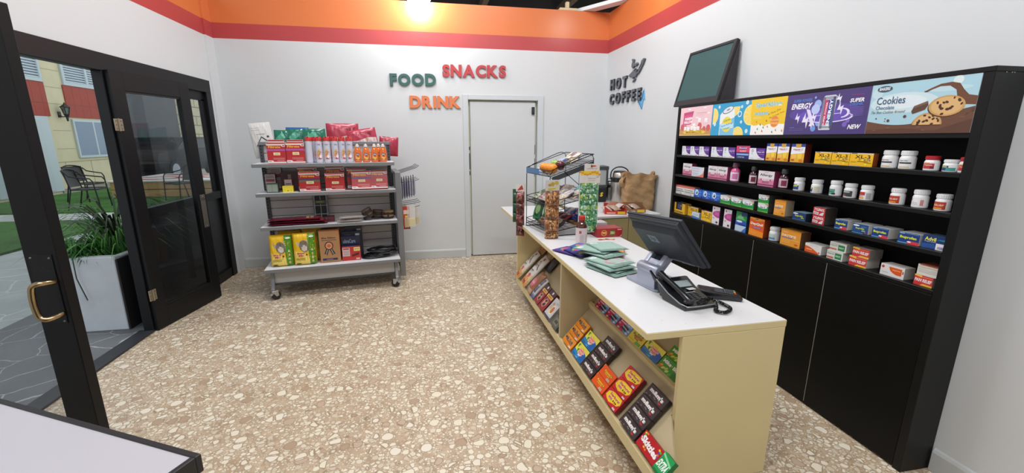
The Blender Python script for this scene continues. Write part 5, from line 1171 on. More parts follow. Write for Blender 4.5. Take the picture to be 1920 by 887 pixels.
for x, d, lb in ((0.900, 0.14, 'orange dish soap bottle, leftmost of the front four'), (0.977, 0.14, 'orange dish soap bottle, second of the front four'), (1.056, 0.14, 'orange dish soap bottle, third of the front four'), (1.137, 0.14, 'orange dish soap bottle, rightmost of the front four'), (1.098, 0.20, 'orange dish soap bottle behind the gap of the last two')):
    soap(lb, x, d)
# bags standing on the rear top shelf, heads above the rail
def bag(name, label, x, d, z, w, h, t, col, art, lean=0.0, roll=0.0, turn=0.0, wr=0.003, seed=1, cat='bag', group=None, rough=0.25, put=gtilt, **k):
    o = pouch(w, h, t, col, art, wr, seed, rough=rough, **k).build(name, smooth=70); put(o, x, d, z, lean, turn, roll); return tag(o, label, cat, group)
def a_white(A):
    A.rect(0.04, 0.03, 0.96, 0.97, '#dcdbd8').lines(0.1, 0.5, (0.86, 0.80), 0.01, '#b5a9a2').poly([(0.2, 0.35), (0.5, 0.62), (0.85, 0.45), (0.83, 0.42), (0.5, 0.58), (0.22, 0.33)], '#3c3a44').text('SNACKS', 0.5, 0.36, 0.5, 0.14, '#a04a74', 0.02, rot=0.08).lines(0.3, 0.7, (0.68,), 0.012, '#8a8a90').circ(0.8, 0.6, 0.03, '#44424c')
bag('snack_bag', 'white bag with purple lettering leaning at the far left behind the top rail', 0.055, 0.50, 1.313, 0.19, 0.335, 0.05, '#d4d3d0', a_white, lean=0.05, roll=-0.10)
def a_foil(hi, mid): return lambda A: A.poly([(0.1, 0.7), (0.5, 0.92), (0.7, 0.75), (0.3, 0.6)], hi).poly([(0.55, 0.5), (0.9, 0.8), (0.8, 0.4)], mid).poly([(0.2, 0.2), (0.5, 0.4), (0.7, 0.1)], mid)
for x, w, h, r_, lb, sd in ((0.205, 0.15, 0.272, 0.03, 'crinkled green foil bag, leftmost behind the top rail', 1), (0.335, 0.17, 0.285, -0.02, 'crinkled green foil bag, middle one behind the top rail', 4), (0.495, 0.22, 0.288, 0.0, 'crinkled green foil bag, widest and rightmost behind the top rail', 7)):
    bag('foil_bag', lb, x, 0.52, 1.306, w, h, 0.07, '#25705a', a_foil('#4fa287', '#17503f'), roll=r_, wr=0.007, seed=sd, group='green foil bags', rough=0.22)
bag('foil_bag', 'blue bag edge showing behind the green foil bags', 0.34, 0.60, 1.302, 0.21, 0.305, 0.04, '#2c5cb0', None, wr=0.004)
def a_redbag(A): A.poly([(0.03, 0.02), (0.97, 0.02), (0.97, 0.62), (0.7, 0.66), (0.3, 0.58), (0.03, 0.62)], '#d8c6c4').poly([(0.1, 0.9), (0.4, 0.82), (0.5, 0.95)], '#c95a6c').poly([(0.6, 0.85), (0.8, 0.72), (0.9, 0.9)], '#8a2236').circ(0.65, 0.6, 0.06, '#cfae8a')
bag('foil_bag', 'large red and white bag, tallest behind the top rail', 0.765, 0.64, 1.302, 0.32, 0.350, 0.08, '#b03a4e', a_redbag, wr=0.007, seed=2, group='red foil bags')
bag('foil_bag', 'red and white bag slumping to the left, above the dish soap', 0.985, 0.53, 1.328, 0.29, 0.268, 0.08, '#b03a4e', a_redbag, roll=-0.16, wr=0.008, seed=5, group='red foil bags')
bag('foil_bag', 'red bag drooping over the right end of the top rail', 1.215, 0.64, 1.312, 0.20, 0.205, 0.07, '#a83448', None, roll=0.08, wr=0.007, seed=3, group='red foil bags')

# middle shelf
filt('dull red filter box behind the left one on the second shelf', 0.425, 0.26, Zm+0.004, 0.172, 0.232, DS_, lean=-0.06)
filt('red filter box with dark stripes, left front of the second shelf', 0.453, 0.135, Zm+0.001, 0.180, 0.188, DS_)
filt('dull red filter box behind the middle one on the second shelf', 0.672, 0.24, Zm+0.004, 0.176, 0.230, NS, lean=-0.05)
filt('plain red filter box in the middle of the second shelf', 0.674, 0.14, Zm+0.001, 0.172, 0.170, NS)
filt('dull red filter box behind the third one on the second shelf', 0.875, 0.24, Zm+0.004, 0.185, 0.205, BS, lean=-0.06)
filt('red filter box with blue stripe leaning back on the second shelf', 0.915, 0.13, Zm+0.009, 0.180, 0.182, BS, lean=-0.28, th=0.03)
filt('red filter box with thin purple stripe, rightmost on the second shelf', 1.082, 0.14, Zm+0.009, 0.160, 0.185, VS, lean=-0.28, th=0.03)
def a_hw(A): A.rect(0.02, 0.1, 0.98, 0.95, '#a8999a').rect(0.1, 0.55, 0.9, 0.68, '#8a3c3c').lines(0.12, 0.85, (0.85, 0.78, 0.40, 0.32), 0.03, '#6f6466')
def small_pack(label, x, d, z, w, h, th, side, art, lean=0.0, name='blister_pack', turn=0.0, grp=None):
    o = carton(w, h, th, side, art).build(name); gtilt(o, x, d, z, lean, turn); return tag(o, label, 'pack', grp)
small_pack('maroon and pale hardware pack, top back of the stack at the left end', 0.140, 0.34, Zm+0.001, 0.105, 0.232, 0.04, '#5a2f33', a_hw)
small_pack('maroon and pale hardware pack, lower and further forward in the left stack', 0.103, 0.26, Zm+0.001, 0.09, 0.172, 0.04, '#5e3336', a_hw)
small_pack('grey green meshed pack at the front left of the second shelf', 0.130, 0.16, Zm+0.001, 0.098, 0.085, 0.05, '#4d5552', lambda A: A.rect(0.05, 0.1, 0.95, 0.9, '#94a091').rect(0.45, 0.1, 0.5, 0.9, '#7b877a'))
small_pack('tall dark maroon box with a pale sticker behind the yellow pack', 0.265, 0.27, Zm+0.001, 0.15, 0.175, 0.06, '#3f2527', lambda A: A.rect(0, 0, 1, 1, '#4a2a2c').rect(0.42, 0.55, 0.6, 0.9, '#8d7f5c').lines(0.1, 0.9, (0.3, 0.2), 0.02, '#5c3a3c'))
small_pack('small dull pink labelled box behind the yellow pack', 0.262, 0.19, Zm+0.001, 0.065, 0.118, 0.04, '#7a5a5e', lambda A: A.rect(0.04, 0.35, 0.96, 0.96, '#a8959b').rect(0.15, 0.6, 0.85, 0.68, '#4c3c44'))
small_pack('bright yellow pack on a white tray at the left of the second shelf', 0.265, 0.115, Zm+0.006, 0.088, 0.058, 0.05, '#cdb52c', lambda A: A.rect(0, 0, 1, 1, '#e2cf3c').circ(0.5, 0.25, 0.09, '#6a6420').circ(0.8, 0.25, 0.06, '#8a7a24').rect(0.1, 0.8, 0.9, 0.83, '#c2ac2c'))
b = MB(); b.box(-0.07, -0.05, 0, 0.07, 0.05, 0.004, M('#d9d6cc', 0.5), 0.001); o = gput(b.build('paper_tray'), 0.275, 0.145, Zm+0.001); tag(o, 'thin white tray under the bright yellow pack', 'tray')

# third shelf
def a_mag(A): A.poly([(0.0, 0.2), (0.2, 0.1), (1, 0.15), (1, 0.9), (0.3, 0.95), (0, 0.8)], '#7c2036').rect(0.72, 0.2, 0.78, 0.85, '#d8c25a').rect(0.80, 0.2, 0.86, 0.85, '#d8c48a').rect(0.90, 0.1, 0.97, 0.95, '#b22c3c').lines(0.1, 0.65, (0.6, 0.45, 0.3), 0.05, '#5c4650')
for k, (lb, x, z, tn, w) in enumerate((('long flat maroon pack lying lowest on the left of the third shelf', 0.315, 0.0, 0.02, 0.52), ('long flat maroon pack in the middle of the flat pile on the third shelf', 0.300, 0.021, -0.03, 0.50), ('long flat maroon pack on top of the flat pile on the third shelf', 0.285, 0.042, 0.015, 0.46))):
    b = pouch(w, 0.16, 0.018, '#6b1c30', a_mag, 0.002, k, n=12, rough=0.2); o = b.build('flat_pack', smooth=70)
    o.matrix_world = Matrix.Translation(gp(x, 0.12, Zl+0.014+z)) @ Matrix.Rotation(GA+tn, 4, 'Z') @ Matrix.Rotation(R(-90), 4, 'X'); tag(o, lb, 'pack', 'long flat maroon packs')
t = thing('hanging_tool_pack', 'tall grey plastic tool pack standing against the slats in the middle of the third shelf', 'pack', gp(0.508, 0.36, Zl+0.001), GA)
b = MB(); b.box(-0.072, 0.02, 0, 0.072, 0.032, 0.262, M('#7b7e82', 0.4), 0.004); b.build('backing', t)
b = MB(); b.box(-0.05, 0.0, 0.03, 0.05, 0.02, 0.24, M('#1e2023', 0.4), 0.006); b.build('tool_body', t)
b = MB()
for x in (-0.055, 0.0, 0.055): b.tube([(x, -0.004, 0.02), (x, -0.006, 0.25)], 0.003, M('#a5a8ab', 0.3), 6)
for z in (0.06, 0.15): b.tube([(-0.062, -0.007, z), (0.062, -0.007, z)], 0.004, M('#9b9ea1', 0.3), 6)
b.build('plastic_ribs', t)
b = MB(); b.box(-0.052, -0.012, 0.165, 0.055, -0.006, 0.205, M('#44483a', 0.4), 0.002); A = Art(0.1, 0.036); A.ell(0.45, 0.5, 0.4, 0.12, '#a7a468'); b.art(A, (-0.05, -0.0125, 0.167), (1, 0, 0), (0, 0, 1)); b.build('label_band', t)
small_pack('small dark red box right of the tool pack', 0.600, 0.22, Zl+0.001, 0.068, 0.055, 0.06, '#4c1a22', lambda A: A.rect(0, 0, 1, 1, '#5c1f28').rect(0.1, 0.6, 0.9, 0.7, '#7c4048'), name='small_box')
COP = M('#b2643a', 0.3, 0.5)
for k, (x, z, tn, lb) in enumerate(((0.78, 0.0, 0.0, 'clear pack of copper coloured sticks, lower of two'), (0.80, 0.034, 0.1, 'clear pack of copper coloured sticks, upper of two'))):
    t = thing('stick_pack', lb, 'pack', gp(x, 0.17, Zl+0.002+z), GA+tn, 'clear packs of copper sticks')
    b = MB(); rnd = random.Random(k)
    for i in range(9): y = -0.05+0.012*i; b.tube([(-0.10+rnd.uniform(0, .02), y, 0.012), (0.09, y+rnd.uniform(-0.01, 0.01), 0.013+rnd.uniform(0, 0.006))], 0.005, COP if i % 2 else M('#8c8078', 0.3), 6)
    b.build('sticks', t)
    b = MB(); f = pil_f(0.24, 0.13, 0.026, 0.003, k); b.grid(lambda u, v: ((u-0.5)*0.24, (v-0.5)*0.13, 0.014+f((u-0.5)*0.24, v*0.13)), 12, 8, M('#cfc9c6', 0.08, alpha=0.35)); b.grid(lambda u, v: ((0.5-u)*0.24, (v-0.5)*0.13, 0.014-f((0.5-u)*0.24, v*0.13)*0.9), 12, 8, M('#cfc9c6', 0.08, alpha=0.35)); b.build('plastic_sleeve', t, smooth=60)
def coil(label, x, d, r, turns, h, lean, roll, rimc):
    t = thing('coiled_strap', label, 'strap', gp(x, d, Zl+0.002+r*abs(math.sin(roll))), GA, 'coiled dark straps')
    t.rotation_euler = (lean, roll, GA)
    b = MB(); mt = M('#2b211c', 0.6); me = M(rimc, 0.6)
    for k in range(turns):
        rr = r-0.004*k*0.5; z0 = k*h
        n = 26; vs = []; fs = []
        for i in range(n):
            a = 2*PI*i/n; c, s = math.cos(a), math.sin(a)
            for q, zz in ((rr, z0), (rr, z0+h*0.82), (rr-0.006, z0+h*0.82), (rr-0.006, z0)): vs.append((q*c+0.003*k, q*s*0.8, zz))
        for i in range(n):
            j = (i+1) % n
            for e in range(4): fs.append((4*i+e, 4*j+e, 4*j+(e+1) % 4, 4*i+(e+1) % 4))
        b.add(vs, fs, mt if k % 2 == 0 else me)
    b.build('strap', t, smooth=40)
    b = MB(); b.box(-0.008, -r*0.8-0.003, h*0.2, 0.008, -r*0.8+0.001, h*turns*0.8, M('#1a1613', 0.5), 0.001); b.build('keeper', t)
coil('dark coiled strap tipped up at the left of three', 0.965, 0.20, 0.056, 4, 0.024, 0.0, -0.5, '#584536')
coil('dark coiled strap lying flat in the middle of three', 1.035, 0.26, 0.058, 4, 0.022, 0, 0.1, '#4b3a2d')
coil('dark coiled strap with tan edge, right of three', 1.148, 0.24, 0.056, 4, 0.021, 0, 0, '#8a6a48')

# bottom shelf
def a_cat(A):
    A.rect(0.02, 0.01, 0.98, 0.98, '#e6b81c').poly([(0.02, 0.01), (0.7, 0.01), (0.72, 0.25), (0.45, 0.42), (0.02, 0.45)], '#ecd26a').poly([(0.66, 0.98), (0.98, 0.98), (0.98, 0.01), (0.70, 0.01), (0.72, 0.3), (0.66, 0.6)], '#4b8a24')
    # tabby face
    A.poly([(0.16, 0.74), (0.34, 0.70), (0.40, 0.60), (0.26, 0.58)], '#b9aea2').poly([(0.66, 0.84), (0.70, 0.62), (0.56, 0.66)], '#b9aea2')
    A.ell(0.50, 0.60, 0.21, 0.19, '#7d7266', rot=0.2).ell(0.50, 0.54, 0.13, 0.10, '#cfc6ba', rot=0.2)
    for q in range(4): A.poly([(0.38+0.07*q, 0.73), (0.40+0.07*q, 0.73), (0.41+0.06*q, 0.64)], '#3a332c')
    A.ell(0.42, 0.605, 0.035, 0.020, '#a3a44a').ell(0.58, 0.625, 0.035, 0.020, '#a3a44a').ell(0.42, 0.605, 0.012, 0.016, '#1b1916').ell(0.58, 0.625, 0.012, 0.016, '#1b1916').poly([(0.48, 0.565), (0.53, 0.572), (0.505, 0.545)], '#a8625c')
    for q in (-1, 1): A.poly([(0.5+q*0.14, 0.56), (0.5+q*0.17, 0.50), (0.5+q*0.12, 0.53)], '#3a332c')
    A.text('Meow', 0.34, 0.385, 0.34, 0.065, '#c02c22', 0.05, rot=0.08, bg='#f3e9c8', bgo=0.06).text('Mix', 0.34, 0.31, 0.24, 0.065, '#c02c22', 0.05, rot=0.04, bg='#f3e9c8', bgo=0.06)
    A.lines(0.12, 0.5, (0.225, 0.20, 0.175), 0.010, '#8a7d34').ell(0.2, 0.05, 0.12, 0.02, '#2c2a20').ell(0.58, 0.33, 0.035, 0.03, '#4a2c1c')
    for q in range(4): A.ell(0.84, 0.12+q*0.12, 0.05, 0.03, '#cfc98a' if q % 2 else '#d9a45c').ell(0.84, 0.16+q*0.12, 0.03, 0.008, '#cfe0b0')
    A.ell(0.84, 0.90, 0.11, 0.025, '#dfe6d2')
for x, d, h, lb, ln in ((0.147, 0.14, 0.305, 'yellow and green Meow Mix cat food bag, left of the front two', -0.05), (0.350, 0.13, 0.312, 'yellow and green Meow Mix cat food bag, right of the front two', -0.03), (0.21, 0.26, 0.318, 'yellow cat food bag behind the left Meow Mix bag', 0.0), (0.415, 0.27, 0.335, 'yellow cat food bag behind the right Meow Mix bag', 0.0)):
    bag('cat_food_bag', lb, x, d, Zb+0.001, 0.20, h, 0.09, '#cfa01c', a_cat if d < 0.2 else (lambda A: A.rect(0.05, 0.1, 0.95, 0.95, '#c8961c').rect(0.7, 0.1, 0.95, 0.95, '#4a7a24')), lean=ln, wr=0.004, seed=int(x*50), group='yellow cat food bags', px=6, pz=10, rough=0.35)
def a_brown(A):
    A.rect(0.01, 0.01, 0.99, 0.99, '#a5794f').text('Blue Ribbon', 0.47, 0.78, 0.68, 0.055, '#1d1a22', 0.03, shear=0.15).rect(0.12, 0.70, 0.85, 0.715, '#1d1a22')
    A.poly([(0.34, 0.48), (0.46, 0.45), (0.34, 0.22), (0.30, 0.28), (0.20, 0.27)], '#23222e').poly([(0.46, 0.45), (0.58, 0.47), (0.76, 0.26), (0.66, 0.27), (0.60, 0.22)], '#23222e').poly([(0.37, 0.44), (0.41, 0.44), (0.31, 0.28), (0.28, 0.29)], '#b09a86').poly([(0.52, 0.44), (0.56, 0.44), (0.66, 0.28), (0.62, 0.27)], '#b09a86')
    A.ell(0.46, 0.53, 0.21, 0.135, '#23222e').ell(0.46, 0.53, 0.165, 0.105, '#d08a62').ell(0.46, 0.53, 0.10, 0.05, '#b5603c').rect(0.10, 0.07, 0.84, 0.135, '#262a48').rect(0.3, 0.095, 0.62, 0.11, '#9c96a4').rect(0.08, 0.0, 0.92, 0.015, '#7a4a2c')
t = thing('paper_food_bag', 'brown paper pet food bag with a dark rosette and orange side', 'bag', gp(0.575, 0.115, Zb+0.001), GA)
b = carton(0.185, 0.318, 0.085, '#c0512a', a_brown, rough=0.6); b.build('bag_body', t)
b = MB(); b.prism([(0.0, 0.317), (0.085, 0.317), (0.055, 0.325), (0.025, 0.325)], 'x', -0.092, 0.092, M('#96693f', 0.7), 0.001); b.build('folded_top', t)
o = carton(0.17, 0.327, 0.07, '#5c3c22', lambda A: A.rect(0, 0, 1, 1, '#6b4729'), rough=0.7).build('cardboard_box'); gput(o, 0.585, 0.24, Zb+0.001); tag(o, 'plain brown cardboard box behind the rosette bag', 'box')
def a_ur(A): A.rect(0, 0, 1, 1, '#b5302c').rect(0.02, 0.32, 0.42, 0.92, '#c9b4b0').rect(0.06, 0.78, 0.38, 0.88, '#a03c3c').lines(0.07, 0.38, (0.68, 0.6, 0.5, 0.42), 0.03, '#8c6f70').rect(0.64, 0.66, 0.98, 0.92, '#dccb80').text('$4.99', 0.81, 0.79, 0.24, 0.1, '#5c4a24', 0.02).poly([(0.5, 0.25), (0.9, 0.38), (0.92, 0.55), (0.55, 0.42)], '#4c1a1e').rect(0.74, 0.06, 0.95, 0.16, '#e0b4ae')
def a_um(A): A.rect(0, 0, 1, 1, '#1d2138').poly([(0, 0), (1, 0), (1, 0.42), (0.6, 0.5), (0, 0.2)], '#8c2824').rect(0.05, 0.25, 0.42, 0.6, '#b5a8a6').text('ultraCare', 0.42, 0.80, 0.66, 0.17, '#8fa0c4', 0.02).lines(0.5, 0.9, (0.3,), 0.05, '#5c1c1c')
def a_ud(A): A.rect(0, 0, 1, 1, '#1a1c2c').rect(0.7, 0.82, 0.92, 0.92, '#b9bcc8').lines(0.1, 0.5, (0.88,), 0.04, '#39406a')
for x, d, h, w, a, lb in ((0.768, 0.12, 0.145, 0.172, a_ur, 'red vacuum bag box with price sticker, front and lowest of the stepped row'), (0.768, 0.175, 0.235, 0.178, a_um, 'navy and red ultraCare box right behind the front one'), (0.778, 0.225, 0.275, 0.180, a_ud, 'dark navy box third in the stepped row'), (0.795, 0.275, 0.315, 0.175, a_ud, 'dark navy box at the back of the stepped row')):
    o = carton(w, h, 0.045, '#23305c', a).build('vacuum_bag_box'); gput(o, x, d, Zb+0.001); tag(o, lb, 'box', 'stepped vacuum bag boxes')
rnd = random.Random(9)
for k, (cx_, cy_, rx_, ry_, z_, lb) in enumerate(((1.00, 0.20, 0.13, 0.10, 0.015, 'black coiled cable lying lowest at the right of the bottom shelf'), (1.09, 0.22, 0.13, 0.11, 0.045, 'black coiled cable in the middle of the pile on the bottom shelf'), (1.06, 0.20, 0.14, 0.09, 0.075, 'black coiled cable on top of the pile on the bottom shelf'))):
    b = MB()
    for q in range(5):
        ph = rnd.uniform(0, 6); pts = []
        for i in range(36):
            a = 2*PI*i/36; w_ = 1+0.12*math.sin(3*a+ph)
            pts.append(((rx_-0.008*q)*w_*math.cos(a), (ry_-0.008*q)*w_*math.sin(a), 0.006*q*0.3+0.008*math.sin(2*a+ph)))
        b.tube(pts, 0.0065, M('#141416', 0.35), 6, closed=True)
    if k == 2: b.tube([(0.10, 0.02, 0.02), (0.13, -0.02, 0.03), (0.15, -0.05, 0.01)], 0.007, M('#141416', 0.35)); b.box(0.14, -0.075, -0.002, 0.165, -0.045, 0.02, M('#1c1c1e', 0.4), 0.003)
    o = b.build('coiled_cable', smooth=60); gput(o, cx_, cy_, Zb+z_); tag(o, lb, 'cable', 'coiled black cables')

# blister packs on the end hooks, flat faces across the hooks
def hang(name, label, x, d, ztop, w, h, th, col, art, grp, hole=True):
    t = thing(name, label, 'pack', gp(x, d, ztop-h), GA+R(90)*0+R(90), grp)
    b = MB(); b.box(-w/2, 0, 0, w/2, 0.0015, h, M(col, 0.3), 0.0005); A = Art(w, h, 0.0002); art(A); b.art(A, (-w/2, -0.0001, 0), (1, 0, 0), (0, 0, 1)); b.build('card', t)
    b = MB(); b.box(-w/2+0.008, -th, 0.02, w/2-0.008, 0, h*0.78, M('#9a95b0' if 'tool' not in name else '#c9b090', 0.15, alpha=0.55), 0.004); b.build('blister', t)
    return t
ORD = ('first', 'second', 'third', 'fourth', 'fifth', 'sixth')
for hi, (d, cnt) in enumerate(((0.27, 6), (0.38, 3))):
    for j in range(cnt):
        hang('hanging_pack', '%s dark purple pack out from the frame on the %s upper hook' % (ORD[j], ('nearest', 'second')[hi]), GW+0.075+0.024*j+0.012*hi, d, 1.10+0.006*j, 0.085, 0.225, 0.014, '#3c3850', lambda A: A.rect(0.1, 0.75, 0.9, 0.95, '#b9b6c4').rect(0.15, 0.1, 0.5, 0.7, '#2c2a3c').rect(0.55, 0.1, 0.9, 0.7, '#8d88a4'), 'dark purple packs on the end hooks')
def a_rb(A): A.rect(0, 0, 1, 1, '#b8402e').rect(0.1, 0.66, 0.9, 0.84, '#dcc9b4').rect(0.3, 0.5, 0.75, 0.6, '#dfc25c').rect(0, 0, 1, 0.12, '#8c2820')
t = thing('hanging_tool_card', 'red carded tool hanging from the nearest lower hook', 'pack', gp(GW+0.105, 0.272, 0.555), GA)
b = MB(); b.box(-0.035, -0.002, 0, 0.035, 0.0, 0.245, M('#b8402e', 0.35)); A = Art(0.07, 0.245, 0.0002); a_rb(A); b.art(A, (-0.035, -0.0021, 0), (1, 0, 0), (0, 0, 1)); b.build('card', t)
b = MB(); b.box(-0.025, -0.02, 0.02, 0.025, -0.0024, 0.12, M('#d8c49a', 0.15, alpha=0.5), 0.004); b.build('blister', t)
for x, d, z, w, h, lb in ((GW+0.155, 0.272, 0.585, 0.075, 0.10, 'yellow block in a clear hanging sleeve beside the red tool card'), (GW+0.235, 0.40, 0.58, 0.035, 0.095, 'narrow yellow block hanging farthest out on the lower hooks'), (GW+0.085, 0.39, 0.58, 0.05, 0.09, 'yellow block hanging behind the red tool card')):
    t = thing('hanging_yellow_pack', lb, 'pack', gp(x, d, z), GA, 'yellow packs on the end hooks')
    b = MB(); b.box(-w/2, -0.012, 0, w/2, 0.012, h*0.85, M('#e4cf22', 0.4), 0.006); b.build('yellow_block', t)
    b = MB(); b.box(-w/2-0.004, -0.014, -0.006, w/2+0.004, -0.0125, 0.225, M('#e5e2dc', 0.1, alpha=0.3)); b.box(-w/2-0.004, 0.0125, -0.006, w/2+0.004, 0.014, 0.225, M('#e5e2dc', 0.1, alpha=0.3)); b.build('clear_sleeve', t)
# ================================================================ THE COUNTER
KT = 0.016; KO = Vector((0.8113, 1.4213, 0)); KX = Vector((math.cos(KT), math.sin(KT), 0)); KY = Vector((-math.sin(KT), math.cos(KT), 0)); ZK = 0.7525
def kp(x, y, z): return KO+KX*x+KY*y+Vector((0, 0, z))
KM = Matrix(((KX.x, KY.x, 0, KO.x), (KX.y, KY.y, 0, KO.y), (0, 0, 1, 0), (0, 0, 0, 1)))
KC = M('#d9c897', 0.42, noise=0.03, nscale=3); KI = M('#bfaf8b', 0.5, noise=0.04, nscale=3); KW = M('#d6d6d7', 0.28)  # KI: the same cream, with the shade inside the counter put into its colour
kc = thing('shop_counter', 'long cream counter with a white top and sloping candy shelves in its front', 'counter', KO, KT)
b = MB(); b.box(0, 0, 0.7215, 0.647, 3.262, 0.7508, KC, 0.002); b.build('top_edge', kc)
b = MB(); b.box(0.0015, 0.0015, 0.7509, 0.6455, 3.2605, ZK, KW, 0.0005); 
for x, y in ((0.12, 0.10), (0.20, 0.05), (0.33, 0.06), (0.10, 0.35), (0.52, 0.12)): b.box(x, y, ZK, x+0.006, y+0.002, ZK+0.0002, M('#9d9a98', 0.6))
b.build('white_top', kc)
b = MB(); b.box(0.16, 0.0, 0.0, 0.644, 0.024, 0.7213, KC, 0.0015); b.build('end_panel', kc)
b = MB(); b.box(0.004, 2.405, 0.15, 0.62, 2.43, 0.7213, KC, 0.0015); b.build('far_panel', kc)
b = MB(); b.box(0.004, 1.085, 0.20, 0.62, 1.107, 0.7213, KI, 0.0015); b.build('divider', kc)
b = MB(); b.box(0.62, 0.024, 0.0, 0.643, 2.43, 0.7213, KC, 0.001); b.build('rear_panel', kc)
b = MB(); b.box(0.16, 0.024, 0.0, 0.18, 2.405, 0.152, M('#8d8168', 0.6), 0.001); b.build('toe_board', kc)
b = MB(); b.box(0.0, -0.195, 0.145, 0.018, 2.43, 0.208, KC, 0.002); b.box(0.0181, 0.0, 0.145, 0.159, 2.405, 0.16, KC, 0.001); b.build('lower_lip', kc)
SB = Vector((0.012, 0, 0.206)); SD = Vector((0.195, 0, 0.215)); SD.normalize(); SNn = Vector((-SD.z, 0, SD.x))
S2 = Vector((0.225, 0, 0.432))
def sloped(name, base, s0, s1, y0, y1, th=0.014):
    p = [base+SD*s0, base+SD*s1, base+SD*s1-SNn*th, base+SD*s0-SNn*th]
    b = MB(); b.prism([(q.x, q.z) for q in p], 'y', y0, y1, KI); return b.build(name, kc)
_e = SB+Vector((0.008, 0, -0.006)); b = MB()
_q = [_e+Vector((0, -0.19, 0)), _e+Vector((0, 0.024, 0)), _e+SD*0.20+Vector((0, 0.024, 0)), _e+SD*0.085+Vector((0, -0.14, 0))]
b.add([v for v in _q]+[v-SNn*0.012 for v in _q], [(0, 1, 2, 3), (7, 6, 5, 4), (0, 4, 5, 1), (1, 5, 6, 2), (2, 6, 7, 3), (3, 7, 4, 0)], KI); b.build('sloped_shelf', kc)
sloped('sloped_shelf', SB+Vector((0.008, 0, -0.006)), 0.0, 0.29, 0.0245, 1.084)
sloped('sloped_shelf', SB+Vector((0.008, 0, -0.006)), 0.0, 0.66, 1.108, 2.404)
sloped('upper_sloped_shelf', S2+Vector((0.0, 0, -0.004)), 0.0, 0.36, 0.0245, 1.084)
b = MB(); p0 = Vector((0.203, 0, 0.408)); b.prism([(p0.x, p0.z), (p0.x+0.024, p0.z+0.010), (p0.x+0.024-0.012, p0.z+0.045), (p0.x-0.008, p0.z+0.036)], 'y', 0.0245, 1.084, KC, 0.001); b.build('upper_lip', kc)

# ---------------------------------------------------------------- candy
BASEM = Matrix(((0, SD.z, SD.x, 0), (-1, 0, 0, 0), (0, -SD.x, SD.z, 0), (0, 0, 0, 1)))
def slope_put(o, base, y, s, thick, spin=0.0, lift=0.0):
    q = base+Vector((0, y, 0))+SD*s+SNn*(thick+0.0015+lift)
    o.matrix_world = KM @ Matrix.Translation(q) @ BASEM @ Matrix.Rotation(spin, 4, 'Y'); return o
def candy(name, label, base, y, s, w, h, side, art, group, th=0.022, spin=0.0, lift=0.0):
    o = carton(w, h, th, side, art, rough=0.3).build(name); slope_put(o, base, y, s, th, spin, lift); return tag(o, label, 'candy', group)
def a_duds(A): A.rect(0, 0, 1, 1, '#e9932a').rect(0, 0, 1, 0.16, '#d98222').text('Milk Duds', 0.46, 0.60, 0.78, 0.34, '#3c1c14', 0.04, shear=0.15, bg='#f2d9b0', bgo=0.04).poly([(0.2, 0.36), (0.85, 0.30), (0.85, 0.40), (0.25, 0.44)], '#b5441e').poly([(0.66, 0.02), (0.92, 0.06), (0.9, 0.24), (0.7, 0.2)], '#dfcdb8').lines(0.05, 0.5, (0.22,), 0.03, '#c9741e')
def a_fish(A):
    A.rect(0, 0, 1, 1, '#2c86c4').poly([(0, 0.45), (0.35, 0.35), (0.7, 0.75), (1, 0.6), (1, 1), (0, 1)], '#ecdf54').poly([(0, 0), (1, 0), (1, 0.2), (0.5, 0.12), (0, 0.25)], '#1f6ca8').ell(0.78, 0.4, 0.22, 0.26, '#1f5fae').circ(0.55, 0.55, 0.3, '#f0c544')
    A.text('Swedish', 0.55, 0.66, 0.44, 0.18, '#e04a6a', 0.04, bg='#ffffff', bgo=0.08, rot=-0.05).text('Fish', 0.55, 0.46, 0.32, 0.19, '#e04a6a', 0.04, bg='#ffffff', bgo=0.08).rect(0.45, 0.25, 0.62, 0.35, '#d8e6f0')
    for x, y in ((0.16, 0.85), (0.3, 0.55)): A.poly([(x-0.1, y), (x, y+0.08), (x+0.1, y), (x+0.02, y+0.03), (x+0.01, y-0.2), (x-0.02, y-0.2)], '#3d8f3a')
    A.poly([(0.3, 0.08), (0.6, 0.05), (0.55, 0.16)], '#66b6e0')
def a_mms(A):
    A.rect(0, 0, 1, 1, '#3c2f30').rect(0, 0.9, 1, 1, '#241b1c')
    r_ = random.Random(3)
    for i in range(12): A.ell(r_.uniform(0.05, 0.95), r_.uniform(0.08, 0.35), 0.04, 0.03, r_.choice(['#7c2a22', '#2c5c34', '#5a3c2a', '#8d8a84', '#4a3f72']))
    A.text("m&m's", 0.50, 0.58, 0.74, 0.36, '#e4dede', 0.055, rot=-0.03, bg='#8c8684', bgo=0.05).text("m&m's", 0.50, 0.58, 0.72, 0.34, '#4c3c3c', 0.005, rot=-0.03).text("m&m's", 0.50, 0.58, 0.70, 0.33, '#efe9e6', 0.03, rot=-0.03)
    A.ell(0.78, 0.22, 0.07, 0.08, '#b8342c').text('DARK CHOCOLATE', 0.3, 0.87, 0.36, 0.05, '#9c9290', 0.01)
def a_reese(A): A.rect(0, 0, 1, 1, '#e8591c').text("Reese's", 0.52, 0.62, 0.6, 0.2, '#f4c52c', 0.05, shear=0.2, bg='#3c2414', bgo=0.06).text('PIECES', 0.52, 0.42, 0.4, 0.12, '#f4c52c', 0.04, bg='#3c2414', bgo=0.06).rect(0.62, 0.06, 0.84, 0.26, '#dccabc').lines(0.64, 0.82, (0.2, 0.15, 0.1), 0.02, '#8a6a58').poly([(0, 0.7), (0.12, 1), (0, 1)], '#f07a2c')
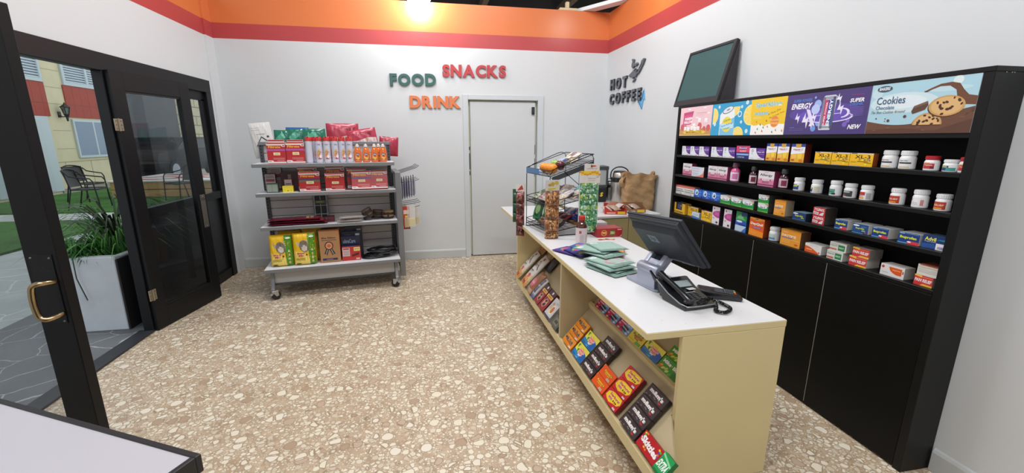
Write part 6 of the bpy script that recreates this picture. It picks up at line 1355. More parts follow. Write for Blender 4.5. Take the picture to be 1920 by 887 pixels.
def a_star(A):
    A.rect(0, 0, 1, 1, '#c8242c').poly([(0.05, 0.35), (0.08, 0.7), (0.25, 0.85), (0.4, 0.92), (0.9, 0.95), (0.97, 0.6), (0.85, 0.35), (0.65, 0.28), (0.4, 0.12), (0.2, 0.2)], '#efcf2e').poly([(0.2, 0.4), (0.3, 0.75), (0.85, 0.82), (0.9, 0.5)], '#f4dc4a')
    A.text('Starburst', 0.55, 0.68, 0.68, 0.2, '#c8242c', 0.04, shear=0.15, bg='#f6ecb4', bgo=0.04)
    for x in (0.28, 0.36, 0.44): A.ell(x, 0.42, 0.045, 0.09, '#d86a94')
    for x, c in ((0.58, '#5c2a1c'), (0.68, '#8c4a1c'), (0.76, '#5c2a1c')): A.ell(x, 0.42, 0.03, 0.07, c)
    A.rect(0.75, 0.03, 0.92, 0.16, '#dccaca')
def a_skit(A):
    A.rect(0, 0, 1, 1, '#b3161f').text('Skittles', 0.5, 0.52, 0.86, 0.40, '#f6f0ee', 0.05, rot=-0.08, bg='#8a0f16', bgo=0.04).ell(0.92, 0.5, 0.04, 0.06, '#7c3a9c')
    for x, y, c in ((0.08, 0.88, '#e8c52c'), (0.16, 0.92, '#e87a2c'), (0.10, 0.8, '#4caa3c'), (0.85, 0.85, '#e8c52c'), (0.93, 0.8, '#4caa3c'), (0.88, 0.72, '#5c3aac'), (0.9, 0.6, '#e87a2c'), (0.35, 0.25, '#e8c52c'), (0.45, 0.2, '#e87a2c')): A.ell(x, y, 0.045, 0.06, c)
    A.rect(0.04, 0.5, 0.09, 0.6, '#e6c8c8')
def a_extra(A): A.rect(0, 0, 1, 1, '#1c9c50').poly([(0, 0.85), (1, 0.6), (1, 0.7), (0, 0.95)], '#8fd8a4').text('EXTRA', 0.5, 0.45, 0.85, 0.4, '#eaf6ec', 0.05, shear=0.2).rect(0, 0, 1, 0.1, '#0f7038')
def a_tart(A):
    A.rect(0, 0, 1, 1, '#5f96d0').poly([(0, 0), (0.62, 0), (0.4, 0.5), (0.55, 1), (0, 1)], '#c81f5c').text('Sweet', 0.3, 0.83, 0.44, 0.18, '#f2e6ee', 0.04, bg='#8c1440', bgo=0.06).text('TARTS', 0.74, 0.83, 0.40, 0.18, '#dfeaf8', 0.04, bg='#24508c', bgo=0.06)
    A.poly([(0.3, 0.25), (0.45, 0.7), (0.85, 0.62), (0.72, 0.2)], '#241c30').text('gummies', 0.57, 0.46, 0.42, 0.16, '#f0eaf2', 0.03, rot=-0.1)
    for x, y, c in ((0.12, 0.55, '#e8a0b0'), (0.2, 0.15, '#b9d88a'), (0.9, 0.4, '#d8d4a0'), (0.85, 0.14, '#e0e8f4'), (0.1, 0.3, '#7c1a3c')): A.ell(x, y, 0.08, 0.08, c)
def a_sour(A):
    A.rect(0, 0, 1, 1, '#e8d22c').text('SOUR', 0.62, 0.80, 0.46, 0.17, '#3c6a2c', 0.05, rot=0.05, bg='#f4ec9c', bgo=0.05).text('PATCH', 0.55, 0.58, 0.52, 0.2, '#b0481e', 0.05, rot=0.05, bg='#5c1c10', bgo=0.05).text('Kids', 0.52, 0.40, 0.3, 0.13, '#8c2a18', 0.04)
    A.poly([(0.55, 0.02), (0.95, 0.05), (0.95, 0.28), (0.6, 0.3)], '#6ab04a').ell(0.2, 0.68, 0.09, 0.12, '#b5b43c').ell(0.2, 0.68, 0.05, 0.07, '#5c7a8c').rect(0.05, 0.15, 0.45, 0.2, '#c9a82c')
def a_mike(A):
    A.rect(0, 0, 1, 1, '#3f9a24').text('Mike', 0.3, 0.68, 0.42, 0.26, '#f4f8ee', 0.05, bg='#1f5c14', bgo=0.05).text('Ike', 0.78, 0.66, 0.32, 0.26, '#f4f8ee', 0.05, bg='#1f5c14', bgo=0.05).circ(0.55, 0.68, 0.05, '#e8d24c')
    for x, y, c in ((0.15, 0.3, '#e8a03c'), (0.28, 0.22, '#e8c84c'), (0.42, 0.3, '#b8d84c'), (0.5, 0.18, '#cfe07a'), (0.1, 0.15, '#d8702c'), (0.65, 0.12, '#5cb83c')): A.ell(x, y, 0.08, 0.09, c, rot=0.5)
    A.rect(0.75, 0.05, 0.97, 0.4, '#2c7a18')
D1 = SB
for s, lb in ((0.010, 'orange Milk Duds box, lowest of its three'), (0.075, 'orange Milk Duds box, middle of its three'), (0.140, 'orange Milk Duds box, top of its three')):
    candy('candy_box', lb, D1, 0.945+s*0.05, s, 0.155, 0.062, '#b86a1c', a_duds, 'Milk Duds boxes', lift=0.012*(s > 0.1)*0)
for s, lb in ((0.010, 'blue and yellow Swedish Fish box, lower of the two stacked on the lower slope'), (0.101, 'blue and yellow Swedish Fish box, upper of the two stacked on the lower slope')):
    candy('candy_box', lb, D1, 0.775, s, 0.150, 0.088, '#7a6a24', a_fish, 'Swedish Fish boxes')
for s, y, lb in ((0.010, 0.617, "dark M&M's box, lowest in the farther column of four"), (0.069, 0.615, "dark M&M's box, second from the bottom in the farther column of four"), (0.128, 0.612, "dark M&M's box, third from the bottom in the farther column of four"), (0.187, 0.606, "dark M&M's box, top of the farther column of four")):
    candy('candy_box', lb, D1, y, s, 0.150, 0.057, '#2a2021', a_mms, "dark M&M's boxes")
for s, lb in ((0.012, "orange Reese's box, lower of two"), (0.072, "orange Reese's box, upper of two")):
    candy('candy_box', lb, D1, 0.460, s, 0.138, 0.058, '#c4481a', a_reese, "Reese's boxes")
for s, lb in ((0.012, 'red and yellow Starburst box, lowest of three'), (0.083, 'red and yellow Starburst box, middle of three'), (0.154, 'red and yellow Starburst box, top of three')):
    candy('candy_box', lb, D1, 0.309, s, 0.140, 0.069, '#7c1a20', a_star, 'Starburst boxes')
for s, lb in ((0.010, "dark M&M's box, lowest in the nearer column of four"), (0.069, "dark M&M's box, second from the bottom in the nearer column of four"), (0.128, "dark M&M's box, third from the bottom in the nearer column of four"), (0.187, "dark M&M's box, top of the nearer column of four")):
    candy('candy_box', lb, D1, 0.118, s, 0.143, 0.057, '#2a2021', a_mms, "dark M&M's boxes")
candy('candy_box', 'red Skittles box below the nearer dark column', D1, -0.036, 0.014, 0.140, 0.073, '#8c1018', a_skit, None)
candy('gum_pack', 'green EXTRA gum pack at the near end of the lower slope', D1, -0.140, 0.010, 0.060*1.1, 0.085, '#0f7038', a_extra, None)
D2 = S2+Vector((0.0, 0, 0.003))
for y, lb in ((0.932, 'pink and blue SweeTarts box, farthest of three on the upper slope'), (0.780, 'pink and blue SweeTarts box, middle of three on the upper slope'), (0.628, 'pink and blue SweeTarts box, nearest of three on the upper slope')):
    candy('candy_box', lb, D2, y, 0.0, 0.146, 0.060, '#7c1c44', a_tart, 'pink and blue tart boxes')
candy('candy_box', 'yellow Sour Patch box on the upper slope', D2, 0.484, 0.0, 0.136, 0.066, '#b09a1c', a_sour, None)
candy('candy_box', 'blue and yellow Swedish Fish box on the upper slope beside the yellow box', D2, 0.332, 0.0, 0.150, 0.078, '#7a6a24', a_fish, 'Swedish Fish boxes')
candy('candy_box', 'bright green Mike and Ike box, front one on the upper slope', D2, 0.176, 0.0, 0.148, 0.068, '#2a6e18', a_mike, 'green candy boxes')
candy('candy_box', 'bright green candy box behind the front green one, under the counter top', D2, 0.176, 0.070, 0.148, 0.060, '#2a6e18', a_mike, 'green candy boxes')

# ---------------------------------------------------------------- snack packs in the far bay
def a_cookiebag(A):
    A.rect(0.02, 0.01, 0.98, 0.99, '#d8d4cc').poly([(0.02, 0.01), (0.98, 0.01), (0.98, 0.22), (0.6, 0.34), (0.02, 0.26)], '#cf8f34').poly([(0.02, 0.22), (0.6, 0.30), (0.98, 0.22), (0.98, 0.4), (0.02, 0.36)], '#dcc28a')
    A.circ(0.62, 0.34, 0.07, '#c03a74').circ(0.3, 0.16, 0.10, '#c9762a').rect(0.35, 0.06, 0.75, 0.16, '#9c3a34').rect(0.5, 0.88, 0.66, 0.95, '#8c2438')
    A.poly([(0.1, 0.55), (0.5, 0.85), (0.9, 0.6), (0.88, 0.57), (0.5, 0.81), (0.12, 0.52)], '#3f3d44').text('NUTTY', 0.5, 0.66, 0.55, 0.08, '#6c3a5a', 0.02, rot=0.05).text('crunch', 0.45, 0.5, 0.5, 0.06, '#34323a', 0.02, rot=0.1).lines(0.15, 0.6, (0.44,), 0.01, '#7c7a80')
def slope_bag(name, label, y, s, w, h, t, col, art, spin=0.0, lift=0.0, seed=1, group=None, wr=0.002, **k):
    o = pouch(w, h, t, col, art, wr, seed, n=12, **k).build(name, smooth=70); slope_put(o, SB, y, s, t*0.35, spin, lift); return tag(o, label, 'snack bag', group)
slope_bag('snack_bag', 'white and gold snack bag leaning, farthest on the lower slope', 2.33, 0.0, 0.13, 0.31, 0.05, '#cfc8ba', a_cookiebag, spin=0.10, lift=0.02, group='white and gold snack bags')
slope_bag('snack_bag', 'white and gold snack bag leaning, second from the far end', 2.10, 0.0, 0.15, 0.33, 0.05, '#cfc8ba', a_cookiebag, spin=0.12, lift=0.02, seed=3, group='white and gold snack bags')
def a_brownie(A): A.rect(0.02, 0.01, 0.98, 0.99, '#8f6344').ell(0.5, 0.48, 0.36, 0.22, '#b8445c').ell(0.5, 0.48, 0.31, 0.18, '#c9707c').text('COOKIES', 0.5, 0.48, 0.42, 0.09, '#f0dcdc', 0.02).rect(0.08, 0.06, 0.92, 0.22, '#b59a7c').poly([(0.1, 0.1), (0.4, 0.2), (0.5, 0.06)], '#6c4430').lines(0.2, 0.8, (0.8, 0.75), 0.01, '#6a4428')
slope_bag('snack_bag', 'brown pouch with a pink oval beside the white bags', 1.90, 0.0, 0.14, 0.215, 0.06, '#7d5439', a_brownie, spin=0.05, lift=0.01, seed=5)
def a_bluewh(A): A.rect(0.02, 0.01, 0.98, 0.99, '#c4bcb4').rect(0.02, 0.01, 0.98, 0.2, '#24509c').rect(0.2, 0.25, 0.8, 0.95, '#4a4f66').text('PRETZEL', 0.5, 0.6, 0.09*0 + 0.55, 0.10, '#dcdce4', 0.02).lines(0.25, 0.75, (0.45, 0.38, 0.75, 0.82), 0.02, '#9a9cb0')
slope_bag('snack_bag', 'narrow blue and white bag squeezed beside the brown pouch', 1.795, 0.0, 0.075, 0.20, 0.045, '#8c8896', a_bluewh, spin=0.08, lift=0.01, seed=6)
def a_redchoc(A):
    A.rect(0, 0, 1, 1, '#8e2426').rect(0, 0.78, 1, 1, '#3c1a1c').rect(0.05, 0.62, 0.95, 0.76, '#d8b04c').rect(0.2, 0.66, 0.8, 0.72, '#9c7420').circ(0.55, 0.9, 0.07, '#dcd4d0').poly([(0.2, 0.2), (0.55, 0.12), (0.8, 0.3), (0.75, 0.5), (0.45, 0.58), (0.2, 0.42)], '#c9907c').poly([(0.3, 0.22), (0.55, 0.16), (0.7, 0.3), (0.5, 0.38)], '#3a1c18').poly([(0.3, 0.42), (0.5, 0.38), (0.68, 0.46), (0.48, 0.54)], '#4a2620')
def tall(label, y, w, h, side, art, group, th=0.03, name='snack_box', s=0.006):
    o = carton(w, h, th, side, art, rough=0.25).build(name); slope_put(o, SB, y, s, th); return tag(o, label, 'box', group)
tall('red chocolate box with gold band, left of two in the far bay', 1.675, 0.115, 0.17, '#5a1618', a_redchoc, 'red chocolate boxes')
tall('red chocolate box with gold band, right of two in the far bay', 1.540, 0.130, 0.17, '#5a1618', a_redchoc, 'red chocolate boxes')
def a_cook(A): A.rect(0, 0, 1, 1, '#c4c2c4').ell(0.6, 0.45, 0.22, 0.26, '#e0dad0').ell(0.6, 0.45, 0.16, 0.18, '#c4713c').ell(0.25, 0.5, 0.15, 0.1, '#c9ab7c').ell(0.35, 0.3, 0.15, 0.1, '#dcc9a0').ell(0.3, 0.7, 0.13, 0.08, '#b8946a').rect(0, 0, 1, 0.1, '#3c4048').lines(0.5, 0.9, (0.85, 0.8), 0.02, '#8a8c94')
tall('white biscuit box with a bowl picture beside the red boxes', 1.385, 0.135, 0.155, '#8d8b8c', a_cook, None)
tall('dark grey flat box at the foot of the slope beside the divider', 1.215, 0.13, 0.085, '#4c4a44', lambda A: A.rect(0, 0, 1, 1, '#5c5a52').rect(0.2, 0.2, 0.8, 0.8, '#7c7a68').rect(0.3, 0.35, 0.7, 0.6, '#46463e'), None)
slope_bag('snack_bag', 'brown cookie bag high on the slope behind the farthest white bag', 2.30, 0.31, 0.15, 0.16, 0.05, '#8a6038', lambda A: A.ell(0.4, 0.6, 0.25, 0.3, '#c08a4c').ell(0.65, 0.4, 0.2, 0.25, '#a8703a').rect(0.1, 0.8, 0.9, 0.9, '#5c3a28'), lift=0.01, seed=8)
slope_bag('snack_bag', 'amber snack bag high on the slope right of the brown cookie bag', 2.10, 0.36, 0.16, 0.13, 0.05, '#a8742c', lambda A: A.ell(0.5, 0.5, 0.3, 0.3, '#c9923c').ell(0.3, 0.6, 0.1, 0.12, '#7c5424'), lift=0.01, seed=9)
slope_bag('snack_bag', 'tan, red and navy bag high on the slope near the divider', 1.62, 0.36, 0.16, 0.15, 0.05, '#a08878', lambda A: A.poly([(0.1, 0.1), (0.5, 0.05), (0.5, 0.6), (0.1, 0.6)], '#5c3030').rect(0.55, 0.1, 0.95, 0.6, '#2c3a5c').ell(0.3, 0.7, 0.2, 0.15, '#c9b8a8').rect(0.6, 0.1, 0.95, 0.25, '#b8402c'), lift=0.01, seed=10)
slope_bag('snack_bag', 'dark wrapper lying between the two white snack bags and the upper ones', 1.96, 0.24, 0.14, 0.13, 0.03, '#2e2b2c', None, seed=12)

# ---------------------------------------------------------------- monitor (back towards the room), base, phone, card reader
mon = thing('monitor', 'dark grey touch monitor seen from behind on a silver hinged stand', 'monitor', kp(0.33, 0.50, ZK), KT)
MC = Vector((0.325-0.33, 0.44-0.50, 1.021-ZK))
MR = Matrix.Translation(MC) @ Matrix.Rotation(0.216, 4, 'Z') @ Matrix.Rotation(-0.67, 4, 'Y') @ Matrix.Rotation(-0.065, 4, 'X')
DGM = M('#272e37', 0.45, 0.1); DGM2 = M('#20262d', 0.4, 0.2); SLV = M('#a9b0c0', 0.38, 0.55)
w2, h2 = 0.192, 0.151
b = MB(); b.box(-0.006, -w2, -h2, 0.010, w2, h2, DGM, 0.006, 3, mx=MR); b.build('bezel', mon, smooth=40)
b = MB(); b.box(0.0102, -w2+0.018, -h2+0.018, 0.0108, w2-0.018, h2-0.018, M('#0b0c0e', 0.1), mx=MR); b.build('screen', mon)
b = MB()
bk = [(-0.006, w2-0.006, h2-0.006), (-0.022, w2-0.012, h2-0.014), (-0.040, w2-0.03, h2-0.045), (-0.046, w2-0.045, h2-0.06)]
def ringv(x, yy, zz, zb): return [(x, -yy, -zb), (x, yy, -zb), (x, yy, zz), (x, -yy, zz)]
rings = [ringv(-0.006, 0.180, 0.145, 0.145), ringv(-0.020, 0.176, 0.140, 0.140), ringv(-0.023, 0.160, 0.112, 0.125), ringv(-0.042, 0.148, 0.098, 0.100), ringv(-0.046, 0.140, 0.090, 0.09)]
vs = [v for r_ in rings for v in r_]; fs = []
for i in range(len(rings)-1):
    for k in range(4): fs.append((4*i+k, 4*i+(k+1) % 4, 4*i+4+(k+1) % 4, 4*i+4+k))
fs.append((16, 17, 18, 19)); b.add(vs, fs, DGM, MR)
b.build('back_cover', mon)
b = MB()
for k in range(44): b.box(-0.0218, -0.165+k*0.0075, 0.128, -0.0195, -0.161+k*0.0075, 0.131, M('#08090a', 0.8), mx=MR)
for k in range(44): b.box(-0.0145, -0.168+k*0.0077, 0.1405, -0.012, -0.164+k*0.0077, 0.1435, M('#08090a', 0.8), mx=MR)
b.build('vent_slots', mon)
A = Art(0.072, 0.046, 0.0003); A.poly([(0.12, 0), (1, 0), (0.88, 1), (0, 1)], '#6f7a88').text('hp', 0.5, 0.48, 0.5, 0.75, '#2b323b', 0.02, shear=0.25)
b = MB(); tmp = MB(); tmp.art(A, (-0.0465, 0.062, 0.012), (0, -1, 0), (0, 0, 1)); 
tmp.v = [MR @ v for v in tmp.v]; tmp.build('badge', mon)
b = MB(); b.box(-0.030, -0.135, -0.128, -0.0235, -0.055, -0.112, M('#8a8f94', 0.5), 0.001, mx=MR)
A = Art(0.08, 0.016); A.lines(0.05, 0.95, (0.75, 0.5, 0.25), 0.08, '#4a4d52')
b.build('spec_sticker', mon)
# stand
b = MB(); b.prism([(-0.085, -0.10), (0.10, -0.115), (0.13, -0.08), (0.13, 0.10), (0.10, 0.135), (-0.085, 0.16), (-0.10, 0.14), (-0.10, -0.085)], 'z', 0.001, 0.013, SLV, 0.004, mx=Matrix.Translation((0.02, 0.02, 0)) @ Matrix.Rotation(0.16, 4, 'Z'))
b.build('base_plate', mon)
b = MB(); m3 = Matrix.Translation((0.0, 0.0, 0)) @ Matrix.Rotation(0.2, 4, 'Z')
for y0, y1 in ((-0.062, -0.022), (0.030, 0.07)): b.prism([(-0.075, 0.012), (-0.005, 0.012), (-0.028, 0.03), (-0.03, 0.075), (-0.022, 0.10), (-0.035, 0.125), (-0.062, 0.128), (-0.078, 0.11)], 'y', y0, y1, SLV, 0.006, mx=m3)
b.prism([(-0.075, 0.012), (-0.055, 0.012), (-0.052, 0.10), (-0.078, 0.10)], 'y', -0.062, 0.07, SLV, 0.003, mx=m3)
b.lathe([(0, -0.068), (0.026, -0.068), (0.028, -0.064), (0.028, 0.072), (0.026, 0.076), (0, 0.076)], SLV, 24, mx=m3 @ Matrix.Translation((-0.052, 0, 0.10)) @ Matrix.Rotation(R(-90), 4, 'X'))
b.build('stand_upright', mon, smooth=40)
b = MB()
for y0, y1 in ((-0.060, -0.030), (0.038, 0.068)): b.prism([(-0.075, 0.095), (-0.055, 0.125), (-0.04, 0.13), (0.055, 0.245), (0.08, 0.245), (0.09, 0.22), (0.075, 0.195), (-0.035, 0.075), (-0.06, 0.075)], 'y', y0, y1, SLV, 0.006, mx=m3)
b.prism([(-0.045, 0.120), (-0.02, 0.148), (-0.01, 0.14), (-0.035, 0.108)], 'y', -0.03, 0.04, SLV, 0.003, mx=m3); b.prism([(0.02, 0.190), (0.055, 0.235), (0.068, 0.225), (0.03, 0.175)], 'y', -0.03, 0.04, M('#39404a', 0.4, 0.3), 0.003, mx=m3)
b.prism([(-0.03, 0.10), (0.02, 0.165), (0.03, 0.158), (-0.02, 0.09)], 'y', -0.03, 0.04, M('#3d4452', 0.4, 0.4), 0.002, mx=m3)
b.build('stand_arm', mon, smooth=40)
b = MB(); b.prism([(0.05, 0.205), (0.035, 0.225), (-0.01, 0.26), (0.01, 0.275), (0.08, 0.23), (0.075, 0.20)], 'y', -0.05, 0.055, DGM2, 0.004, mx=m3); b.build('hinge_block', mon)

ph = thing('desk_phone', 'black corded desk phone with a silver trim line at the foot of the monitor', 'phone', kp(0.345, 0.27, ZK), KT+0.12)
PB = M('#141619', 0.28, coat=0.3); PS_ = M('#a4a7ac', 0.3, 0.6)
# wedge body, low end towards the near side
def wedge(x0, x1, prof, mt, bev=0.004, nm='body', sm=None):
    b = MB(); b.prism(prof, 'x', x0, x1, mt, bev); return b.build(nm, ph, smooth=sm)
wedge(-0.085, 0.085, [(-0.095, 0.002), (-0.10, 0.018), (-0.07, 0.026), (0.02, 0.048), (0.10, 0.088), (0.115, 0.086), (0.08, 0.03), (0.06, 0.002)], PB)
b = MB(); b.tube([(-0.0865, 0.112, 0.086), (-0.087, 0.02, 0.046), (-0.087, -0.06, 0.026), (-0.075, -0.098, 0.020), (-0.03, -0.104, 0.020), (0.03, -0.104, 0.020), (0.08, -0.100, 0.018)], 0.0028, PS_, 6); b.build('silver_trim', ph, smooth=60)
A = Art(0.09, 0.05, 0.0004); A.rect(0, 0, 1, 1, '#2b2f33').rect(0.06, 0.1, 0.94, 0.9, '#9aa8a8')
b = MB(); sl = Vector((0, 0.08, 0.040)).normalized(); b.art(A, (-0.02, 0.035, 0.0575), (1, 0, 0), sl)
A = Art(0.085, 0.055, 0.0004)
for i in range(3):
    for j in range(4): A.rect(0.08+i*0.32, 0.04+j*0.24, 0.30+i*0.32, 0.20+j*0.24, '#3a3e44')
A.rect(0.1, 0.99, 0.8, 1.05, '#c9cacb'); b.art(A, (-0.02, -0.055, 0.0318), (1, 0, 0), Vector((0, 0.09, 0.022)).normalized()); b.build('keypad', ph)
b = MB(); b.box(0.02, 0.005, 0.058, 0.06, 0.03, 0.060, M('#d5d6d6', 0.3), 0.001, mx=Matrix.Translation((0, 0, -0.004)) @ Matrix.Rotation(0.0, 4, 'X')); b.build('paper_insert', ph)
# handset resting in the cradle at the left, its length along the body
b = MB(); hp = [(-0.055, 0.125, 0.104), (-0.056, 0.09, 0.098), (-0.056, 0.03, 0.082), (-0.056, -0.03, 0.064), (-0.055, -0.075, 0.047), (-0.055, -0.095, 0.040)]
b.tube(hp, lambda t_: 0.013+0.007*abs(2*t_-1)**3, PB, 10); b.ball((-0.055, 0.105, 0.088), 0.020, PB, sz=0.7); b.ball((-0.055, -0.075, 0.034), 0.020, PB, sz=0.6); b.build('handset', ph, smooth=60)
b = MB(); b.prism([(-0.092, -0.10), (-0.083, -0.10), (-0.083, 0.06), (-0.092, 0.11)], 'z', 0.06, 0.066, PB); 
b = MB(); b.prism([(0.10, 0.075), (0.118, 0.088), (0.165, 0.115), (0.17, 0.11), (0.125, 0.07)], 'x', -0.088, -0.078, PB, 0.002); b.prism([(0.10, 0.0), (0.112, 0.0), (0.118, 0.075), (0.105, 0.075)], 'x', -0.06, 0.06, PB, 0.002); b.build('foot_stand', ph)
# coiled cord: from the handset's lower end across the counter in a loop
def helix(path, r, turns, wire, mt, n=10):
    pts = []; N = turns*n; P = [Vector(p) for p in path]
    def at(t_):
        x = t_*(len(P)-1); i = min(int(x), len(P)-2); f = x-i
        p0, p1, p2, p3 = P[max(i-1, 0)], P[i], P[i+1], P[min(i+2, len(P)-1)]
        return 0.5*((2*p1)+(p2-p0)*f+(2*p0-5*p1+4*p2-p3)*f*f+(3*p1-p0-3*p2+p3)*f**3)
    for i in range(N+1):
        t_ = i/N; c = at(t_); d = (at(min(1, t_+0.01))-at(max(0, t_-0.01))).normalized(); u_ = d.cross(Vector((0, 0, 1)))
        if u_.length < 1e-3: u_ = Vector((1, 0, 0))
        u_.normalize(); w_ = d.cross(u_); a = 2*PI*i/n; pts.append(c+u_*r*math.cos(a)+w_*r*math.sin(a))
    b = MB(); b.tube(pts, wire, mt, 5); return b
cpath = [(-0.02, -0.098, 0.033), (0.04, -0.08, 0.040), (0.105, -0.05, 0.020), (0.125, -0.09, 0.012), (0.115, -0.150, 0.011), (0.06, -0.178, 0.011), (0.035, -0.150, 0.011), (0.07, -0.115, 0.012), (0.11, -0.055, 0.013), (0.10, 0.0, 0.012)]
helix([Vector(p) for p in cpath], 0.0065, 62, 0.0022, M('#0d0e10', 0.3)).build('coiled_cord', ph, smooth=60)

cr = thing('card_reader', 'black card payment terminal with coloured keys right of the phone', 'card reader', kp(0.535, 0.30, ZK), KT+R(60))
b = MB(); b.prism([(-0.10, 0.002), (-0.105, 0.016), (-0.08, 0.028), (0.04, 0.036), (0.085, 0.040), (0.092, 0.03), (0.085, 0.002)], 'x', -0.045, 0.045, PB, 0.005); b.build('body', cr, smooth=40)
A = Art(0.07, 0.10, 0.0004); A.rect(0, 0.5, 1, 1, '#23262b').rect(0.1, 0.58, 0.9, 0.92, '#3b4046').rect(0.05, 0.46, 0.95, 0.48, '#7c8086')
for i in range(3):
    for j in range(3): A.rect(0.08+i*0.31, 0.12+j*0.11, 0.30+i*0.31, 0.20+j*0.11, '#4b5258')
for i, c in enumerate(('#c4442c', '#dca23c', '#2f8f6a')): A.rect(0.08+i*0.31, 0.01, 0.30+i*0.31, 0.09, c)
b = MB(); b.art(A, (-0.035, -0.078, 0.0292), (1, 0, 0), Vector((0, 0.12, 0.008)).normalized()); b.build('keypad', cr)

# ---------------------------------------------------------------- wire rack on the counter
RO = kp(0.10, 1.70, ZK); RA = KT+math.atan2(-0.07, 0.46)*-1
rk = thing('wire_rack', 'black wire snack rack with three sloping tiers on the far half of the counter', 'rack', RO, RA)
# local x = depth towards the seller, local y = along the counter to the far side (0..0.465)
WR = M('#17181a', 0.4, 0.4); RW, RDp = 0.465, 0.37
def wire(pts, r=0.0028, nm=None): 
    b = MB(); b.tube(pts, r, WR, 6); return b
tiers = ((0.030, 0.085), (0.225, 0.30), (0.465, 0.585))
for y in (0.0, RW):
    b = MB()
    b.tube([(0.0, y, 0.002), (0.0, y, 0.46)], 0.0035, WR); b.tube([(RDp, y, 0.002), (RDp, y, 0.60)], 0.0035, WR); b.tube([(0, y, 0.004), (RDp, y, 0.004)], 0.0035, WR); b.tube([(0.0, y, 0.46), (0.16, y, 0.30), (RDp, y, 0.09)] if False else [(0.12, y, 0.50), (RDp, y, 0.30)], 0.0028, WR)
    # top side loop
    b.tube([(0.0, y, 0.475), (0.02, y, 0.51), (0.06, y, 0.535), (0.29, y, 0.625), (0.33, y, 0.632), (0.36, y, 0.62), (RDp, y, 0.59)], 0.0032, WR); b.build('side_frame', rk, smooth=60)
for zi, (zf, zb) in enumerate(tiers):
    b = MB(); lip = 0.045
    def zz(x): return zf+(zb-zf)*x/RDp
    for y in (0, RW): b.tube([(0, y, zf), (RDp, y, zb)], 0.003, WR); b.tube([(0, y, zf+lip), (RDp, y, zb+lip)], 0.003, WR)
    for z_ in (0, lip*0.5, lip): b.tube([(0, 0, zf+z_), (0, RW, zf+z_)], 0.0028, WR)
    b.tube([(RDp, 0, zb+lip), (RDp, RW, zb+lip)], 0.003, WR)
    for k in range(20): yy = RW*(k+0.5)/20; b.tube([(0, yy, zf+lip), (0, yy, zf), (RDp, yy, zb), (RDp, yy, zb+lip)], 0.0014, WR, 4)
    for k in range(1, 8): x = RDp*k/8; b.tube([(x, 0, zz(x)), (x, RW, zz(x))], 0.0014, WR, 4)
    if zi == 2:
        for k in range(3): b.box(0.01, 0.002, 0, 0.0, 0, 0, WR) if False else None
    b.build('wire_tier', rk)
b = MB(); b.prism([(0.004, 0.470), (RDp-0.004, 0.590), (RDp-0.004, 0.5915), (0.004, 0.4715)], 'y', 0.18, RW-0.01, M('#9eb4cf', 0.25)); b.prism([(-0.0045, 0.468), (-0.0035, 0.468), (-0.0035, 0.51), (-0.0045, 0.51)], 'y', 0.2, RW, M('#4f7ba8', 0.25)); b.build('blue_price_liner', rk)
b = MB(); b.prism([(0.02, 0.462), (RDp, 0.577), (RDp, 0.537), (0.02, 0.422)], 'y', 0.0045, 0.0065, M('#3f4145', 0.5)); b.build('grey_side_strip', rk)
RM_ = Matrix.Translation(RO) @ Matrix.Rotation(RA, 4, 'Z')
def rp(x, y, z): return RM_ @ Vector((x, y, z))
def tz(i, x): return tiers[i][0]+(tiers[i][1]-tiers[i][0])*x/RDp
# fruit on the top tier
def orange(label, x, y, r):
    b = MB(); b.ball((0, 0, r), r, M('#e38a22', 0.4, bump=0.3, nscale=90, bdist=0.002), seg=20, sz=0.95); b.ball((0, 0, r*1.93), r*0.09, M('#5b6b2a', 0.6), seg=8, sz=0.5)
    o = b.build('orange', smooth=60, loc=rp(x, y, tz(2, x)+0.003)); tag(o, label, 'fruit', 'oranges on the rack')
orange('orange at the near front corner of the top tier', 0.045, 0.055, 0.040); orange('orange behind the nearest one on the top tier', 0.050, 0.140, 0.038); orange('farthest orange of three on the top tier', 0.052, 0.222, 0.038)
def apple(label, x, y, r, col, col2):
    t = thing('apple', label, 'fruit', rp(x, y, tz(2, x)+0.003))
    b = MB(); b.lathe([(0.0, 0.10*r), (0.3*r, 0.0), (0.72*r, 0.25*r), (0.98*r, 0.85*r), (0.92*r, 1.35*r), (0.6*r, 1.72*r), (0.25*r, 1.72*r), (0.0, 1.50*r)], M(col, 0.2, noise=0.25, nscale=12, coat=0.4), 22); b.build('fruit_body', t, smooth=60)
    b = MB(); b.tube([(0, 0, 1.5*r), (0.004, 0, 1.95*r)], 0.0015, M('#4a3522', 0.7)); b.build('stem', t)
apple('dark red apple behind the oranges on the top tier', 0.125, 0.085, 0.040, '#5c1420', '#7c1c28'); apple('light green apple behind the farther oranges on the top tier', 0.130, 0.175, 0.040, '#8fb944', '#a9cc58')
def rbag(name, label, x, y, tier, w, h, t, col, art, spin=0.0, tilt=R(-60), lift=0.0, seed=1, group=None, wr=0.003, rough=0.2):
    w *= 1.15; h *= 1.2; t *= 1.3
    b = pouch(w, h, t, col, art, wr, seed, n=10, rough=rough); o = b.build(name, smooth=70)
    o.matrix_world = Matrix.Translation(rp(x, y, tz(tier, x)+0.006+t*0.3+lift)) @ Matrix.Rotation(RA-R(90)+spin, 4, 'Z') @ Matrix.Rotation(tilt, 4, 'X'); return tag(o, label, 'snack', group)
def a_pt(c1, c2): return lambda A: A.ell(0.3, 0.5, 0.2, 0.3, c1).ell(0.68, 0.55, 0.22, 0.25, c2).rect(0.1, 0.1, 0.9, 0.18, c1)
rbag('snack_packet', 'grey brown snack packet behind the red apple on the top tier', 0.20, 0.13, 2, 0.10, 0.09, 0.03, '#6c6258', a_pt('#4a4038', '#8d8068'), seed=2)
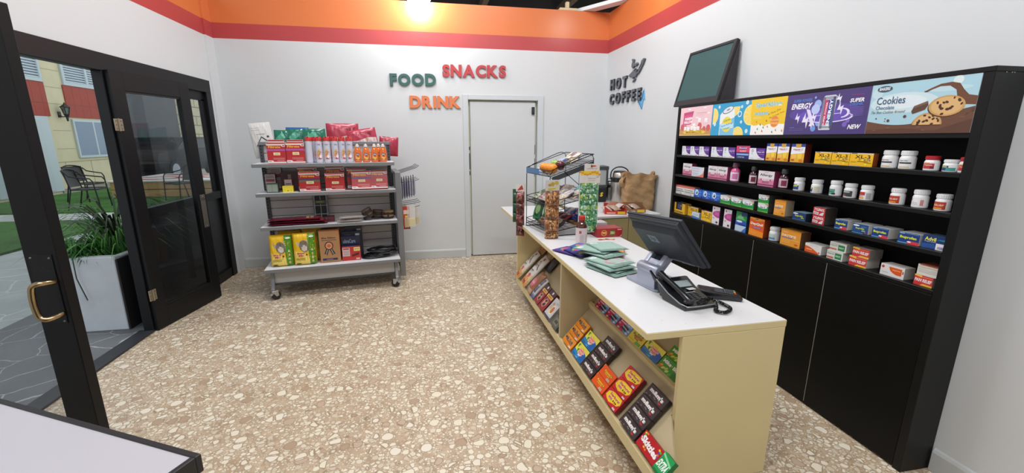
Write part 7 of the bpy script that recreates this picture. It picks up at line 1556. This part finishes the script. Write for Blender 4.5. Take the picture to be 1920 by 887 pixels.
rbag('snack_packet', 'clear packet of pale popcorn on the top tier', 0.265, 0.24, 2, 0.11, 0.10, 0.04, '#c9bca8', a_pt('#e0d4bc', '#8a6a74'), seed=3)
rbag('snack_packet', 'navy cornered packet beside the popcorn on the top tier', 0.215, 0.215, 2, 0.07, 0.06, 0.02, '#2c4a80', None, seed=4, spin=0.3)
# middle tier
mid = (('white and green sachet at the far end of the middle tier', 0.06, 0.41, '#c9d2b4', '#3c7a44', '#8aa06a'), ('clear cookie packet, second from the far end of the middle tier', 0.05, 0.31, '#c4aeb0', '#8a4a5c', '#d8ccc0'), ('clear cookie packet in the middle of the middle tier', 0.05, 0.215, '#c9b9a4', '#d8ccc0', '#6c4a54'),
       ('clear cookie packet near the hanging nuts on the middle tier', 0.055, 0.12, '#cabba8', '#9c7a4c', '#e0d8cc'), ('clear cookie packet at the near end of the middle tier', 0.06, 0.045, '#d0c2aa', '#6a5a8c', '#e4dccc'))
for i, (lb, x, y, c, c1, c2) in enumerate(mid): rbag('snack_packet', lb, x, y, 1, 0.10, 0.11, 0.032, c, a_pt(c1, c2), seed=i, spin=0.15*(i-2))
for i, (lb, x, y, c, c1, c2) in enumerate((('purple and cream packet at the back of the middle tier, near side', 0.20, 0.06, '#cbbba6', '#6c5a94', '#dcd2c0'), ('cream cookie packet behind the near packet of the middle tier', 0.27, 0.075, '#d0c0a0', '#7c6a9c', '#e0d6c4'), ('cream packet at the back far side of the middle tier', 0.22, 0.30, '#bfae9c', '#7a4a54', '#d8ccc0'))): rbag('snack_packet', lb, x, y, 1, 0.11, 0.12, 0.035, c, a_pt(c1, c2), seed=20+i, spin=0.1*i)
rbag('snack_packet', 'turquoise foil packet on the near back corner of the middle tier', 0.285, 0.03, 1, 0.10, 0.07, 0.03, '#3fa3ad', a_pt('#6cc4c8', '#2a8089'), lift=0.045, spin=0.5, wr=0.005)
# bottom tier
rbag('snack_packet', 'dark green packet at the far end of the bottom tier', 0.06, 0.40, 0, 0.12, 0.15, 0.04, '#1f5c38', a_pt('#2c8a50', '#9cb87c'), tilt=R(-20), seed=5)
rbag('snack_packet', 'green packet with white label on the bottom tier', 0.10, 0.30, 0, 0.12, 0.15, 0.04, '#206a40', a_pt('#dce6da', '#3c9a5c'), tilt=R(-15), seed=6)
for i, (lb, x, y, c, c1, c2) in enumerate((('brown and tan wrapped cookie packet, farthest low one on the bottom tier', 0.045, 0.28, '#5c4a3a', '#8a6a48', '#3c2c24'), ('red striped wrapped packet on the bottom tier', 0.05, 0.20, '#7a5048', '#a8343c', '#c4a45c'), ('pale candy packet at the front of the bottom tier', 0.05, 0.12, '#94806c', '#c4b090', '#5c4034'), ('dark small packet at the near front of the bottom tier', 0.06, 0.045, '#3a3230', '#6a5a4c', '#8a7a60'))):
    rbag('snack_packet', lb, x, y, 0, 0.09, 0.10, 0.035, c, a_pt(c1, c2), seed=30+i, spin=0.1*i)
rbag('snack_packet', 'navy blue packet at the near back of the bottom tier', 0.23, 0.07, 0, 0.16, 0.12, 0.035, '#232f66', a_pt('#2f3f80', '#8a8c9c'), lift=0.03, spin=0.2, seed=41)
rbag('snack_packet', 'brown bar packet under the navy packet on the bottom tier', 0.22, 0.08, 0, 0.17, 0.10, 0.03, '#7a5a3c', a_pt('#9c7a50', '#a8343c'), lift=-0.002, seed=42)
rbag('snack_packet', 'dusty pink rolled packet at the back of the bottom tier', 0.29, 0.16, 0, 0.08, 0.07, 0.05, '#8c4c58', None, lift=0.03, seed=43)

for i, (lb, x, y, ti, c, c1, c2) in enumerate((('pale purple wrapped roll packet at the near middle of the middle tier', 0.13, 0.10, 1, '#c4b8c4', '#6c5a8c', '#e4dccc'), ('silver and maroon packet in the inner row of the middle tier', 0.13, 0.19, 1, '#b5aaa8', '#6a3c48', '#dcd6d0'), ('cream and brown packet in the inner row of the middle tier, far part', 0.135, 0.38, 1, '#c9b690', '#7c5a3c', '#e0d4b8'),
    ('dark red bar packet in the inner row of the bottom tier', 0.13, 0.13, 0, '#6c2c30', '#a8484c', '#3c1c20'), ('brown cookie packet in the inner row of the bottom tier', 0.14, 0.22, 0, '#7c5c40', '#a8845c', '#4c3424'), ('white and blue striped packet toward the back of the bottom tier', 0.27, 0.27, 0, '#b9b9bd', '#3c5a9c', '#d8d4d0'), ('grey striped flat packet at the near back edge of the bottom tier', 0.32, 0.04, 0, '#8a8688', '#5c5a60', '#a83c40'))):
    rbag('snack_packet', lb, x, y, ti, 0.10, 0.11, 0.03, c, a_pt(c1, c2), seed=60+i, spin=0.12*(i-3), lift=0.012)
# hanging strips
def nut_mat(cols, sc=70, key=''):
    mt, nt, bb = nodes_mat('nut_mix'+key)
    tc = nt.nodes.new('ShaderNodeTexCoord'); mp = nt.nodes.new('ShaderNodeMapping'); mp.inputs['Scale'].default_value = (1, 1, 0.55); nt.links.new(tc.outputs['Object'], mp.inputs[0])
    v = voro(nt, mp.outputs[0], sc); sp = nt.nodes.new('ShaderNodeSeparateColor'); nt.links.new(v.outputs['Color'], sp.inputs[0])
    n = len(cols); c = ramp(nt, sp.outputs[0], [(i/n, rgb(q)) for i, q in enumerate(cols)], 'CONSTANT')
    ed = voro(nt, mp.outputs[0], sc, 'DISTANCE_TO_EDGE'); mk = ramp(nt, ed.outputs['Distance'], [(0.0, (0, 0, 0, 1)), (0.07, (1, 1, 1, 1))])
    nt.links.new(mixc(nt, mk, rgb(cols[0]), c), bb.inputs['Base Color']); bb.inputs['Roughness'].default_value = 0.35; bb.inputs['Coat Weight'].default_value = 0.5
    bp = nt.nodes.new('ShaderNodeBump'); bp.inputs['Strength'].default_value = 0.8; bp.inputs['Distance'].default_value = 0.004; nt.links.new(mk, bp.inputs['Height']); nt.links.new(bp.outputs['Normal'], bb.inputs['Normal'])
    return mt
NUT = nut_mat(['#5a3418', '#a8662c', '#c98a4a', '#8c5226', '#dcab70', '#b47838'], 105, 'a'); PEP = nut_mat(['#3c1616', '#7a2e2c', '#5a2020', '#a86a60', '#8c3a36'], 80, 'b')
MINT = nut_mat(['#2f7a4a', '#5fae72', '#bfe0c8', '#cdd63c', '#3f9a5c', '#8cc79c', '#dfeade', '#a8c83c'], 75, 'c')
MINT2 = nut_mat(['#1f6a3c', '#3f9a5c', '#8cc79c', '#5fae72', '#cfe4d4', '#2f7a4a'], 90, 'd')
def strip(name, label, loc, rz, w, zs, t, mat, head, backing='#cfcac4'):
    tt = thing(name, label, 'snack strip', loc, rz); H = zs[0][1]
    b = MB(); b.box(-w/2, 0.004, zs[-1][0], w/2, 0.0055, H, M(backing, 0.3)); b.build('backing_strip', tt)
    for i, (z0, z1) in enumerate(zs[1:]):
        h = z1-z0; f = pil_f(w*0.98, h, t, 0.003, i); bb = MB(); bb.grid(lambda u, v: ((u-0.5)*w*0.98, 0.003-f((u-0.5)*w*0.98, v*h)*1.6, z0+v*h), 12, 10, mat); bb.grid(lambda u, v: ((0.5-u)*w*0.98, 0.006+f((0.5-u)*w*0.98, v*h)*0.4, z0+v*h), 6, 6, mat)
        bb.build('packet', tt, smooth=70)
    z0, z1 = zs[0]
    if head: 
        A = Art(w, z1-z0, 0.0003); head(A); bb = MB(); bb.box(-w/2, 0.001, z0, w/2, 0.0038, z1, M('#cdc8c0', 0.4), 0.0005); bb.art(A, (-w/2, 0.0008, z0), (1, 0, 0), (0, 0, 1)); bb.build('header_card', tt)
    return tt
def a_ban(A): A.rect(0, 0, 1, 1, '#c9c6c0').poly([(0.05, 0.25), (0.3, 0.08), (0.7, 0.12), (0.92, 0.4), (0.7, 0.28), (0.35, 0.22)], '#e8d21c').ell(0.5, 0.6, 0.14, 0.2, '#b89a2c').ell(0.78, 0.72, 0.14, 0.18, '#c4a53a').ell(0.3, 0.52, 0.12, 0.12, '#a88a2c').text('BANANA', 0.45, 0.17, 0.5, 0.08, '#5c5414', 0.01, rot=0.1)
P = kp(0.105, 1.645, 0)
strip('nut_strip', 'hanging strip of four clear packets of brown nuts at the near corner of the rack', (P.x, P.y, 0.745), KT-0.05, 0.108, [(0.375, 0.455), (0.255, 0.372), (0.165, 0.252), (0.058, 0.162), (0.004, 0.055)], 0.035, NUT, a_ban)
# jagged shards of nut showing through is part of the packets' surface
P = kp(0.400, 1.655, 0)
tt = thing('mint_strip', 'hanging strip of small green and yellow sachets under a white and yellow card', 'snack strip', (P.x, P.y, 0.785), KT-0.04)
b = MB(); b.box(-0.080, 0.004, 0.0, 0.075, 0.0055, 0.40, M('#c9cfc6', 0.3)); b.build('backing_strip', tt)
rnd = random.Random(5)
for r_ in range(9):
    b = MB(); z0 = 0.006+r_*0.042; f = pil_f(0.145, 0.044, 0.016, 0.002, r_)
    b.grid(lambda u, v: ((u-0.5)*0.145, 0.003-f((u-0.5)*0.145, v*0.044)*1.4, z0+v*0.044), 12, 5, MINT if r_ % 2 == 0 else MINT2)
    A = Art(0.145, 0.044, 0.0002)
    for q in range(7): x = rnd.uniform(0.05, 0.9); A.ell(x, rnd.uniform(0.3, 0.7), rnd.uniform(0.05, 0.10), rnd.uniform(0.03, 0.06), rnd.choice(['#cdd83a', '#a8c93a', '#cfe4d4', '#1f6a3c', '#7cc48c']))
    A.L = A.L[:3]; g = MB(); fz = lambda x, z: f(x, z)*1.4-0.003
    art_bent(g, A, fz, 0.145, 0.02, off=0.0008, mt_rough=0.25)
    for v in g.v: v.z += z0
    b.add(g.v, g.f, M('#2f8f50', 0.25)) if False else None
    o_ = len(b.v); b.v += g.v
    for fc, mi in zip(g.f, g.m): b.f.append(tuple(o_+k for k in fc)); b.m.append(b.mi(g.mats[mi]))
    b.build('sachet_row', tt, smooth=60)
b = MB(); b.box(-0.082, 0.0005, 0.385, 0.082, 0.0035, 0.475, M('#dcd6ce', 0.4), 0.0005); b.box(-0.045, 0.0005, 0.4755, 0.075, 0.0035, 0.53, M('#dcd6ce', 0.4), 0.0005)
A = Art(0.164, 0.145, 0.0003); A.rect(0.05, 0.42, 0.95, 0.62, '#e6c92c')
for k in range(9): x = 0.04+k*0.115; A.ell(x, 0.50+0.07*math.cos(k*1.1), 0.055, 0.05, '#d8602c', 8).ell(x, 0.50+0.07*math.cos(k*1.1), 0.028, 0.022, '#f0c03c', 8)
A.text('Halls mints', 0.6, 0.25, 0.36, 0.05, '#8a5a54').text('sour drops', 0.6, 0.14, 0.3, 0.04, '#8a5a54').text('COUNTER UNIT', 0.6, 0.75, 0.5, 0.04, '#c4583c', 0.01).ell(0.65, 0.88, 0.14, 0.04, '#c9543c').lines(0.8, 0.95, (0.30, 0.36), 0.012, '#b5483c')
b.art(A, (-0.082, 0.0002, 0.385), (1, 0, 0), (0, 0, 1)); b.build('header_card', tt)
b = MB(); b.tube([(0.01, 0.03, 0.525), (0.01, 0.0, 0.522), (0.01, -0.008, 0.51), (0.01, -0.004, 0.503)], 0.003, M('#101010', 0.4)); b.build('hook', tt)
P = kp(-0.018, 2.20, 0)
strip('meat_strip', 'hanging strip of dark red jerky packets over the counter edge beside the rack', (P.x, P.y, 0.655), KT-0.5, 0.075, [(0.395, 0.46), (0.30, 0.392), (0.20, 0.297), (0.10, 0.197), (0.0, 0.097)], 0.035, PEP, lambda A: A.rect(0, 0, 1, 1, '#d6cfc8').poly([(0.1, 0.1), (0.9, 0.3), (0.7, 0.9)], '#a83a34'), backing='#b99a90')
P = kp(-0.03, 2.30, 0)
strip('meat_strip', 'dark green backed strip half hidden behind the jerky strip', (P.x, P.y, 0.70), KT-0.5, 0.07, [(0.33, 0.36), (0.24, 0.327), (0.15, 0.237), (0.06, 0.147)], 0.03, M('#1f4a2c', 0.3, noise=0.4, nscale=40), None, backing='#2c5a3a')

# drink bottle beside the rack
t = thing('drink_bottle', 'small brown glass bottle with red cap and pale label beside the pouches', 'bottle', kp(0.262, 1.43, ZK+0.001), KT)
b = MB(); b.lathe([(0, 0), (0.038, 0), (0.041, 0.006), (0.041, 0.118), (0.038, 0.138), (0.028, 0.158), (0.020, 0.168), (0.019, 0.185), (0, 0.185)], M('#4a1c10', 0.08, coat=0.6), 26); b.build('glass_body', t, smooth=45)
b = MB(); b.lathe([(0.0215, 0.178), (0.0225, 0.182), (0.0225, 0.205), (0.021, 0.208), (0, 0.208)], M('#c02a28', 0.35), 24); b.build('cap', t, smooth=35)
b = MB(); lab_patch(b, 0.0414, -PI, PI, 0.004, 0.125, '#d9cccb', 40); lab_patch(b, 0.0418, -0.75, -0.35, 0.085, 0.105, '#b8503c', 4); 
for k in range(9): lab_patch(b, 0.0418, -0.6, 0.1, 0.015+0.007*k, 0.017+0.007*k, '#a89a9c', 5)
lab_patch(b, 0.0418, 0.45, 0.8, 0.02, 0.08, '#bfb0b2', 4); b.build('label', t, smooth=50)

# boxes beyond the rack
def a_choco(A): A.rect(0, 0, 1, 1, '#a8242a').circ(0.28, 0.5, 0.36, '#d8a040').circ(0.28, 0.5, 0.28, '#a8242a').text('90', 0.28, 0.5, 0.16, 0.3, '#e8c060', 0.04).rect(0.5, 0.15, 0.72, 0.85, '#6c5c2c').text('ZERO', 0.61, 0.5, 0.18, 0.3, '#e4dca0', 0.03).rect(0.8, 0.8, 0.97, 0.92, '#e0b0a8').poly([(0.9, 0.05), (0.98, 0.05), (0.98, 0.3)], '#d8c0b8')
o = carton(0.21, 0.067, 0.14, '#8e1e24', a_choco, top='#a03438').build('snack_carton', loc=kp(0.560, 1.600, ZK+0.001), rz=KT); tag(o, 'flat red snack carton with a gold round emblem behind the hanging green strip', 'box')
o = carton(0.20, 0.062, 0.13, '#cfc6c4', lambda A: A.rect(0, 0, 1, 1, '#d3c9c7').text('Orange', 0.75, 0.2, 0.35, 0.3, '#b06a5c', 0.01).rect(0.0, 0.75, 1, 0.8, '#b9aeb0'), top='#d8d2d2').build('snack_carton', loc=kp(0.555, 1.86, ZK+0.001), rz=KT); tag(o, 'pale pinkish carton behind the red snack carton', 'box')
for i, (x, y, rz, lb) in enumerate(((0.47, 1.53, 0.2, 'torn orange wrapper scrap lying in front of the red carton, left piece'), (0.53, 1.525, -0.3, 'torn orange wrapper scrap lying in front of the red carton, right piece'))):
    b = MB(); b.grid(lambda u, v: ((u-0.5)*0.07, (v-0.5)*0.022, 0.003+0.003*math.sin(6*u+i)), 6, 2, M('#c46a2c', 0.4)); b.grid(lambda u, v: ((u-0.5)*0.07, (0.5-v)*0.022, 0.0015+0.003*math.sin(6*u+i)), 6, 2, M('#d8c0a8', 0.4)); tag(b.build('wrapper_scrap', loc=kp(x, y, ZK), rz=rz), lb, 'wrapper', 'torn wrapper scraps')

# zip pouches lying in the middle of the counter
def lie(name, label, x, y, z, w, h, t, col, art, spin, group, seed, tip=0.0, wr=0.003, rough=0.3):
    b = pouch(w, h, t, col, art, wr, seed, n=14, rough=rough); o = b.build(name, smooth=70)
    o.matrix_world = KM @ Matrix.Translation((x, y, ZK+z)) @ Matrix.Rotation(spin, 4, 'Z') @ Matrix.Rotation(R(-90)+tip, 4, 'X') @ Matrix.Translation((0, 0, -h/2)); return tag(o, label, 'pouch', group)
def a_mint(A): A.rect(0.03, 0.03, 0.97, 0.97, '#97b5aa').rect(0.1, 0.78, 0.35, 0.9, '#dfe8e4').lines(0.14, 0.3, (0.86, 0.82), 0.01, '#8c9c98').poly([(0.05, 0.05), (0.95, 0.05), (0.95, 0.14), (0.05, 0.12)], '#74998c')
def a_mint2(A): a_mint(A); A.ell(0.5, 0.35, 0.33, 0.2, '#c4909c').ell(0.5, 0.35, 0.27, 0.15, '#9db5ac').rect(0.25, 0.15, 0.75, 0.2, '#b4c9c2')
def a_mint3(A): a_mint(A); A.rect(0.1, 0.3, 0.9, 0.55, '#7c9cc4').ell(0.3, 0.42, 0.1, 0.06, '#c46a7c').ell(0.5, 0.42, 0.1, 0.06, '#d8dce6').ell(0.7, 0.42, 0.1, 0.06, '#4c6cae')
def a_dino(c): 
    def f(A): A.rect(0.03, 0.03, 0.97, 0.97, c).poly([(0.1, 0.6), (0.5, 0.9), (0.9, 0.7), (0.6, 0.5)], '#c44a7c').poly([(0.1, 0.2), (0.4, 0.5), (0.8, 0.3), (0.5, 0.1)], '#d8b02c').ell(0.55, 0.6, 0.15, 0.12, '#4c7ac4').ell(0.3, 0.75, 0.1, 0.06, '#5cb04c').rect(0.3, 0.42, 0.8, 0.48, '#2c3c8c')
    return f
G7 = 'mint green zip pouches'; G8 = 'colourful zip pouches'
lie('zip_pouch', 'purple and blue pouch sticking out at the far left of the pile', 0.115, 1.24, 0.008, 0.16, 0.20, 0.010, '#5a3c7c', a_dino('#4a3f8c'), 0.5, G8, 3)
lie('zip_pouch', 'dark blue pouch with gold edge just left of the green pile', 0.165, 1.16, 0.020, 0.16, 0.20, 0.012, '#3c3a6c', a_dino('#2f3f80'), 0.25, G8, 4)
lie('zip_pouch', 'blue pouch corner pointing to the rack above the pile', 0.22, 1.23, 0.031, 0.15, 0.20, 0.010, '#35508c', a_dino('#3a5ca0'), 0.7, G8, 5)
lie('zip_pouch', 'yellow and pink pouch showing at the right behind the green pile', 0.355, 1.13, 0.022, 0.18, 0.22, 0.012, '#b5443c', a_dino('#d8983c'), -0.5, G8, 6)
for i, (x, y, z, sp, lb, a, sd) in enumerate(((0.215, 0.80, 0.007, 0.35, 'mint pouch lowest in the nearer pile, fanned to the front', a_mint, 1), (0.225, 0.835, 0.018, 0.45, 'mint pouch second from the bottom of the nearer pile', a_mint, 2), (0.21, 0.83, 0.029, 0.25, 'mint pouch third from the bottom of the nearer pile', a_mint, 3), (0.225, 0.86, 0.040, 0.40, 'mint pouch with a faded pink ring on top of the nearer pile', a_mint2, 4),
                       (0.245, 1.00, 0.052, 0.35, 'mint pouch with blue picture strip across the middle of the pile', a_mint3, 5), (0.225, 1.06, 0.064, 0.55, 'mint pouch with small white label, upper left of the pile', a_mint, 6), (0.295, 1.06, 0.075, 0.05, 'mint pouch topmost of all, leaning right over the pile', a_mint, 7))):
    lie('zip_pouch', lb, x, y, z, 0.19, 0.245, 0.011, '#93aea4', a, sp, G7, sd, tip=-0.03 if i > 3 else 0.0)

# ================================================================ COFFEE COUNTER IN THE FAR RIGHT CORNER
CT = 0.80
cc = thing('coffee_counter', 'cream cabinet with white top in the far right corner holding the coffee things', 'counter', (1.49, 3.64, 0), R(5))
b = MB(); b.box(0, 0, CT-0.022, 0.665, 1.60, CT, KW, 0.002); b.build('white_top', cc)
b = MB(); b.box(0.015, 0.02, 0.0, 0.64, 1.58, CT-0.0225, M('#a89a6c', 0.5), 0.002); b.build('cabinet_body', cc)
b = MB(); b.box(0.02, 0.004, 0.08, 0.325, 0.0195, CT-0.03, M('#a99b6e', 0.5), 0.001); b.build('door', cc)
b = MB(); b.box(0.331, 0.004, 0.08, 0.635, 0.0195, CT-0.03, M('#a99b6e', 0.5), 0.001); b.build('door', cc)
# glass fronted coffee brewer
t = thing('coffee_brewer', 'grey framed machine with a tall glass front on a black base behind the hanging strips', 'machine', (1.86, 4.50, CT), R(-8))
b = MB(); b.box(-0.20, 0.0, 0.001, 0.07, 0.24, 0.165, M('#1a1b1d', 0.35), 0.006); A = Art(0.27, 0.16, 0.0004); A.text('S', 0.80, 0.55, 0.12, 0.3, '#d8b83c', 0.05, shear=0.2).text('BREW', 0.45, 0.55, 0.4, 0.24, '#d8b83c', 0.03, shear=0.2); b.art(A, (-0.20, -0.0002, 0.0), (1, 0, 0), (0, 0, 1)); b.build('base', t)
b = MB(); FRM = M('#4a4d50', 0.4, 0.4)
b.box(-0.20, 0.01, 0.166, 0.08, 0.24, 0.195, FRM, 0.003); b.box(-0.20, 0.01, 0.36, 0.09, 0.24, 0.40, FRM, 0.004); b.box(0.062, 0.01, 0.19, 0.085, 0.24, 0.365, FRM, 0.003); b.box(-0.20, 0.01, 0.19, -0.18, 0.24, 0.365, FRM, 0.003); b.box(-0.18, 0.20, 0.19, 0.065, 0.22, 0.365, M('#b9bec0', 0.4)); b.build('frame', t)
b = MB(); b.box(-0.18, 0.016, 0.195, 0.062, 0.020, 0.36, M('#9aa2a1', 0.12)); b.build('glass_front', t)  # opaque grey; the colour stands in for a lit interior behind the glass
# airpots
def airpot(label, loc, s, rz):
    t = thing('airpot', label, 'coffee urn', loc, rz, 'steel airpots'); ST = brushed('#b9b4ac', 0.3)
    b = MB(); b.lathe([(0.088*s, 0.002), (0.092*s, 0.01), (0.092*s, 0.235*s), (0.088*s, 0.245*s)], ST, 30); b.build('steel_body', t, smooth=35)
    b = MB(); b.lathe([(0.090*s, 0.238*s), (0.096*s, 0.245*s), (0.094*s, 0.285*s), (0.082*s, 0.292*s)], M('#141416', 0.35), 30); b.box(-0.02*s, -0.145*s, 0.245*s, 0.02*s, -0.08*s, 0.285*s, M('#141416', 0.35), 0.006); b.tube([(0, -0.135*s, 0.25*s), (0, -0.14*s, 0.20*s)], 0.010*s, M('#141416', 0.35), 10); b.build('collar', t, smooth=35)
    b = MB(); b.lathe([(0.080*s, 0.288*s), (0.076*s, 0.335*s), (0.068*s, 0.345*s)], ST, 30); b.build('steel_shoulder', t, smooth=35)
    b = MB(); b.lathe([(0.070*s, 0.343*s), (0.072*s, 0.350*s), (0.060*s, 0.362*s), (0, 0.366*s)], M('#1a1a1d', 0.35), 26); b.build('lid', t, smooth=35)
    b = MB(); pts = [(-0.097*s, 0, 0.265*s), (-0.102*s, 0, 0.31*s)] + [(-0.1*s*math.cos(a), 0, 0.33*s+0.075*s*math.sin(a)) for a in [PI*i/14 for i in range(1, 14)]] + [(0.102*s, 0, 0.31*s), (0.097*s, 0, 0.265*s)]
    b.tube(pts, 0.007*s, M('#141416', 0.35), 8); b.build('carry_handle', t, smooth=60)
airpot('tall brushed steel airpot with black carry handle beside the paper bag', (2.045, 4.42, CT+0.001), 0.98, R(-10))
airpot('smaller steel airpot half hidden behind the tall one', (2.06, 4.72, CT+0.001), 0.60, R(20))
# crumpled paper bag
t = thing('paper_bag', 'crumpled open brown paper bag against the right wall', 'bag', (2.065, 4.02, CT+0.001), R(-6))
PBm = M('#a5835c', 0.8, noise=0.10, nscale=11, bump=0.9, bdist=0.02)
def bagwall(u, v, inset=0.0):
    a = 2*PI*u; c, s_ = math.cos(a), math.sin(a); k = 6
    r_ = (abs(c)**k+abs(s_)**k)**(-1/k)
    flare = 1+0.10*math.sin(v*PI*0.6)-0.07*v
    x = (0.142-inset)*c*r_*flare; y = (0.095-inset)*s_*r_*(1+0.05*v); z = v*0.35
    cr_ = 0.010*v**0.5
    cr_ *= 0.35+0.65*max(0, (v-0.6)/0.4); x += cr_*math.sin(9*a+7*v)*(0.4+0.6*v)+0.002*math.sin(31*v+3*a); y += cr_*math.sin(7*a-9*v)+0.002*math.sin(27*v+5*a)
    if v > 0.85: z += 0.018*math.sin(3*a+1)+0.010*math.sin(7*a); x *= 1+0.10*(v-0.85)/0.15; 
    return (x, y, z)
b = MB(); b.grid(lambda u, v: bagwall(u, v), 60, 26, PBm); b.grid(lambda u, v: bagwall(1-u, v, 0.006), 60, 26, PBm); b.grid(lambda u, v: ((u-0.5)*0.28, (v-0.5)*0.17, 0.002), 2, 2, PBm); b.build('bag_body', t, smooth=60)
b = MB(); b.grid(lambda u, v: (-0.150-0.03*math.sin(v*PI)+0.02*math.sin(8*u), -0.05+0.10*u, 0.33-v*0.10-0.02*u), 8, 6, PBm); b.grid(lambda u, v: (-0.146-0.03*math.sin(v*PI)+0.02*math.sin(8*(1-u)), -0.05+0.10*(1-u), 0.33-v*0.10-0.02*(1-u)), 8, 6, PBm); b.build('torn_flap', t, smooth=50)
# open red pastry trays
def tray(label, loc, rz, w, d, col, fill):
    t = thing('snack_tray', label, 'tray', loc, rz); b = MB(); mt = M(col, 0.4)
    b.box(-w/2, 0, 0, w/2, d, 0.002, mt); b.prism([(-w/2, 0), (w/2, 0), (w/2, 0.045), (w*0.25, 0.03), (0, 0.038), (-w*0.2, 0.03), (-w/2, 0.075)], 'y', 0, 0.002, mt); b.prism([(0, 0), (d, 0), (d, 0.09), (d*0.6, 0.05), (0, 0.075)], 'x', -w/2, -w/2+0.002, mt); b.prism([(0, 0), (d, 0), (d, 0.06), (0, 0.045)], 'x', w/2-0.002, w/2, mt); b.box(-w/2, d-0.002, 0, w/2, d, 0.085, mt)
    A = Art(w, 0.03, 0.0003); A.rect(0.1, 0.2, 0.5, 0.5, '#e8c8b4').rect(0.6, 0.1, 0.95, 0.9, '#d8b02c') ; b.art(A, (-w/2, -0.0002, 0.002), (1, 0, 0), (0, 0, 1)); b.build('carton_tray', t)
    rnd = random.Random(2)
    for i, (c, x, y) in enumerate(fill):
        q = pouch(0.09, 0.10, 0.035, c, None, 0.006, i, n=8, rough=0.2); o = q.build('wrapped_pastry', t, smooth=60); o.location = (x, y, 0.020+0.012*i); o.rotation_euler = (R(-70), 0, rnd.uniform(-0.8, 0.8))
    return t
tray('torn open red carton tray of wrapped pastries on the coffee counter', (1.70, 3.72, CT+0.001), R(-18), 0.20, 0.18, '#c2372a', (('#b9a89c', -0.04, 0.05), ('#a58c78', 0.03, 0.06), ('#c4b8b0', 0.0, 0.11), ('#8f5a44', -0.05, 0.12)))
tray('low brown carton tray behind the monitor edge at the foot of the paper bag', (1.93, 3.78, CT+0.001), R(-12), 0.20, 0.12, '#8a6244', (('#b5a394', -0.04, 0.04), ('#a08c7c', 0.04, 0.05)))
